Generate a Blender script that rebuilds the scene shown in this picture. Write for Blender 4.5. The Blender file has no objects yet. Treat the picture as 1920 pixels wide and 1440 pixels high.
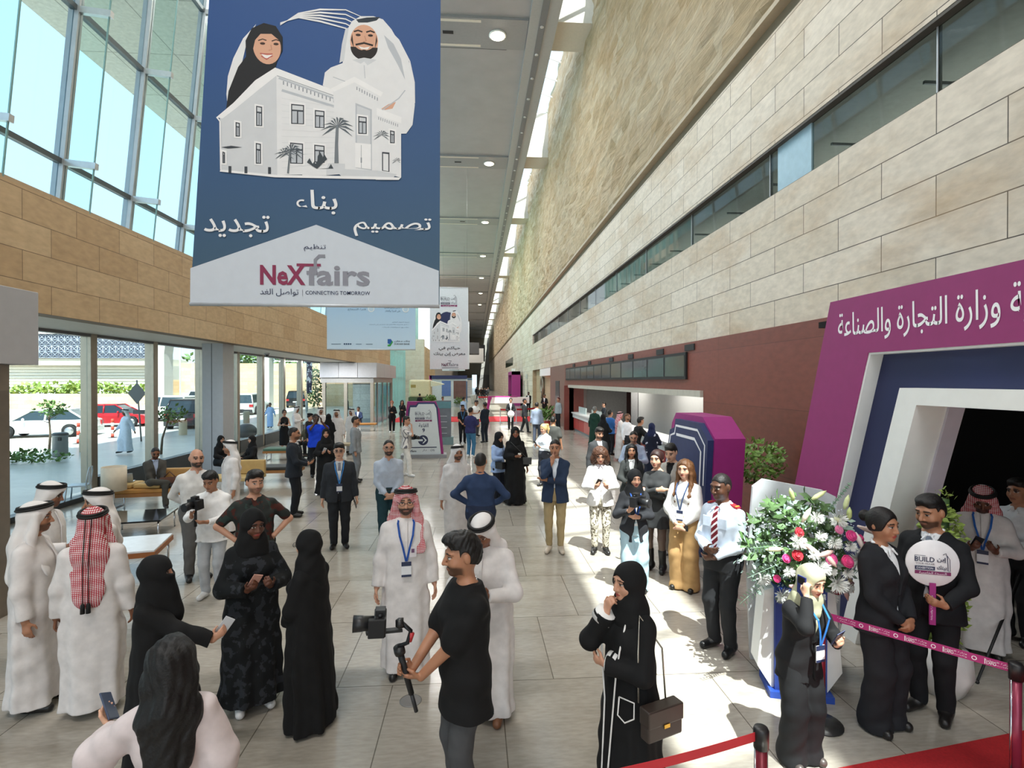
import bpy, math, random
import numpy as np
from mathutils import Vector, Matrix

# ------------------------------------------------------------------ camera, sky, sun, exposure
SC = bpy.context.scene
COL = SC.collection
EYE = 2.9                                   # eye height of the camera on the gallery
YAW, PITCH = math.atan(70 / 1000), math.atan(6 / 1000)
cam_data = bpy.data.cameras.new('camera')
cam_data.sensor_width, cam_data.lens = 36.0, 18.75
cam_data.clip_start, cam_data.clip_end = 0.05, 1500
cam = bpy.data.objects.new('camera', cam_data)
COL.objects.link(cam)
cam.location = (0, 0, EYE)
cam.rotation_euler = (math.pi / 2 - PITCH, 0, -YAW)
SC.camera = cam

SC.view_settings.view_transform = 'Standard'
SC.view_settings.look = 'None'
SC.view_settings.gamma = 1
SC.view_settings.use_curve_mapping = False
SC.view_settings.exposure = 1.22
SC.cycles.max_bounces = 8
SC.cycles.diffuse_bounces = 4
SC.cycles.glossy_bounces = 3
SC.cycles.transmission_bounces = 4
SC.cycles.transparent_max_bounces = 12
SC.cycles.sample_clamp_indirect = 6
SC.cycles.caustics_reflective = False
SC.cycles.caustics_refractive = False
SC.cycles.use_denoising = True

world = bpy.data.worlds.new('sky')
SC.world = world
world.use_nodes = True
wn, wl = world.node_tree.nodes, world.node_tree.links
wn.clear()
w_out = wn.new('ShaderNodeOutputWorld')
w_bg = wn.new('ShaderNodeBackground')
w_tc = wn.new('ShaderNodeTexCoord')
w_sep = wn.new('ShaderNodeSeparateXYZ')
w_ramp = wn.new('ShaderNodeValToRGB')
e = w_ramp.color_ramp.elements
e[0].position, e[0].color = 0.0, (0.80, 0.84, 0.86, 1)
e[1].position, e[1].color = 1.0, (0.50, 0.72, 0.95, 1)
m_ = w_ramp.color_ramp.elements.new(0.35); m_.color = (0.68, 0.86, 1.0, 1)
wl.new(w_tc.outputs['Generated'], w_sep.inputs[0])
wl.new(w_sep.outputs['Z'], w_ramp.inputs[0])
wl.new(w_ramp.outputs[0], w_bg.inputs[0])
w_bg.inputs[1].default_value = 1.05
wl.new(w_bg.outputs[0], w_out.inputs[0])

sun_data = bpy.data.lights.new('sun', 'SUN')
sun_data.energy, sun_data.angle, sun_data.color = 7.0, math.radians(0.53), (1.0, 0.95, 0.87)
sun = bpy.data.objects.new('sun', sun_data)
COL.objects.link(sun)
sun.location = (20, -30, 60)
sun.rotation_euler = Vector((-0.115, 0.5, -1.0)).to_track_quat('-Z', 'Y').to_euler()

# ------------------------------------------------------------------ helpers
def ray(px, py):
    u, v = (px - 960) / 1000, (720 - py) / 1000
    f = Vector((math.sin(YAW) * math.cos(PITCH), math.cos(YAW) * math.cos(PITCH), -math.sin(PITCH)))
    r = Vector((math.cos(YAW), -math.sin(YAW), 0))
    return f + r * u + r.cross(f) * v
def gp(px, py, z=0.0):                      # the point of a level plane seen at a pixel
    d = ray(px, py); t = (z - EYE) / d.z
    return Vector((d.x * t, d.y * t, z))
def at_y(px, py, y):
    d = ray(px, py); t = y / d.y
    return Vector((d.x * t, y, EYE + d.z * t))
def at_x(px, py, x):
    d = ray(px, py); t = x / d.x
    return Vector((x, d.y * t, EYE + d.z * t))

def lin(c):
    if isinstance(c, str):
        c = [int(c[i:i + 2], 16) / 255 for i in (0, 2, 4)]
    return tuple(x / 12.92 if x <= 0.04045 else ((x + 0.055) / 1.055) ** 2.4 for x in c)

MATS = {}
def nt(name):
    m = bpy.data.materials.new(name); m.use_nodes = True
    n, l = m.node_tree.nodes, m.node_tree.links
    b = next(x for x in n if x.type == 'BSDF_PRINCIPLED')
    return m, n, l, b
def mat(c, rough=0.6, metal=0.0, noise=0.06, scale=8.0, name=None, emit=0.0, bump=0.0, spec=0.5):
    """plain procedural material: a base colour with a little mottling"""
    key = (c if isinstance(c, str) else tuple(c), rough, metal, noise, scale, emit, bump, spec)
    if key in MATS: return MATS[key]
    m, n, l, b = nt(name or 'surface')
    L = lin(c)
    b.inputs['Roughness'].default_value = rough
    b.inputs['Metallic'].default_value = metal
    b.inputs['Specular IOR Level'].default_value = spec
    tc = n.new('ShaderNodeTexCoord')
    nz = n.new('ShaderNodeTexNoise'); nz.inputs['Scale'].default_value = scale; nz.inputs['Detail'].default_value = 3
    l.new(tc.outputs['Object'], nz.inputs['Vector'])
    rp = n.new('ShaderNodeValToRGB')
    rp.color_ramp.elements[0].position, rp.color_ramp.elements[1].position = 0.3, 0.7
    rp.color_ramp.elements[0].color = tuple(x * (1 - noise) for x in L) + (1,)
    rp.color_ramp.elements[1].color = tuple(min(1, x * (1 + noise)) for x in L) + (1,)
    l.new(nz.outputs[0], rp.inputs[0]); l.new(rp.outputs[0], b.inputs['Base Color'])
    if emit:
        b.inputs['Emission Color'].default_value = L + (1,); b.inputs['Emission Strength'].default_value = emit
    if bump:
        bp = n.new('ShaderNodeBump'); bp.inputs['Strength'].default_value = bump; bp.inputs['Distance'].default_value = 0.01
        l.new(nz.outputs[0], bp.inputs['Height']); l.new(bp.outputs[0], b.inputs['Normal'])
    MATS[key] = m
    return m

def link(name, me, m=None, parent=None, loc=None):
    o = bpy.data.objects.new(name, me)
    COL.objects.link(o)
    if m is not None:
        for x in (m if isinstance(m, (list, tuple)) else [m]): me.materials.append(x)
    if parent is not None: o.parent = parent
    if loc is not None: o.location = loc
    return o
def tag(o, label=None, cat=None, group=None, kind=None):
    if label: o['label'] = label
    if cat: o['category'] = cat
    if group: o['group'] = group
    if kind: o['kind'] = kind
    return o
def empty(name, loc=(0, 0, 0), rz=0.0, label=None, cat=None, group=None, kind=None):
    o = bpy.data.objects.new(name, None); COL.objects.link(o)
    o.location = loc; o.rotation_euler = (0, 0, rz); o.empty_display_size = 0.2
    return tag(o, label, cat, group, kind)

class MB:
    """collects shapes into one mesh"""
    def __init__(s): s.v, s.f, s.mi, s.sm, s.cur = [], [], [], [], 0
    def add(s, vs, fs, smooth=False):
        k = len(s.v); s.v += [tuple(v) for v in vs]
        for f in fs: s.f.append(tuple(i + k for i in f)); s.mi.append(s.cur); s.sm.append(smooth)
        return s
    def box(s, x0, x1, y0, y1, z0, z1):
        return s.add([(x, y, z) for z in (z0, z1) for x, y in ((x0, y0), (x1, y0), (x1, y1), (x0, y1))],
                     [(3, 2, 1, 0), (4, 5, 6, 7), (0, 1, 5, 4), (1, 2, 6, 5), (2, 3, 7, 6), (3, 0, 4, 7)])
    def obox(s, c, ux, uy, uz, hx, hy, hz):
        c, ux, uy, uz = Vector(c), Vector(ux).normalized(), Vector(uy).normalized(), Vector(uz).normalized()
        vs = [c + ux * (hx * i) + uy * (hy * j) + uz * (hz * k) for k in (-1, 1) for i, j in ((-1, -1), (1, -1), (1, 1), (-1, 1))]
        return s.add(vs, [(3, 2, 1, 0), (4, 5, 6, 7), (0, 1, 5, 4), (1, 2, 6, 5), (2, 3, 7, 6), (3, 0, 4, 7)])
    def prism(s, pts, d):                   # a polygon of 3D points pushed along d
        n = len(pts); d = Vector(d); a = [Vector(p) for p in pts]
        return s.add(a + [p + d for p in a], [tuple(range(n - 1, -1, -1)), tuple(range(n, 2 * n))] + [(i, (i + 1) % n, n + (i + 1) % n, n + i) for i in range(n)])
    def tube(s, path, r, n=8, closed=False, cap=True):
        P = [Vector(p) for p in path]; N = len(P)
        R = r if isinstance(r, (list, tuple)) else [r] * N
        vs, fs = [], []; u = None
        for i in range(N):
            if closed: t = P[(i + 1) % N] - P[i - 1]
            else: t = P[min(i + 1, N - 1)] - P[max(i - 1, 0)]
            t.normalize()
            if u is None: u = t.orthogonal().normalized()
            else:
                u = u - t * u.dot(t)
                u = u.normalized() if u.length > 1e-6 else t.orthogonal().normalized()
            w = t.cross(u)
            vs += [P[i] + (u * math.cos(2 * math.pi * k / n) + w * math.sin(2 * math.pi * k / n)) * R[i] for k in range(n)]
        for i in range(N if closed else N - 1):
            j = (i + 1) % N
            fs += [(i * n + k, i * n + (k + 1) % n, j * n + (k + 1) % n, j * n + k) for k in range(n)]
        if cap and not closed: fs += [tuple(range(n - 1, -1, -1)), tuple((N - 1) * n + k for k in range(n))]
        return s.add(vs, fs, True)
    def lathe(s, c, prof, n=24, ax=(0, 0, 1)):   # prof: (radius, height) pairs
        c = Vector(c); az = Vector(ax).normalized(); au = az.orthogonal().normalized(); av = az.cross(au)
        vs = [c + (au * math.cos(2 * math.pi * k / n) + av * math.sin(2 * math.pi * k / n)) * r + az * h for r, h in prof for k in range(n)]
        fs = [(i * n + k, i * n + (k + 1) % n, (i + 1) * n + (k + 1) % n, (i + 1) * n + k) for i in range(len(prof) - 1) for k in range(n)]
        fs += [tuple(range(n - 1, -1, -1)), tuple((len(prof) - 1) * n + k for k in range(n))]
        return s.add(vs, fs, True)
    def ball(s, c, r, n=10, m=7):
        rx, ry, rz = r if isinstance(r, (list, tuple)) else (r, r, r)
        vs = [(c[0] + rx * math.sin(math.pi * i / m) * math.cos(2 * math.pi * k / n), c[1] + ry * math.sin(math.pi * i / m) * math.sin(2 * math.pi * k / n), c[2] + rz * math.cos(math.pi * i / m)) for i in range(m + 1) for k in range(n)]
        return s.add(vs, [(i * n + k, (i + 1) * n + k, (i + 1) * n + (k + 1) % n, i * n + (k + 1) % n) for i in range(m) for k in range(n)], True)
    def build(s, name, m, parent=None, loc=None, bevel=0.0):
        me = bpy.data.meshes.new(name); me.from_pydata(s.v, [], s.f)
        me.polygons.foreach_set('material_index', s.mi); me.polygons.foreach_set('use_smooth', s.sm)
        me.update()
        o = link(name, me, m, parent, loc)
        if bevel:
            b = o.modifiers.new('bevel', 'BEVEL'); b.width = bevel; b.segments = 2; b.limit_method = 'ANGLE'
        return o
def box(name, m, x0, x1, y0, y1, z0, z1, parent=None, bevel=0.0):
    return MB().box(x0, x1, y0, y1, z0, z1).build(name, m, parent, bevel=bevel)
def struct(o):
    o['kind'] = 'structure'; return o

# Arabic letters join: choose the isolated / final / initial / medial form of each and lay them right to left
_AR = {'ا': 0xFE8D, 'ب': 0xFE8F, 'ة': 0xFE93, 'ت': 0xFE95, 'ج': 0xFE9D, 'ح': 0xFEA1, 'خ': 0xFEA5, 'د': 0xFEA9, 'ر': 0xFEAD, 'ز': 0xFEAF, 'س': 0xFEB1,
       'ش': 0xFEB5, 'ص': 0xFEB9, 'ض': 0xFEBD, 'ع': 0xFEC9, 'غ': 0xFECD, 'ظ': 0xFEC5, 'ف': 0xFED1, 'ق': 0xFED5, 'ك': 0xFED9, 'ل': 0xFEDD, 'م': 0xFEE1, 'ن': 0xFEE5,
       'و': 0xFEED, 'ي': 0xFEF1, 'إ': 0xFE87, 'ء': 0xFE80, 'ه': 0xFEE9, 'أ': 0xFE83, 'ى': 0xFEEF}
_END = set('اةدرزوإأءى')
def arabic(t):
    out = []
    for i, c in enumerate(t):
        if c not in _AR: out.append(c); continue
        pj = i > 0 and t[i - 1] in _AR and t[i - 1] not in _END and c != 'ء'
        nj = c not in _END and i + 1 < len(t) and t[i + 1] in _AR and t[i + 1] != 'ء'
        out.append(chr(_AR[c] + ((3 if pj else 2) if nj else (1 if pj else 0))))
    return ''.join(reversed(out))
def letters(t, w, h, origin, ux, uy, bold=0.0, fit=True):
    """flat lettering as (verts, faces): box of width w (height h when fit) with its lower left at origin, along ux / uy"""
    c = bpy.data.curves.new('lettering', 'FONT'); c.body = t; c.offset = bold; c.resolution_u = 2
    o = bpy.data.objects.new('lettering', c); COL.objects.link(o)
    dg = bpy.context.evaluated_depsgraph_get(); dg.update()
    me = bpy.data.meshes.new_from_object(o.evaluated_get(dg))
    vs = np.array([v.co[:2] for v in me.vertices] or [(0, 0)]); fs = [tuple(p.vertices) for p in me.polygons]
    bpy.data.objects.remove(o); bpy.data.curves.remove(c); bpy.data.meshes.remove(me)
    lo, hi = vs.min(0), vs.max(0)
    sx = w / max(hi[0] - lo[0], 1e-6); sy = h / max(hi[1] - lo[1], 1e-6) if fit else sx
    ux, uy, origin = Vector(ux), Vector(uy), Vector(origin)
    return [origin + ux * ((x - lo[0]) * sx) + uy * ((y - lo[1]) * sy) for x, y in vs], fs
class Print:
    """flat artwork laid on a plane: polygons and lettering in plane coordinates, one mesh with several inks"""
    def __init__(s, o, ux, uy): s.o, s.ux, s.uy = Vector(o), Vector(ux).normalized(), Vector(uy).normalized(); s.n = s.ux.cross(s.uy); s.mb = MB(); s.inks = []; s.z = 0.002
    def ink(s, c):
        m = c if not isinstance(c, (str, tuple)) else mat(c, 0.7, noise=0.02)
        if m not in s.inks: s.inks.append(m)
        s.mb.cur = s.inks.index(m)
    def P(s, x, y): return s.o + s.ux * x + s.uy * y + s.n * s.z
    def poly(s, c, pts, dz=0.00003):
        s.z += dz; s.ink(c); s.mb.add([s.P(*p) for p in pts], [tuple(range(len(pts)))]); return s
    def rect(s, c, x0, y0, x1, y1): return s.poly(c, [(x0, y0), (x1, y0), (x1, y1), (x0, y1)])
    def disc(s, c, x, y, rx, ry=None, n=24, a0=0, a1=360, rot=0):
        ry = ry or rx; q = math.radians(rot); pts = []
        for k in range(n + (a1 - a0 < 360)):
            t = math.radians(a0 + (a1 - a0) * k / n); a, b = rx * math.cos(t), ry * math.sin(t)
            pts.append((x + a * math.cos(q) - b * math.sin(q), y + a * math.sin(q) + b * math.cos(q)))
        return s.poly(c, pts)
    def band(s, c, pts, w):                 # a stroked line
        s.z += 0.00003; s.ink(c)
        W = w if isinstance(w, (list, tuple)) else [w] * len(pts)
        L = []
        for i, p in enumerate(pts):
            a, b = pts[max(i - 1, 0)], pts[min(i + 1, len(pts) - 1)]
            d = Vector((b[0] - a[0], b[1] - a[1])); d = d.normalized() if d.length else Vector((1, 0))
            L += [(p[0] - d.y * W[i] / 2, p[1] + d.x * W[i] / 2), (p[0] + d.y * W[i] / 2, p[1] - d.x * W[i] / 2)]
        s.mb.add([s.P(*p) for p in L], [(2 * i, 2 * i + 1, 2 * i + 3, 2 * i + 2) for i in range(len(pts) - 1)]); return s
    def text(s, c, t, x, y, w, h=None, bold=0.0):
        s.z += 0.00003; s.ink(c)
        vs, fs = letters(t, w, h or 1, s.P(x, y), s.ux, s.uy, bold, h is not None)
        s.mb.add(vs, fs); return s
    def build(s, name, parent=None): return s.mb.build(name, s.inks, parent)
# ------------------------------------------------------------------ people: smooth blended volumes turned into one surface each
class Vol:
    def __init__(s): s.p = []
    def rc(s, a, b, ra, rb=None, k=0.02, sub=False, fl=None):
        a, b = np.array(a, float), np.array(b, float); rb = ra if rb is None else rb
        m = max(ra, rb) * (1.0 if fl is None or fl[1] >= 1 else 1 / fl[1])
        s.p.append(('rc', (a, b, ra, rb, fl), k, sub, np.minimum(a, b) - m, np.maximum(a, b) + m)); return s
    def chain(s, pts, rs, k=0.02, fl=None):
        for i in range(len(pts) - 1): s.rc(pts[i], pts[i + 1], rs[i], rs[i + 1], k, fl=fl)
        return s
    def ell(s, c, r, R=None, k=0.02, sub=False):
        c, r = np.array(c, float), np.array(r, float); m = r.max() if R is not None else r
        s.p.append(('ell', (c, r, R), k, sub, c - m, c + m)); return s
    def loft(s, lev, k=0.02, e=2.0, fold=None, sub=False, tilt=None):
        """lev: (z, half width, half depth, cx, cy) from low to high; fold: (count, [(z, amount)...], phase, twist)"""
        L = np.array([tuple(l) + (0,) * (5 - len(l)) for l in lev], float)
        m = 1 + (max(q[1] for q in fold[1]) if fold else 0)
        lo = np.array([(L[:, 3] - L[:, 1] * m).min(), (L[:, 4] - L[:, 2] * m).min(), L[0, 0]]); hi = np.array([(L[:, 3] + L[:, 1] * m).max(), (L[:, 4] + L[:, 2] * m).max(), L[-1, 0]])
        s.p.append(('loft', (L, e, fold), k, sub, lo, hi)); return s
    def cut(s, f, k=0.006): s.p.append(('cut', f, k, True, None, None)); return s     # f(X,Y,Z) < 0 is removed
    def push(s, f): s.p.append(('push', f, 0, False, None, None)); return s
    def mesh(s, h, wr=0.0, seed=0, wf=1.0):
        ad = [q for q in s.p if q[4] is not None and not q[3]]
        lo = np.min([q[4] for q in ad], 0) - 2.5 * h - wr; hi = np.max([q[5] for q in ad], 0) + 2.5 * h + wr
        n = np.ceil((hi - lo) / h).astype(int) + 1
        ax = [(lo[i] + h * np.arange(n[i])).astype(np.float32) for i in range(3)]
        D = np.full(n, 0.5, np.float32)
        for kind, A, k, sub, a, b in s.p:
            if a is None: sl = [slice(0, n[i]) for i in range(3)]
            else:
                pad = k + 3 * h
                sl = [slice(max(0, int((a[i] - pad - lo[i]) / h)), min(n[i], int((b[i] + pad - lo[i]) / h) + 2)) for i in range(3)]
                if any(q.stop <= q.start for q in sl): continue
            X, Y, Z = ax[0][sl[0]][:, None, None], ax[1][sl[1]][None, :, None], ax[2][sl[2]][None, None, :]
            if kind == 'rc':
                p, q, ra, rb, fl = A; v = q - p; l2 = max(float(v @ v), 1e-9)
                x, y, z = X - p[0], Y - p[1], Z - p[2]
                t = np.clip((x * v[0] + y * v[1] + z * v[2]) / l2, 0, 1)
                x, y, z = x - t * v[0], y - t * v[1], z - t * v[2]
                if fl is not None:
                    w = np.array(fl[0], float); w = w / np.linalg.norm(w)
                    g = (x * w[0] + y * w[1] + z * w[2]) * (fl[1] - 1)
                    x, y, z = x + g * w[0], y + g * w[1], z + g * w[2]
                d = np.sqrt(x * x + y * y + z * z) - (ra + (rb - ra) * t)
                if fl is not None and fl[1] > 1: d = d / fl[1] ** 0.5
            elif kind == 'ell':
                c, r, R = A; x, y, z = X - c[0], Y - c[1], Z - c[2]
                if R is not None: x, y, z = [R[0][i] * x + R[1][i] * y + R[2][i] * z for i in range(3)]
                x, y, z = x / r[0], y / r[1], z / r[2]
                k0 = np.sqrt(x * x + y * y + z * z); k1 = np.sqrt((x / r[0]) ** 2 + (y / r[1]) ** 2 + (z / r[2]) ** 2) + 1e-6
                d = k0 * (k0 - 1) / k1
            elif kind == 'loft':
                L, e, fold = A; zz = Z.ravel(); zs = L[:, 0]
                zf = np.linspace(zs[0], zs[-1], 60); ker = np.array([1, 2, 3, 2, 1]) / 9.0
                def ip(j):
                    q = np.interp(zf, zs, L[:, j]); q = np.convolve(np.pad(q, 2, mode='reflect', reflect_type='odd'), ker, 'valid')
                    return np.interp(zz, zf, q)[None, None, :].astype(np.float32)
                wa, wb, cx, cy = ip(1), ip(2), ip(3), ip(4)
                x, y = (X - cx) / wa, (Y - cy) / wb
                r = np.sqrt(x * x + y * y) if e == 2.0 else (np.abs(x) ** e + np.abs(y) ** e) ** (1 / e)
                if fold:
                    am = np.interp(zz, [q[0] for q in fold[1]], [q[1] for q in fold[1]])[None, None, :]
                    th = np.arctan2(y, x)
                    r = r / (1 + am * (0.65 * np.cos(fold[0] * th + fold[2] + fold[3] * Z) + 0.35 * np.cos((2 * fold[0] - 3) * th - 1.7 * fold[2])))
                d = (r - 1) * np.minimum(wa, wb)
                d = np.maximum(d, np.maximum(zs[0] - Z, Z - zs[-1]))
            elif kind == 'cut': d = A(X, Y, Z)
            else:
                D += A(X, Y, Z).astype(np.float32); continue
            T = D[sl[0], sl[1], sl[2]]
            if sub:
                d = -d; hh = np.maximum(k - np.abs(T - d), 0) / max(k, 1e-6); T[...] = np.maximum(T, d) + hh * hh * k * 0.25
            else:
                hh = np.maximum(k - np.abs(T - d), 0) / max(k, 1e-6); T[...] = np.minimum(T, d) - hh * hh * k * 0.25
        if wr:
            X, Y, Z = ax[0][:, None, None], ax[1][None, :, None], ax[2][None, None, :]; q = seed * 1.7
            D += (wr * (np.sin(23 * wf * X + 9 * wf * Z + q + 2 * np.sin(11 * wf * Z + q)) * np.sin(19 * wf * Y - 13 * wf * Z + 2 * q) + 0.7 * np.sin(37 * wf * Z + 17 * wf * X + 3 * np.sin(9 * wf * X + q) - 14 * wf * Y + q))).astype(np.float32)
        return nets(D, lo, h)
def nets(D, lo, h):
    S = D < 0
    c = np.zeros(tuple(np.array(D.shape) - 1), np.int8)
    cor = [(i, j, k) for i in (0, 1) for j in (0, 1) for k in (0, 1)]
    for i, j, k in cor: c += S[i:i + c.shape[0], j:j + c.shape[1], k:k + c.shape[2]]
    idx = np.argwhere((c > 0) & (c < 8))
    if len(idx) == 0: return np.zeros((0, 3)), np.zeros((0, 4), int)
    vid = np.full(c.shape, -1, np.int32); vid[idx[:, 0], idx[:, 1], idx[:, 2]] = np.arange(len(idx))
    val = {q: D[idx[:, 0] + q[0], idx[:, 1] + q[1], idx[:, 2] + q[2]] for q in cor}
    acc = np.zeros((len(idx), 3)); cnt = np.zeros(len(idx))
    for q in cor:
        for a in range(3):
            if q[a] == 0:
                r = list(q); r[a] = 1; d0, d1 = val[q], val[tuple(r)]
                mk = (d0 < 0) != (d1 < 0); t = np.where(mk, d0 / np.where(mk, d0 - d1, 1), 0)
                p = np.tile(np.array(q, float), (len(idx), 1)); p[:, a] = t
                acc += p * mk[:, None]; cnt += mk
    V = lo + (idx + acc / cnt[:, None]) * h
    F = []
    for a in range(3):
        b, d = (a + 1) % 3, (a + 2) % 3
        s0 = [slice(None)] * 3; s1 = [slice(None)] * 3; s0[a] = slice(0, -1); s1[a] = slice(1, None)
        A, B = S[tuple(s0)], S[tuple(s1)]
        e = np.argwhere(A != B); fl = A[e[:, 0], e[:, 1], e[:, 2]]
        ok = (e[:, b] > 0) & (e[:, d] > 0) & (e[:, b] < c.shape[b]) & (e[:, d] < c.shape[d]); e, fl = e[ok], fl[ok]
        def g(db, dd):
            w = e.copy(); w[:, b] -= db; w[:, d] -= dd; return vid[w[:, 0], w[:, 1], w[:, 2]]
        Q = np.stack([g(1, 1), g(0, 1), g(0, 0), g(1, 0)], 1); Q[~fl] = Q[~fl][:, ::-1]
        F.append(Q[(Q >= 0).all(1)])
    return V, np.concatenate(F)
def np_mesh(name, V, F, col=None):
    me = bpy.data.meshes.new(name)
    me.vertices.add(len(V)); me.vertices.foreach_set('co', np.asarray(V, np.float32).ravel())
    me.loops.add(len(F) * 4); me.loops.foreach_set('vertex_index', np.asarray(F, np.int32).ravel())
    me.polygons.add(len(F)); me.polygons.foreach_set('loop_start', np.arange(0, len(F) * 4, 4, dtype=np.int32)); me.polygons.foreach_set('loop_total', np.full(len(F), 4, np.int32))
    me.polygons.foreach_set('use_smooth', np.ones(len(F), bool))
    if col is not None:
        at = me.attributes.new('tone', 'FLOAT_COLOR', 'POINT'); at.data.foreach_set('color', np.c_[col, np.ones(len(col))].astype(np.float32).ravel())
    me.update(); me.validate()
    return me

def _skin():
    m, n, l, b = nt('skin')
    a = n.new('ShaderNodeAttribute'); a.attribute_name = 'tone'
    nz = n.new('ShaderNodeTexNoise'); nz.inputs['Scale'].default_value = 60
    mx = n.new('ShaderNodeMix'); mx.data_type = 'RGBA'; mx.blend_type = 'MULTIPLY'; mx.inputs[0].default_value = 0.15
    l.new(a.outputs['Color'], mx.inputs[6]); l.new(nz.outputs['Color'], mx.inputs[7]); l.new(mx.outputs[2], b.inputs['Base Color'])
    b.inputs['Roughness'].default_value = 0.5; b.inputs['Subsurface Weight'].default_value = 0.0
    return m
SKIN = _skin()
TONES = {'fair': 'd9a88c', 'light': 'c8957a', 'tan': 'b07c5e', 'brown': '8a5a41', 'dark': '6a4231', 'deep': '563524'}
def cloth(c, rough=0.85, noise=0.08, scale=14, bump=0.15):
    return mat(c, rough, 0, noise, scale, 'cloth', 0, bump, 0.3)
def pattern(kind, c1, c2, sc=1.0, c3=None):
    key = ('pat', kind, c1, c2, sc, c3)
    if key in MATS: return MATS[key]
    m, n, l, b = nt('printed_cloth'); b.inputs['Roughness'].default_value = 0.85; b.inputs['Specular IOR Level'].default_value = 0.3
    tc = n.new('ShaderNodeTexCoord'); mp = n.new('ShaderNodeMapping'); l.new(tc.outputs['Object'], mp.inputs[0]); mp.inputs['Scale'].default_value = (sc,) * 3
    def math_(op, a, b_=0.0):
        q = n.new('ShaderNodeMath'); q.operation = op
        for i, x in enumerate((a, b_)):
            if isinstance(x, (int, float)): q.inputs[i].default_value = x
            else: l.new(x, q.inputs[i])
        return q.outputs[0]
    if kind == 'check':                     # woven net of small lozenges
        sp = n.new('ShaderNodeSeparateXYZ'); l.new(mp.outputs[0], sp.inputs[0])
        s1 = math_('SINE', math_('MULTIPLY', math_('ADD', sp.outputs[2], sp.outputs[0]), 210)); s2 = math_('SINE', math_('MULTIPLY', math_('SUBTRACT', sp.outputs[2], sp.outputs[0]), 210))
        s3 = math_('SINE', math_('MULTIPLY', math_('ADD', sp.outputs[1], sp.outputs[2]), 60))
        f = math_('GREATER_THAN', math_('ADD', math_('MULTIPLY', s1, s2), math_('MULTIPLY', s3, 0.12)), 0.13)
    elif kind == 'stripe':
        sp = n.new('ShaderNodeSeparateXYZ'); l.new(mp.outputs[0], sp.inputs[0])
        f = math_('GREATER_THAN', math_('SINE', math_('MULTIPLY', math_('ADD', sp.outputs[0], math_('MULTIPLY', sp.outputs[1], 0.4)), 170)), 0.3)
    elif kind == 'diagonal':
        sp = n.new('ShaderNodeSeparateXYZ'); l.new(mp.outputs[0], sp.inputs[0])
        f = math_('GREATER_THAN', math_('SINE', math_('MULTIPLY', math_('ADD', sp.outputs[0], sp.outputs[2]), 160)), 0.45)
    elif kind == 'spots':
        v = n.new('ShaderNodeTexVoronoi'); v.inputs['Scale'].default_value = 9; l.new(mp.outputs[0], v.inputs['Vector']); f = math_('LESS_THAN', v.outputs['Distance'], 0.27)
    else:                                   # blotches
        v = n.new('ShaderNodeTexNoise'); v.inputs['Scale'].default_value = 14; v.inputs['Detail'].default_value = 4; l.new(mp.outputs[0], v.inputs['Vector']); f = math_('GREATER_THAN', v.outputs[0], 0.55)
    mx = n.new('ShaderNodeMix'); mx.data_type = 'RGBA'; l.new(f, mx.inputs[0]); mx.inputs[6].default_value = lin(c1) + (1,); mx.inputs[7].default_value = lin(c2) + (1,)
    o = mx.outputs[2]
    if c3:
        v = n.new('ShaderNodeTexNoise'); v.inputs['Scale'].default_value = 9; l.new(tc.outputs['Object'], v.inputs['Vector'])
        m2 = n.new('ShaderNodeMix'); m2.data_type = 'RGBA'; l.new(math_('GREATER_THAN', v.outputs[0], 0.6), m2.inputs[0]); l.new(o, m2.inputs[6]); m2.inputs[7].default_value = lin(c3) + (1,); o = m2.outputs[2]
    l.new(o, b.inputs['Base Color']); MATS[key] = m
    return m
RED_CHECK = ('check', 'b3303c', 'e8dcdc', 1.0)

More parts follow.
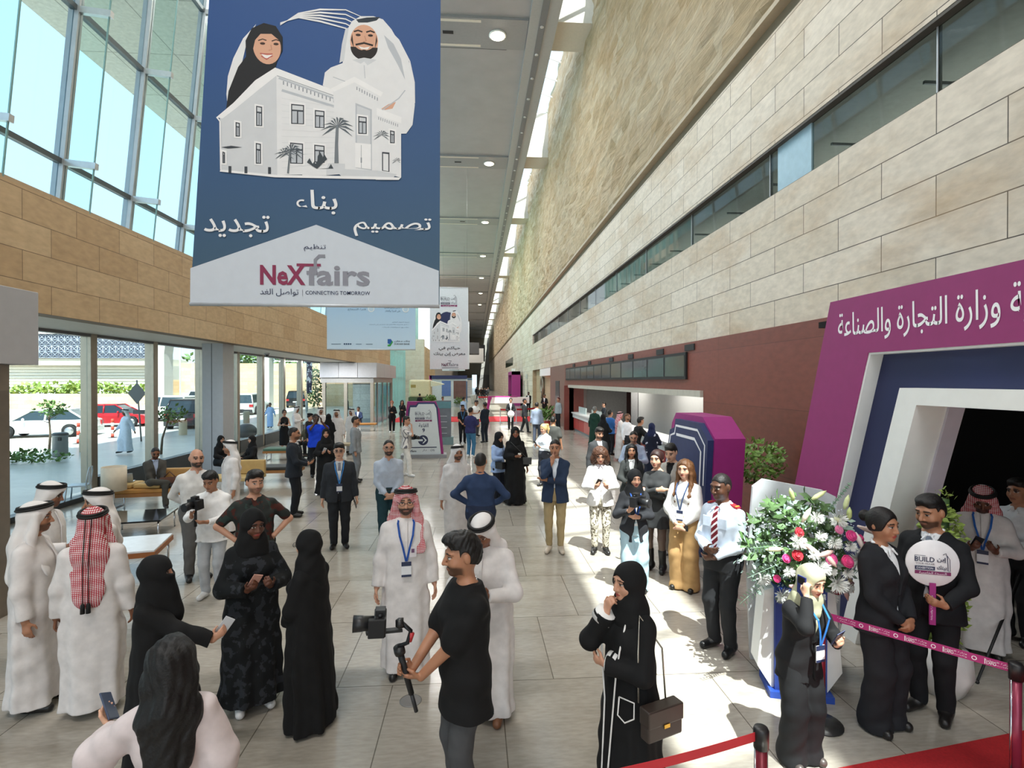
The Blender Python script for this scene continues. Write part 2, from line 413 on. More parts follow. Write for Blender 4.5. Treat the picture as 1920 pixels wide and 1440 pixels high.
ARMS = {  # wrist target, elbow pole, finger direction, palm direction for the right side (+x); mirrored for the left
    'down': ((.272, .03, .83), (.4, -.8, -.2), None, None),
    'hang': ((.28, .08, .84), (.5, -.8, -.2), None, None),
    'clasp': ((.05, .20, .93), (.8, -.5, -.2), (-.8, .3, -.5), (-.3, -.8, 0)),
    'clasphigh': ((.05, .23, 1.10), (.8, -.5, -.4), (-.8, .3, .1), (-.3, -.8, .3)),
    'phone': ((.09, .27, 1.14), (.7, -.3, -.7), (-.35, .75, .5), (-.3, -.4, .8)),
    'phonelow': ((.09, .27, 1.04), (.7, -.3, -.7), (-.35, .8, .3), (-.3, -.3, .8)),
    'cross': ((-.12, .19, 1.17), (.7, .3, -.7), (-1, .1, .15), (0, -1, 0)),
    'crosstop': ((-.10, .225, 1.24), (.7, .3, -.7), (-1, -.1, .1), (0, -1, 0)),
    'hip': ((.20, .07, 1.02), (1, -.35, .1), (-.7, -.5, -.5), (-.7, .2, -.6)),
    'chin': ((.035, .17, 1.44), (.5, .3, -1), (-.2, -.1, 1), (0, -1, .2)),
    'ear': ((.14, .12, 1.54), (.6, .5, -1), (-.15, -.25, 1), (-1, -.2, 0)),
    'eyes': ((.07, .27, 1.57), (.7, .2, -.8), (-.2, .3, .9), (-.7, -.6, .2)),
    'fore': ((.17, .30, 1.12), (.5, -.5, -.6), (-.1, .9, .3), (-1, 0, .2)),
    'hold': ((.13, .26, 1.22), (.6, -.4, -.7), (-.3, .7, .6), (-.9, -.1, .3)),
    'front': ((.02, .22, 1.12), (.8, -.4, -.5), (-.9, .3, .1), (-.2, -.9, .2)),
    'back': ((.05, -.17, .98), (.9, -.3, .1), (-.9, -.2, -.3), (0, -1, 0)),
    'pocket': ((.21, .08, .90), (.7, -.8, 0), (-.2, .3, -.9), (-1, 0, 0)),
    'fwd': ((.27, .22, .92), (.4, -.9, -.2), None, None),
    'aft': ((.27, -.20, .86), (.4, -.9, -.2), None, None),
    'counter': ((.20, .42, 1.10), (.7, -.3, -.4), (-.2, 1, -.05), (0, 0, -1)),
    'lap': ((.10, .30, .66), (.7, -.5, -.2), (-.5, .8, -.2), (0, -.2, -1)),
    'lapphone': ((.06, .30, .92), (.7, -.3, -.6), (-.4, .8, .4), (-.3, -.4, .8)),
    'up': ((.10, .22, 1.36), (.8, -.1, -.8), (-.2, .2, 1), (-.6, -.8, 0)),
    'wave': ((.5, .15, 1.15), (.4, -.4, -.8), None, None),
}
def _rot(yaw, pitch, roll=0):               # yaw turns the face to the person's left (+), pitch nods down (+)
    return np.array(Matrix.Rotation(math.radians(yaw), 3, 'Z') @ Matrix.Rotation(math.radians(-pitch), 3, 'X') @ Matrix.Rotation(math.radians(roll), 3, 'Y'))
def _ik(S, W, pole, l1, l2):
    S, W = np.array(S, float), np.array(W, float); v = W - S; d = np.linalg.norm(v); u = v / d
    d2 = min(d, (l1 + l2) * 0.995); W = S + u * d2; a = (l1 * l1 - l2 * l2 + d2 * d2) / (2 * d2); hgt = math.sqrt(max(l1 * l1 - a * a, 0))
    p = np.array(pole, float); p = p - u * (p @ u); p /= max(np.linalg.norm(p), 1e-6)
    return S + u * a + p * hgt, W
PEOPLE = {}
SEED = [0]
def person(key, at, face, label, h=1.74, fem=False, skin='tan', top='shirt', topc='c9d3e0', bot='trousers', botc='23252b', shoe='1c1a19', hair='short', hairc='17120f', headc=None, arms=('down', 'down'),
           yaw=0, pitch=4, roll=0, lean=0, girth=1.0, beard=0.0, sit=None, stride=0.0, stance=0.09, knees=None, inner='f0f0ee', tie=None, lanyard=None, badge=True, glasses=False, group=None, patt=None, hpatt=None, bpatt=None,
           arm_t=None, sleeve='long', hem=None, ghutra=0, extra=None, vox=None, flare=1.0, vdeep=1.1):
    SEED[0] += 1; sd = SEED[0]; rnd = random.Random(sd)
    loc = Vector((at[0], at[1], at[2] if len(at) > 2 else 0.0)); sc = h / 1.75
    dist = (loc - Vector((0, 0, EYE))).length
    hv = vox or min(max(dist * 0.00135, 0.006), 0.03) / sc
    tanl = math.tan(math.radians(lean)); dz = 0.0
    if sit is not None: dz = sit - 0.93
    def T(p):                               # torso frame -> body frame
        z = p[2]; up = max(z - 0.95, 0)
        return np.array((p[0], p[1] + tanl * up, z + dz - (1 - math.cos(math.radians(lean))) * up))
    def TL(lev): return [(T((0, 0, l[0]))[2], l[1], l[2], l[3] if len(l) > 3 else 0, (l[4] if len(l) > 4 else 0) + tanl * max(l[0] - .95, 0)) for l in lev]
    HS = 1.08; R = _rot(yaw, pitch, roll); piv = np.array((0, -.01, 1.52))
    def Hd(p): return T(piv) + R @ ((np.array(p, float) - piv) * HS)
    g = girth * 1.05
    # skeleton
    sw = .143 if fem else .163
    sh = [T((sw * s * (0.5 + 0.5 * g), -.014, 1.378)) for s in (1, -1)]
    el, wr, hd, pn = [None] * 2, [None] * 2, [None] * 2, [None] * 2
    for i, s in enumerate((1, -1)):
        a = arms[i]; a = ARMS[a] if isinstance(a, str) else a
        t, pole, fd, pd = (list(a) + [None] * 4)[:4]
        tgt = np.array((t[0] * s, t[1], t[2] + (dz if sit is not None and t[2] > .7 else 0)))
        if t[2] > 1.0: tgt[1] += tanl * (t[2] - 0.95)
        el[i], wr[i] = _ik(sh[i], tgt, (pole[0] * s, pole[1], pole[2]), .29, .255)
        f = wr[i] - el[i]; f /= np.linalg.norm(f)
        if fd is not None: f = np.array((fd[0] * s, fd[1], fd[2]), float); f /= np.linalg.norm(f)
        q = np.array((-s, 0.15, 0.0)) if pd is None else np.array((pd[0] * s, pd[1], pd[2]), float)
        q = q - f * (q @ f); q /= max(np.linalg.norm(q), 1e-6); hd[i], pn[i] = f, q
    hip = [np.array((.088 * s, 0, .90 if sit is None else sit)) for s in (1, -1)]
    kn, an = [None] * 2, [None] * 2
    for i, s in enumerate((1, -1)):
        if knees is not None: kn[i], an[i] = [np.array(q, float) for q in knees[i]]
        elif sit is not None: kn[i], an[i] = np.array((.12 * s, .44, sit + .03)), np.array((.12 * s, .44 + .03 * s, .09))
        else:
            ft = np.array((stance * s, stride * s, .085)); L_ = max(.412, np.linalg.norm(ft - hip[i]) / 2 * 1.004); kn[i], an[i] = _ik(hip[i], ft, (0.12 * s, 1, 0), L_, L_)
    # ---------------- body
    B = Vol()
    wst, chs, hps = (.125, .150, .172) if fem else (.148, .172, .168)
    tor = TL([(.82, hps * .9 * g, .10 * g), (.93, hps * g, .115 * g), (1.06, wst * g, .098 * g, 0, .005), (1.16, (wst + .004) * g, .10 * g, 0, .008), (1.28, chs * g, .112 * g, 0, .005), (1.37, (chs - .006), .10, 0, -.005), (1.425, chs * .74, .078, 0, -.012), (1.475, .066, .06, 0, -.014)])
    B.loft(tor, e=2.3)
    for s in (1, -1): B.rc(T((.035 * s, -.02, 1.462)), sh[(1 - s) // 2], .04, .042, k=.03)
    B.rc(T((0, -.018, 1.43)), Hd((0, -.004, 1.57)), .056 if not fem else .047, .052 if not fem else .044, k=.035)
    jw = .054 if fem else .059
    def HE(c, r, k=.02, sub=False): B.ell(Hd(c), np.array(r) * HS, R, k, sub)
    HE((0, -.004, 1.647), (.076, .097, .103)); HE((0, .022, 1.580), (jw, .072, .062), .03); HE((0, .070, 1.548), (.026, .022, .018), .025)
    for s in (1, -1): HE((.036 * s, .060, 1.606), (.030, .026, .03), .025)
    if dist < 34:
        HE((0, .076, 1.668), (.058, .022, .013), .015)
        for s in (1, -1):
            HE((.033 * s, .106, 1.644), (.020, .018, .012), .012, True); HE((.032 * s, .081, 1.642), (.0135,) * 3, .004)
            HE((.0115 * s, .099, 1.603), (.009, .010, .008), .006); HE((.079 * s, -.010, 1.634), (.010, .020, .033), .008)
        B.rc(Hd((0, .094, 1.652)), Hd((0, .117 if not fem else .112, 1.608)), .008, .0125, k=.012)
        HE((0, .092, 1.5785), (.024, .011, .0055), .006); HE((0, .091, 1.5695), (.020, .011, .0065), .006)
    bare_arm = sleeve in ('short', 'none') or top in ('tshirt', 'polo')
    fr = max(.0082, .55 * hv)
    for i, s in enumerate((1, -1)):
        B.chain([sh[i], el[i], wr[i]], [.050 * g, .040, .027] if not fem else [.042 * g, .034, .023], k=.02)
        f, q = hd[i], pn[i]; o = np.cross(q, f) * s     # o points to the thumb side
        if s > 0: o = np.cross(f, q)
        o = -o if (np.cross(f, q) @ o) * s < 0 else o
        o = np.cross(q, f) if s < 0 else np.cross(f, q)
        w = wr[i]; fac = .93 if fem else 1.0
        if hv < .011:
            B.rc(w, w + f * .075 * fac, .026, .032, k=.012, fl=(q, 2.1))
            for j, (ox, ln) in enumerate(((.030, .070), (.010, .079), (-.010, .074), (-.029, .058))):
                cu = (hd_curl(arms[i]) if isinstance(arms[i], str) else 0.55) * (1 + .12 * j)
                b0 = w + f * .082 * fac + o * ox * .85; d1 = f * math.cos(cu) + q * math.sin(cu); d2 = f * math.cos(2.1 * cu) + q * math.sin(2.1 * cu)
                b1 = b0 + d1 * ln * .55 * fac; b2 = b1 + d2 * ln * .5 * fac
                B.rc(b0, b1, fr * 1.08, fr, k=.006).rc(b1, b2, fr, fr * .82, k=.004)
            t0 = w + f * .025 + o * .024; t1 = t0 + (f * .6 + o * .65 + q * .35) * .045; t2 = t1 + (f * .9 + o * .1 + q * .4) * .034
            B.rc(t0, t1, fr * 1.5, fr * 1.2, k=.012).rc(t1, t2, fr * 1.2, fr * .95, k=.004)
        else:
            B.rc(w, w + f * .08, .030, .034, k=.012, fl=(q, 1.7)); d1 = f * .8 + q * .5
            B.rc(w + f * .08, w + f * .08 + d1 * .07, .028, .018, k=.01, fl=(q, 1.5)).rc(w + f * .03 + o * .02, w + f * .07 + o * .045, .013, .011, k=.01)
        B.chain([hip[i], kn[i], an[i]], [.082 * g, .056, .040], k=.03)
        fx = .25 * s if sit is None else 0
        B.rc(an[i] + np.array((0, -.03, -.035)), an[i] + np.array((fx * .14, .13, -.052)), .036, .028, k=.02)
    V, F = B.mesh(hv)
    base = np.array(lin(TONES.get(skin, skin))); C = np.tile(base, (len(V), 1))
    loc_h = (V - T(piv)) @ R / HS + piv; x, y, z = loc_h[:, 0], loc_h[:, 1], loc_h[:, 2] - 1.642
    fr_ = (y > .045) & (z > -.14) & (np.abs(x) < .08); ee = max(0, hv - .005)
    hc = np.array(lin(hairc)) * .9
    if beard:
        bw_ = np.clip((-.040 - .30 * np.maximum(0, .06 - y) - z) / .014, 0, 1) * np.clip((z + .132) / .012, 0, 1) * np.clip((y - .008) / .02, 0, 1) * (np.hypot(x, y - .02) > .05)
        bw_ *= ~((np.abs(x) > .012) & (np.abs(x) < .030) & (z > -.052) & (y > .05)); bw_ = (bw_ * beard)[:, None]
        C[:] = C * (1 - bw_) + hc * bw_
        mu = fr_ & (np.abs(x) < .03) & (np.abs(z + .053) < .006 + ee * .4) & (y > .08); C[mu] = C[mu] * (1 - beard) + hc * beard
    lp = fr_ & (y > .078) & ((x / .025) ** 2 + ((z + .068) / (.0095 + ee * .3)) ** 2 < 1)
    C[lp] = (np.array(lin('7d463d')) * .6 + base * .3 if skin not in ('dark', 'deep') else np.array(lin('5a3029'))) if not fem else np.array(lin('a3453f'))
    bw = fr_ & (np.abs(np.abs(x) - .034) < .021) & (np.abs(z - .0265 + .25 * np.maximum(0, np.abs(x) - .036)) < .0045 + ee * .5); C[bw] = hc * .8 + base * .1
    ex = (np.abs(x) - .0325); ey = fr_ & ((ex / (.0145 + ee * .3)) ** 2 + (z / (.0046 + ee * .35)) ** 2 < 1); C[ey] = np.array(lin('c2b7ae'))
    ir = fr_ & (ex ** 2 + z ** 2 < (.0066 + ee * .35) ** 2); C[ir] = np.array(lin('1c120d'))
    ls = fr_ & (np.abs(ex) < .0165) & (np.abs(z - .0075 - ee * .2) < .0024 + ee * .25); C[ls] = np.array(lin('1c120d'))
    if extra == 'stockings':
        st = V[:, 2] < .92; C[st] = C[st] * .15 + .02
    root = link('person', np_mesh('person', V * sc, F, C), SKIN)
    root.location = loc; root.rotation_euler = (0, 0, math.radians(face + 180)); tag(root, label, 'person', group)
    def put(name, vol, m, wr_=0.0, wf=1.0, hvx=None):
        V, F = vol.mesh(hvx or hv, wr_, sd, wf)
        if len(F): return link(name, np_mesh(name, V * sc, F), m, root)
    wrk = .0035 if dist < 25 else 0.0
    # ---------------- footwear
    if shoe:
        for i, s in enumerate((1, -1)):
            f = Vol(); a = an[i]; fx = .22 * s if sit is None else 0; low = a[2] - .083
            f.rc(a + np.array((0, -.035, -.03)), a + np.array((fx * .16, .135, -.048)), .046, .038, k=.03, fl=((0, 0, 1), 1.0)).rc(a + np.array((0, -.03, .0)), a + np.array((0, .02, -.02)), .046, .045, k=.03)
            if extra == 'boots' or extra == 'stockings': f.rc(a, a * .45 + kn[i] * .55, .047, .058, k=.03)
            f.cut(lambda X, Y, Z, q=low: Z - q + 0 * X + 0 * Y, .002)
            put('shoe', f, mat(shoe, 0.4, noise=.05))
    # ---------------- lower garment
    gl = lambda lev, w: [(l[0], l[1] + w, l[2] + w, l[3], l[4]) for l in lev]
    tm = pattern(*patt) if patt else cloth(topc); bm_ = pattern(*bpatt) if bpatt else cloth(botc)
    if top in ('thobe', 'abaya', 'dress') and sit is None: bot = None
    if bot in ('trousers', 'wide', 'jeans', 'slim'):
        t = Vol(); wk = {'trousers': (.098, .076, .062), 'wide': (.108, .105, .115), 'jeans': (.098, .073, .060), 'slim': (.096, .066, .052)}[bot]
        lo = 1.03 if sit is None else 1.03 + 0
        t.loft(gl([q for q in tor if q[0] <= T((0, 0, 1.065))[2]], .026 if hem is None and top in ('shirt', 'polo', 'blouse', 'sleeveless') else .012), k=.03, e=2.2); t.cut(lambda X, Y, Z, q=T((0, 0, 1.03))[2]: q - Z + 0 * X + 0 * Y, .003)
        for i, s in enumerate((1, -1)):
            e_ = an[i] + (kn[i] - an[i]) * (0.02 if bot != 'slim' else .12); e_ = e_ + np.array((0, 0, -.03 if bot == 'wide' else 0))
            t.chain([hip[i] + np.array((.004 * s, 0, 0)), kn[i], e_], [wk[0] * g, wk[1], wk[2]], k=.025)
            if bot == 'wide' and sit is None: t.rc(an[i], an[i] + np.array((0, .03, -.045)), .09, .11, k=.04)
        t.cut(lambda X, Y, Z: Z - .018 + 0 * X + 0 * Y, .003)
        put('trousers', t, bm_, wrk)
    elif bot == 'skirt':
        t = Vol(); t.loft([(hem or .50, .24, .20), (.75, .21, .17), (.93, .185, .13), (1.08, .14, .11)], fold=(9, [(.4, .09), (1.0, .02), (1.1, 0)], sd, 0)); put('skirt', t, bm_, wrk * .5)
    # ---------------- upper garment
    up_sw = {'long': 1, 'short': .55, 'none': 0}[sleeve]
    def sleeves(t, r0, r1, r2, k=.03, end=.97):
        for i, s in enumerate((1, -1)):
            if up_sw == 0: continue
            t.rc(T((.04 * s, -.02, 1.45)), sh[i], .046, r0 * .84, k=.03)
            if up_sw < 1: t.rc(sh[i], sh[i] + (el[i] - sh[i]) * .78, r0 * g, r1 * 1.12, k=k)
            else:
                w_ = wr[i] + (el[i] - wr[i]) * (1 - end)
                t.chain([sh[i], el[i], w_], [r0 * g, r1, r2], k=k)
                f = (wr[i] - el[i]) / np.linalg.norm(wr[i] - el[i]); lim = wr[i] - f * .012
                t.cut(lambda X, Y, Z, f=f, L=lim, c=wr[i]: np.maximum((X - L[0]) * -f[0] + (Y - L[1]) * -f[1] + (Z - L[2]) * -f[2], np.sqrt((X - c[0]) ** 2 + (Y - c[1]) ** 2 + (Z - c[2]) ** 2) - .085), .003)
    if top in ('thobe', 'abaya', 'openabaya'):
        t = Vol(); ab = top != 'thobe'; G = g * (1.05 if ab else 1.0)
        if sit is None:
            hz = hem if hem is not None else (.035 if ab else .07)
            lev = [(hz, (.27 if ab else .225) * flare, (.235 if ab else .175) * flare, 0, -.01), (.30, .245 * flare if ab else .21 * flare, .21 if ab else .165), (.60, .215 * G, .18 if ab else .150), (.93, .200 * G, .155 if ab else .138 * g), (1.10, .182 * G, .135 * g)]
            lev = [l if len(l) == 5 else l + (0, 0) for l in lev]
            t.loft(TL(lev + [(1.28, (chs + .030) * G, .135 * g, 0, .004), (1.38, chs + .020, .115, 0, -.004), (1.44, chs * .78 + .018, .094, 0, -.012), (1.488, .070, .066, 0, -.014)]), e=2.15,
                   fold=(6 if not ab else 8, [(0, .12 if ab else .105), (.5, .065), (1.0, .025), (1.2, 0)], sd * 1.3, 1.2))
        else:
            t.loft(gl(tor, .035), e=2.2); pts = [(hip[0] + hip[1]) / 2, (kn[0] + kn[1]) / 2, (an[0] + an[1]) / 2 + np.array((0, 0, .0))]
            for i in (0, 1): t.chain([hip[i], kn[i], an[i]], [.13, .12, .12], k=.1)
        if stride and sit is None:
            for i in (0, 1): t.chain([hip[i], kn[i], an[i]], [.13, .115, .105], k=.10)
            t.cut(lambda X, Y, Z, q=hz: Z - q + 0 * X + 0 * Y, .004)
        sleeves(t, .063, .062 if not ab else .066, .050 if not ab else .062, k=.04)
        if fem:
            for s in (1, -1): t.ell(T((.07 * s, .105, 1.27)), (.075, .055, .07), k=.06)
        if top == 'openabaya': pass
        put('abaya' if ab else 'thobe', t, tm, wrk * (1.0 if not ab else 1.3), .8)
        if not ab and headc is None or (not ab and ghutra):
            pass
        if not ab and dist < 22:            # placket and pocket of the robe
            yb = .135 * g + .008
            b = MB(); P = [T((0, (.118 if zz > 1.36 else yb) - (.03 if zz > 1.42 else 0), zz)) for zz in (1.46, 1.40, 1.30, 1.18, 1.06)]
            for p0, p1 in zip(P, P[1:]): b.obox(Vector((p0 + p1) / 2 * sc), (1, 0, 0), Vector(p1 - p0), (0, 1, .1), .012 * sc, np.linalg.norm(p1 - p0) / 2 * sc, .004 * sc)
            b.build('placket', cloth(topc, noise=.02), root)
    elif top in ('shirt', 'tshirt', 'polo', 'blouse', 'sleeveless'):
        t = Vol(); hz = hem if hem is not None else .93; bag = .034 if top == 'tshirt' else .016 if hem is None else .03
        low = T((0, 0, hz))[2]
        lv = gl(tor, bag); lv = [l for l in lv if l[0] > low]; w0 = np.interp(low, [q[0] for q in tor], [q[1] for q in tor]) + bag + .006
        w0 += .018 if hz < .85 else 0; lv = [(low, w0, (.018 if hz < .85 else 0) + np.interp(low, [q[0] for q in tor], [q[2] for q in tor]) + bag + .006, 0, tanl * max(hz - .95, 0))] + lv
        t.loft(lv, e=2.25, fold=(5, [(low, .035), (low + .4, .0), (3, 0)], sd, 0))
        if fem:
            for s in (1, -1): t.ell(T((.07 * s, .092, 1.27)), (.068, .062, .066), k=.04)
        if top != 'sleeveless': sleeves(t, *((.059, .053, .042) if top != 'tshirt' else (.07, .076, .07)) if top != 'blouse' else (.066, .095, .035))
        if top in ('shirt', 'polo'):        # collar
            for s in (1, -1): t.chain([T((0, -.075, 1.50)), T((.060 * s, -.03, 1.495)), T((.020 * s, .078, 1.458)), T((.050 * s, .105, 1.42))], [.011, .011, .010, .007], k=.008)
            t.cut(lambda X, Y, Z, q=T((0, 0.09, 1.50)): np.sqrt(((X - q[0]) / .032) ** 2 + ((Y - q[1]) / .06) ** 2 + ((Z - q[2]) / .065) ** 2) * .03 - .03, .006)
        put('t_shirt' if top == 'tshirt' else 'blouse' if top == 'blouse' else 'shirt', t, tm, wrk * 1.2)
    elif top in ('suit', 'blazer', 'cardigan'):
        i_ = Vol(); i_.loft(gl([q for q in tor if q[0] > T((0, 0, .9))[2]], .010), e=2.25)
        for s in (1, -1): i_.chain([T((0, -.075, 1.505)), T((.060 * s, -.03, 1.50)), T((.018 * s, .078, 1.460)), T((.046 * s, .100, 1.42))], [.011, .011, .010, .007], k=.008)
        put('shirt', i_, cloth(inner, noise=.03))
        t = Vol(); hz = hem if hem is not None else .80; low = T((0, 0, hz))[2]
        lv = [l for l in gl(tor, .030) if l[0] > low + .02]; lv = [(low, lv[0][1] + .016, lv[0][2] + .014, 0, 0)] + lv
        t.loft(lv, e=2.3)
        if fem:
            for s in (1, -1): t.ell(T((.07 * s, .096, 1.27)), (.07, .062, .066), k=.04)
        sleeves(t, .064, .057, .046, end=.93)
        zb, zt = T((0, 0, vdeep))[2], T((0, 0, 1.47))[2]
        def vee(X, Y, Z, zb=zb, zt=zt):
            w = np.where(Z > zb, .004 + (Z - zb) / (zt - zb) * .062, .004 + (zb - Z) * (.10 if top == 'suit' else .16))
            yc = tanl * np.maximum(Z - dz - .95, 0)
            return np.maximum(np.abs(X) - w, .015 + yc - Y)
        t.cut(vee, .004)
        if dist < 20:
            def lapel(X, Y, Z, zb=zb, zt=zt):
                w = .004 + (Z - zb) / (zt - zb) * .062; q = (zt - Z) / (zt - zb)
                return np.where((Z > zb + .01) & (Z < zt - .03) & (np.abs(X) < w + .012 + .05 * (1 - q)) & (Y > .02), -.006, 0.0)
            t.push(lapel)
        put('jacket', t, tm, wrk)
        if tie:
            b = MB(); P = [(T((0, .078, 1.455)), .017), (T((0, .105, 1.40)), .019), (T((0, .130, 1.28)), .03), (T((0, .128, 1.12)), .034), (T((0, .128, 1.06)), .012)]
            for (p0, w0), (p1, w1) in zip(P, P[1:]):
                vs = [(p0[0] - w0, p0[1], p0[2]), (p0[0] + w0, p0[1], p0[2]), (p1[0] + w1, p1[1], p1[2]), (p1[0] - w1, p1[1], p1[2])]
                b.prism([Vector(v) * sc for v in vs][::-1], (0, .006 * sc, 0))
            b.build('tie', pattern(*tie) if isinstance(tie, tuple) else cloth(tie), root)
    elif top == 'dress':
        t = Vol(); hz = hem if hem is not None else .55
        t.loft(TL([(hz, .20 * flare, .17 * flare), (.75, .19, .15), (.93, hps + .018, .13)] + [(1.06, wst + .016, .112), (1.28, chs + .016, .128, 0, .005), (1.38, chs + .01, .108, 0, -.005), (1.44, chs * .78 + .008, .085, 0, -.012), (1.48, .062, .060, 0, -.014)]), e=2.2, fold=(9, [(hz, .06), (.95, .0)], sd, 0))
        for s in (1, -1): t.ell(T((.07 * s, .092, 1.27)), (.068, .062, .066), k=.04)
        sleeves(t, .058, .048, .038); put('dress', t, tm, wrk)
    # ---------------- head
    HV = Vol()
    def H(c, r, k=.02, sub=False): HV.ell(Hd(c), np.array(r) * HS, R, k, sub)
    hm = mat(hairc, 0.55, 0, 0.25, 60, 'hair', 0, 0.4, 0.4)
    def half(n_, d_):                        # removes the head-frame half space n.p < d
        n_ = np.array(n_, float); w = R @ n_; o_ = Hd((0, 0, 0)); d_ = d_ * HS
        return lambda X, Y, Z: (X - o_[0]) * w[0] + (Y - o_[1]) * w[1] + (Z - o_[2]) * w[2] - d_
    cap_r = (.088, .110, .118)
    if hair in ('short', 'crop', 'quiff', 'bun', 'long', 'curly', 'pony', 'balding', 'updo'):
        gr = {'crop': .004, 'short': .012, 'quiff': .014, 'balding': .003}.get(hair, .012)
        H((0, -.008, 1.654), (.077 + gr, .097 + gr, .101 + gr * 1.2))
        if hair == 'quiff': H((0, .055, 1.738), (.062, .055, .034), .03)
        if hair in ('quiff', 'short') and dist < 14: H((0, .01, 1.735), (.075, .085, .036), .03)
        if hair == 'short' and dist < 12: HV.push(lambda X, Y, Z: .0028 * np.sin(150 * X + 40 * Y) * np.sin(140 * Y + 60 * Z) * np.cos(120 * Z))
        if hair == 'quiff' and dist < 12: HV.push(lambda X, Y, Z: .0045 * np.sin(120 * X + 50 * Y + 3 * np.sin(60 * Y)) * np.sin(60 * Y + 90 * Z))
        H((0, .128, 1.598), (.090, .104, .121 if hair != 'balding' else .155), .022, True)
        if hair in ('short', 'crop', 'quiff', 'balding'):
            HV.cut(half((0, -.5, 1), 1.612), .012)
            for s in (1, -1): H((.088 * s, .002, 1.636), (.03, .030, .042), .006, True)
            HV.cut(lambda X, Y, Z: np.maximum(half((0, -1, 0), -.030)(X, Y, Z), half((0, 0, 1), 1.690)(X, Y, Z)), .006)
        elif hair in ('bun', 'pony', 'updo'):
            HV.cut(half((0, -.3, 1), 1.590), .012)
            if hair == 'bun': H((0, -.135, 1.665), (.045, .04, .045), .015)
            elif hair == 'updo': H((0, -.11, 1.67), (.06, .05, .06), .03)
            else: HV.chain([Hd((0, -.105, 1.72)), Hd((0, -.165, 1.68)), Hd((0, -.17, 1.56)), Hd((0, -.13, 1.45))], [.022, .035, .04, .012], k=.02)
        elif hair == 'long':
            ln = 1.22 if not extra else 1.16
            for s in (1, -1):
                HV.chain([Hd((.055 * s, -.04, 1.68)), Hd((.066 * s, -.045, 1.56)), T((.085 * s, -.07, 1.40)), T((.075 * s, -.125, ln))], [.05, .05, .06, .03], k=.05)
                HV.chain([Hd((.072 * s, .02, 1.68)), Hd((.082 * s, .018, 1.58)), T((.095 * s, .035, 1.44)), T((.095 * s, .115, 1.30)), T((.09 * s, .125, 1.20))], [.022, .024, .03, .028, .012], k=.03)
            HV.chain([Hd((0, -.08, 1.66)), T((0, -.105, 1.45)), T((0, -.135, ln))], [.05, .065, .045], k=.05)
            HV.push(lambda X, Y, Z: .004 * np.sin(95 * X + 8 * np.sin(7 * Z)) * np.sin(80 * Y + 6 * np.sin(6 * Z)))
        elif hair == 'curly':
            H((0, -.02, 1.64), (.125, .125, .125), .03)
            for s in (1, -1): HV.ell(Hd((.10 * s, .0, 1.55)), (.055, .07, .09), R, .04)
            H((0, .135, 1.598), (.072, .11, .105), .01, True)
            HV.push(lambda X, Y, Z: .011 * np.sin(75 * X + 3 * np.sin(40 * Z)) * np.sin(70 * Y + 2 * np.sin(50 * X)) * np.sin(66 * Z) + .004 * np.sin(160 * X) * np.sin(150 * Z))
        put('hair', HV, hm, hvx=min(hv, .012))
    elif hair in ('ghutra', 'redghutra'):
        wm = pattern(*RED_CHECK) if hair == 'redghutra' else cloth(headc or 'e4e0de', noise=.03)
        H((0, -.004, 1.664), (.091, .113, .108), .02); H((0, .075, 1.725), (.030, .035, .026), .035)
        # cloth falls behind and beside the face to the shoulders
        sd_ = 1 if ghutra >= 0 else -1
        HV.rc(Hd((0, -.02, 1.655)), T((0, -.085, 1.40)), .094, .12, k=.04, fl=((0, 1, 0), 1.25)).rc(T((0, -.085, 1.41)), T((0, -.135, 1.18 if abs(ghutra) < 2 else 1.05)), .135, .115, k=.05, fl=((0, 1, 0), 2.6))
        for s in (1, -1):
            if abs(ghutra) == 3 or (ghutra == 1 and s == -1) or (ghutra == -1 and s == 1):      # thrown back over the shoulder
                HV.rc(Hd((.080 * s, .02, 1.66)), T((.11 * s, -.06, 1.45)), .03, .05, k=.03).rc(T((.11 * s, -.06, 1.45)), T((.10 * s, -.14, 1.25)), .05, .05, k=.04, fl=((0, 1, 0), 2))
            else:
                HV.rc(Hd((.084 * s, .035, 1.67)), T((.112 * s, .02, 1.47)), .026, .04, k=.03).rc(T((.112 * s, .02, 1.47)), T((.125 * s, .125, 1.22)), .05, .055, k=.04, fl=((0, 1, 0.3), 3.2))
        H((0, .145, 1.608), (.070, .115, .094), .012, True)
        HV.ell(T((0, .17, 1.44)), (.078, .17, .13), None, .03, True)
        if dist < 20: HV.push(lambda X, Y, Z: .0035 * np.sin(60 * X + 22 * Z + 2 * np.sin(14 * Y)) * np.clip((1.72 - Z + dz) * 4, 0, 1))
        put('ghutra', HV, wm, .002 if dist < 20 else 0)
        if headc != 'none':
            a = MB()
            for zz, rr in ((1.716, .095), (1.734, .089)):
                P = [Hd((rr * math.cos(t), -.008 + (rr + .017) * math.sin(t), zz + .022 * math.sin(t))) * sc for t in np.linspace(0, 2 * math.pi, 24, endpoint=False)]
                a.tube([Vector(p) for p in P], .0118 * sc, 8, True)
            a.build('agal', mat('0e0d0d', .7), root)
            if dist < 9 and abs(ghutra) == 2:      # cord tails of the agal
                b = MB()
                for s in (-.02, .02): b.tube([Vector(Hd((s, -.115, 1.70)) * sc), Vector(T((s, -.19, 1.40)) * sc), Vector(T((s, -.20, 1.02)) * sc)], .004 * sc, 6); b.lathe(Vector(T((s, -.20, 1.02)) * sc), [(.004, 0), (.016, -.02), (.018, -.09)], 8)
                b.build('tassel', mat('0e0d0d', .7), root)
    elif hair in ('hijab', 'niqab'):
        wm = cloth(headc or '121214', noise=.1)
        H((0, -.008, 1.655), (.092, .114, .111), .02)
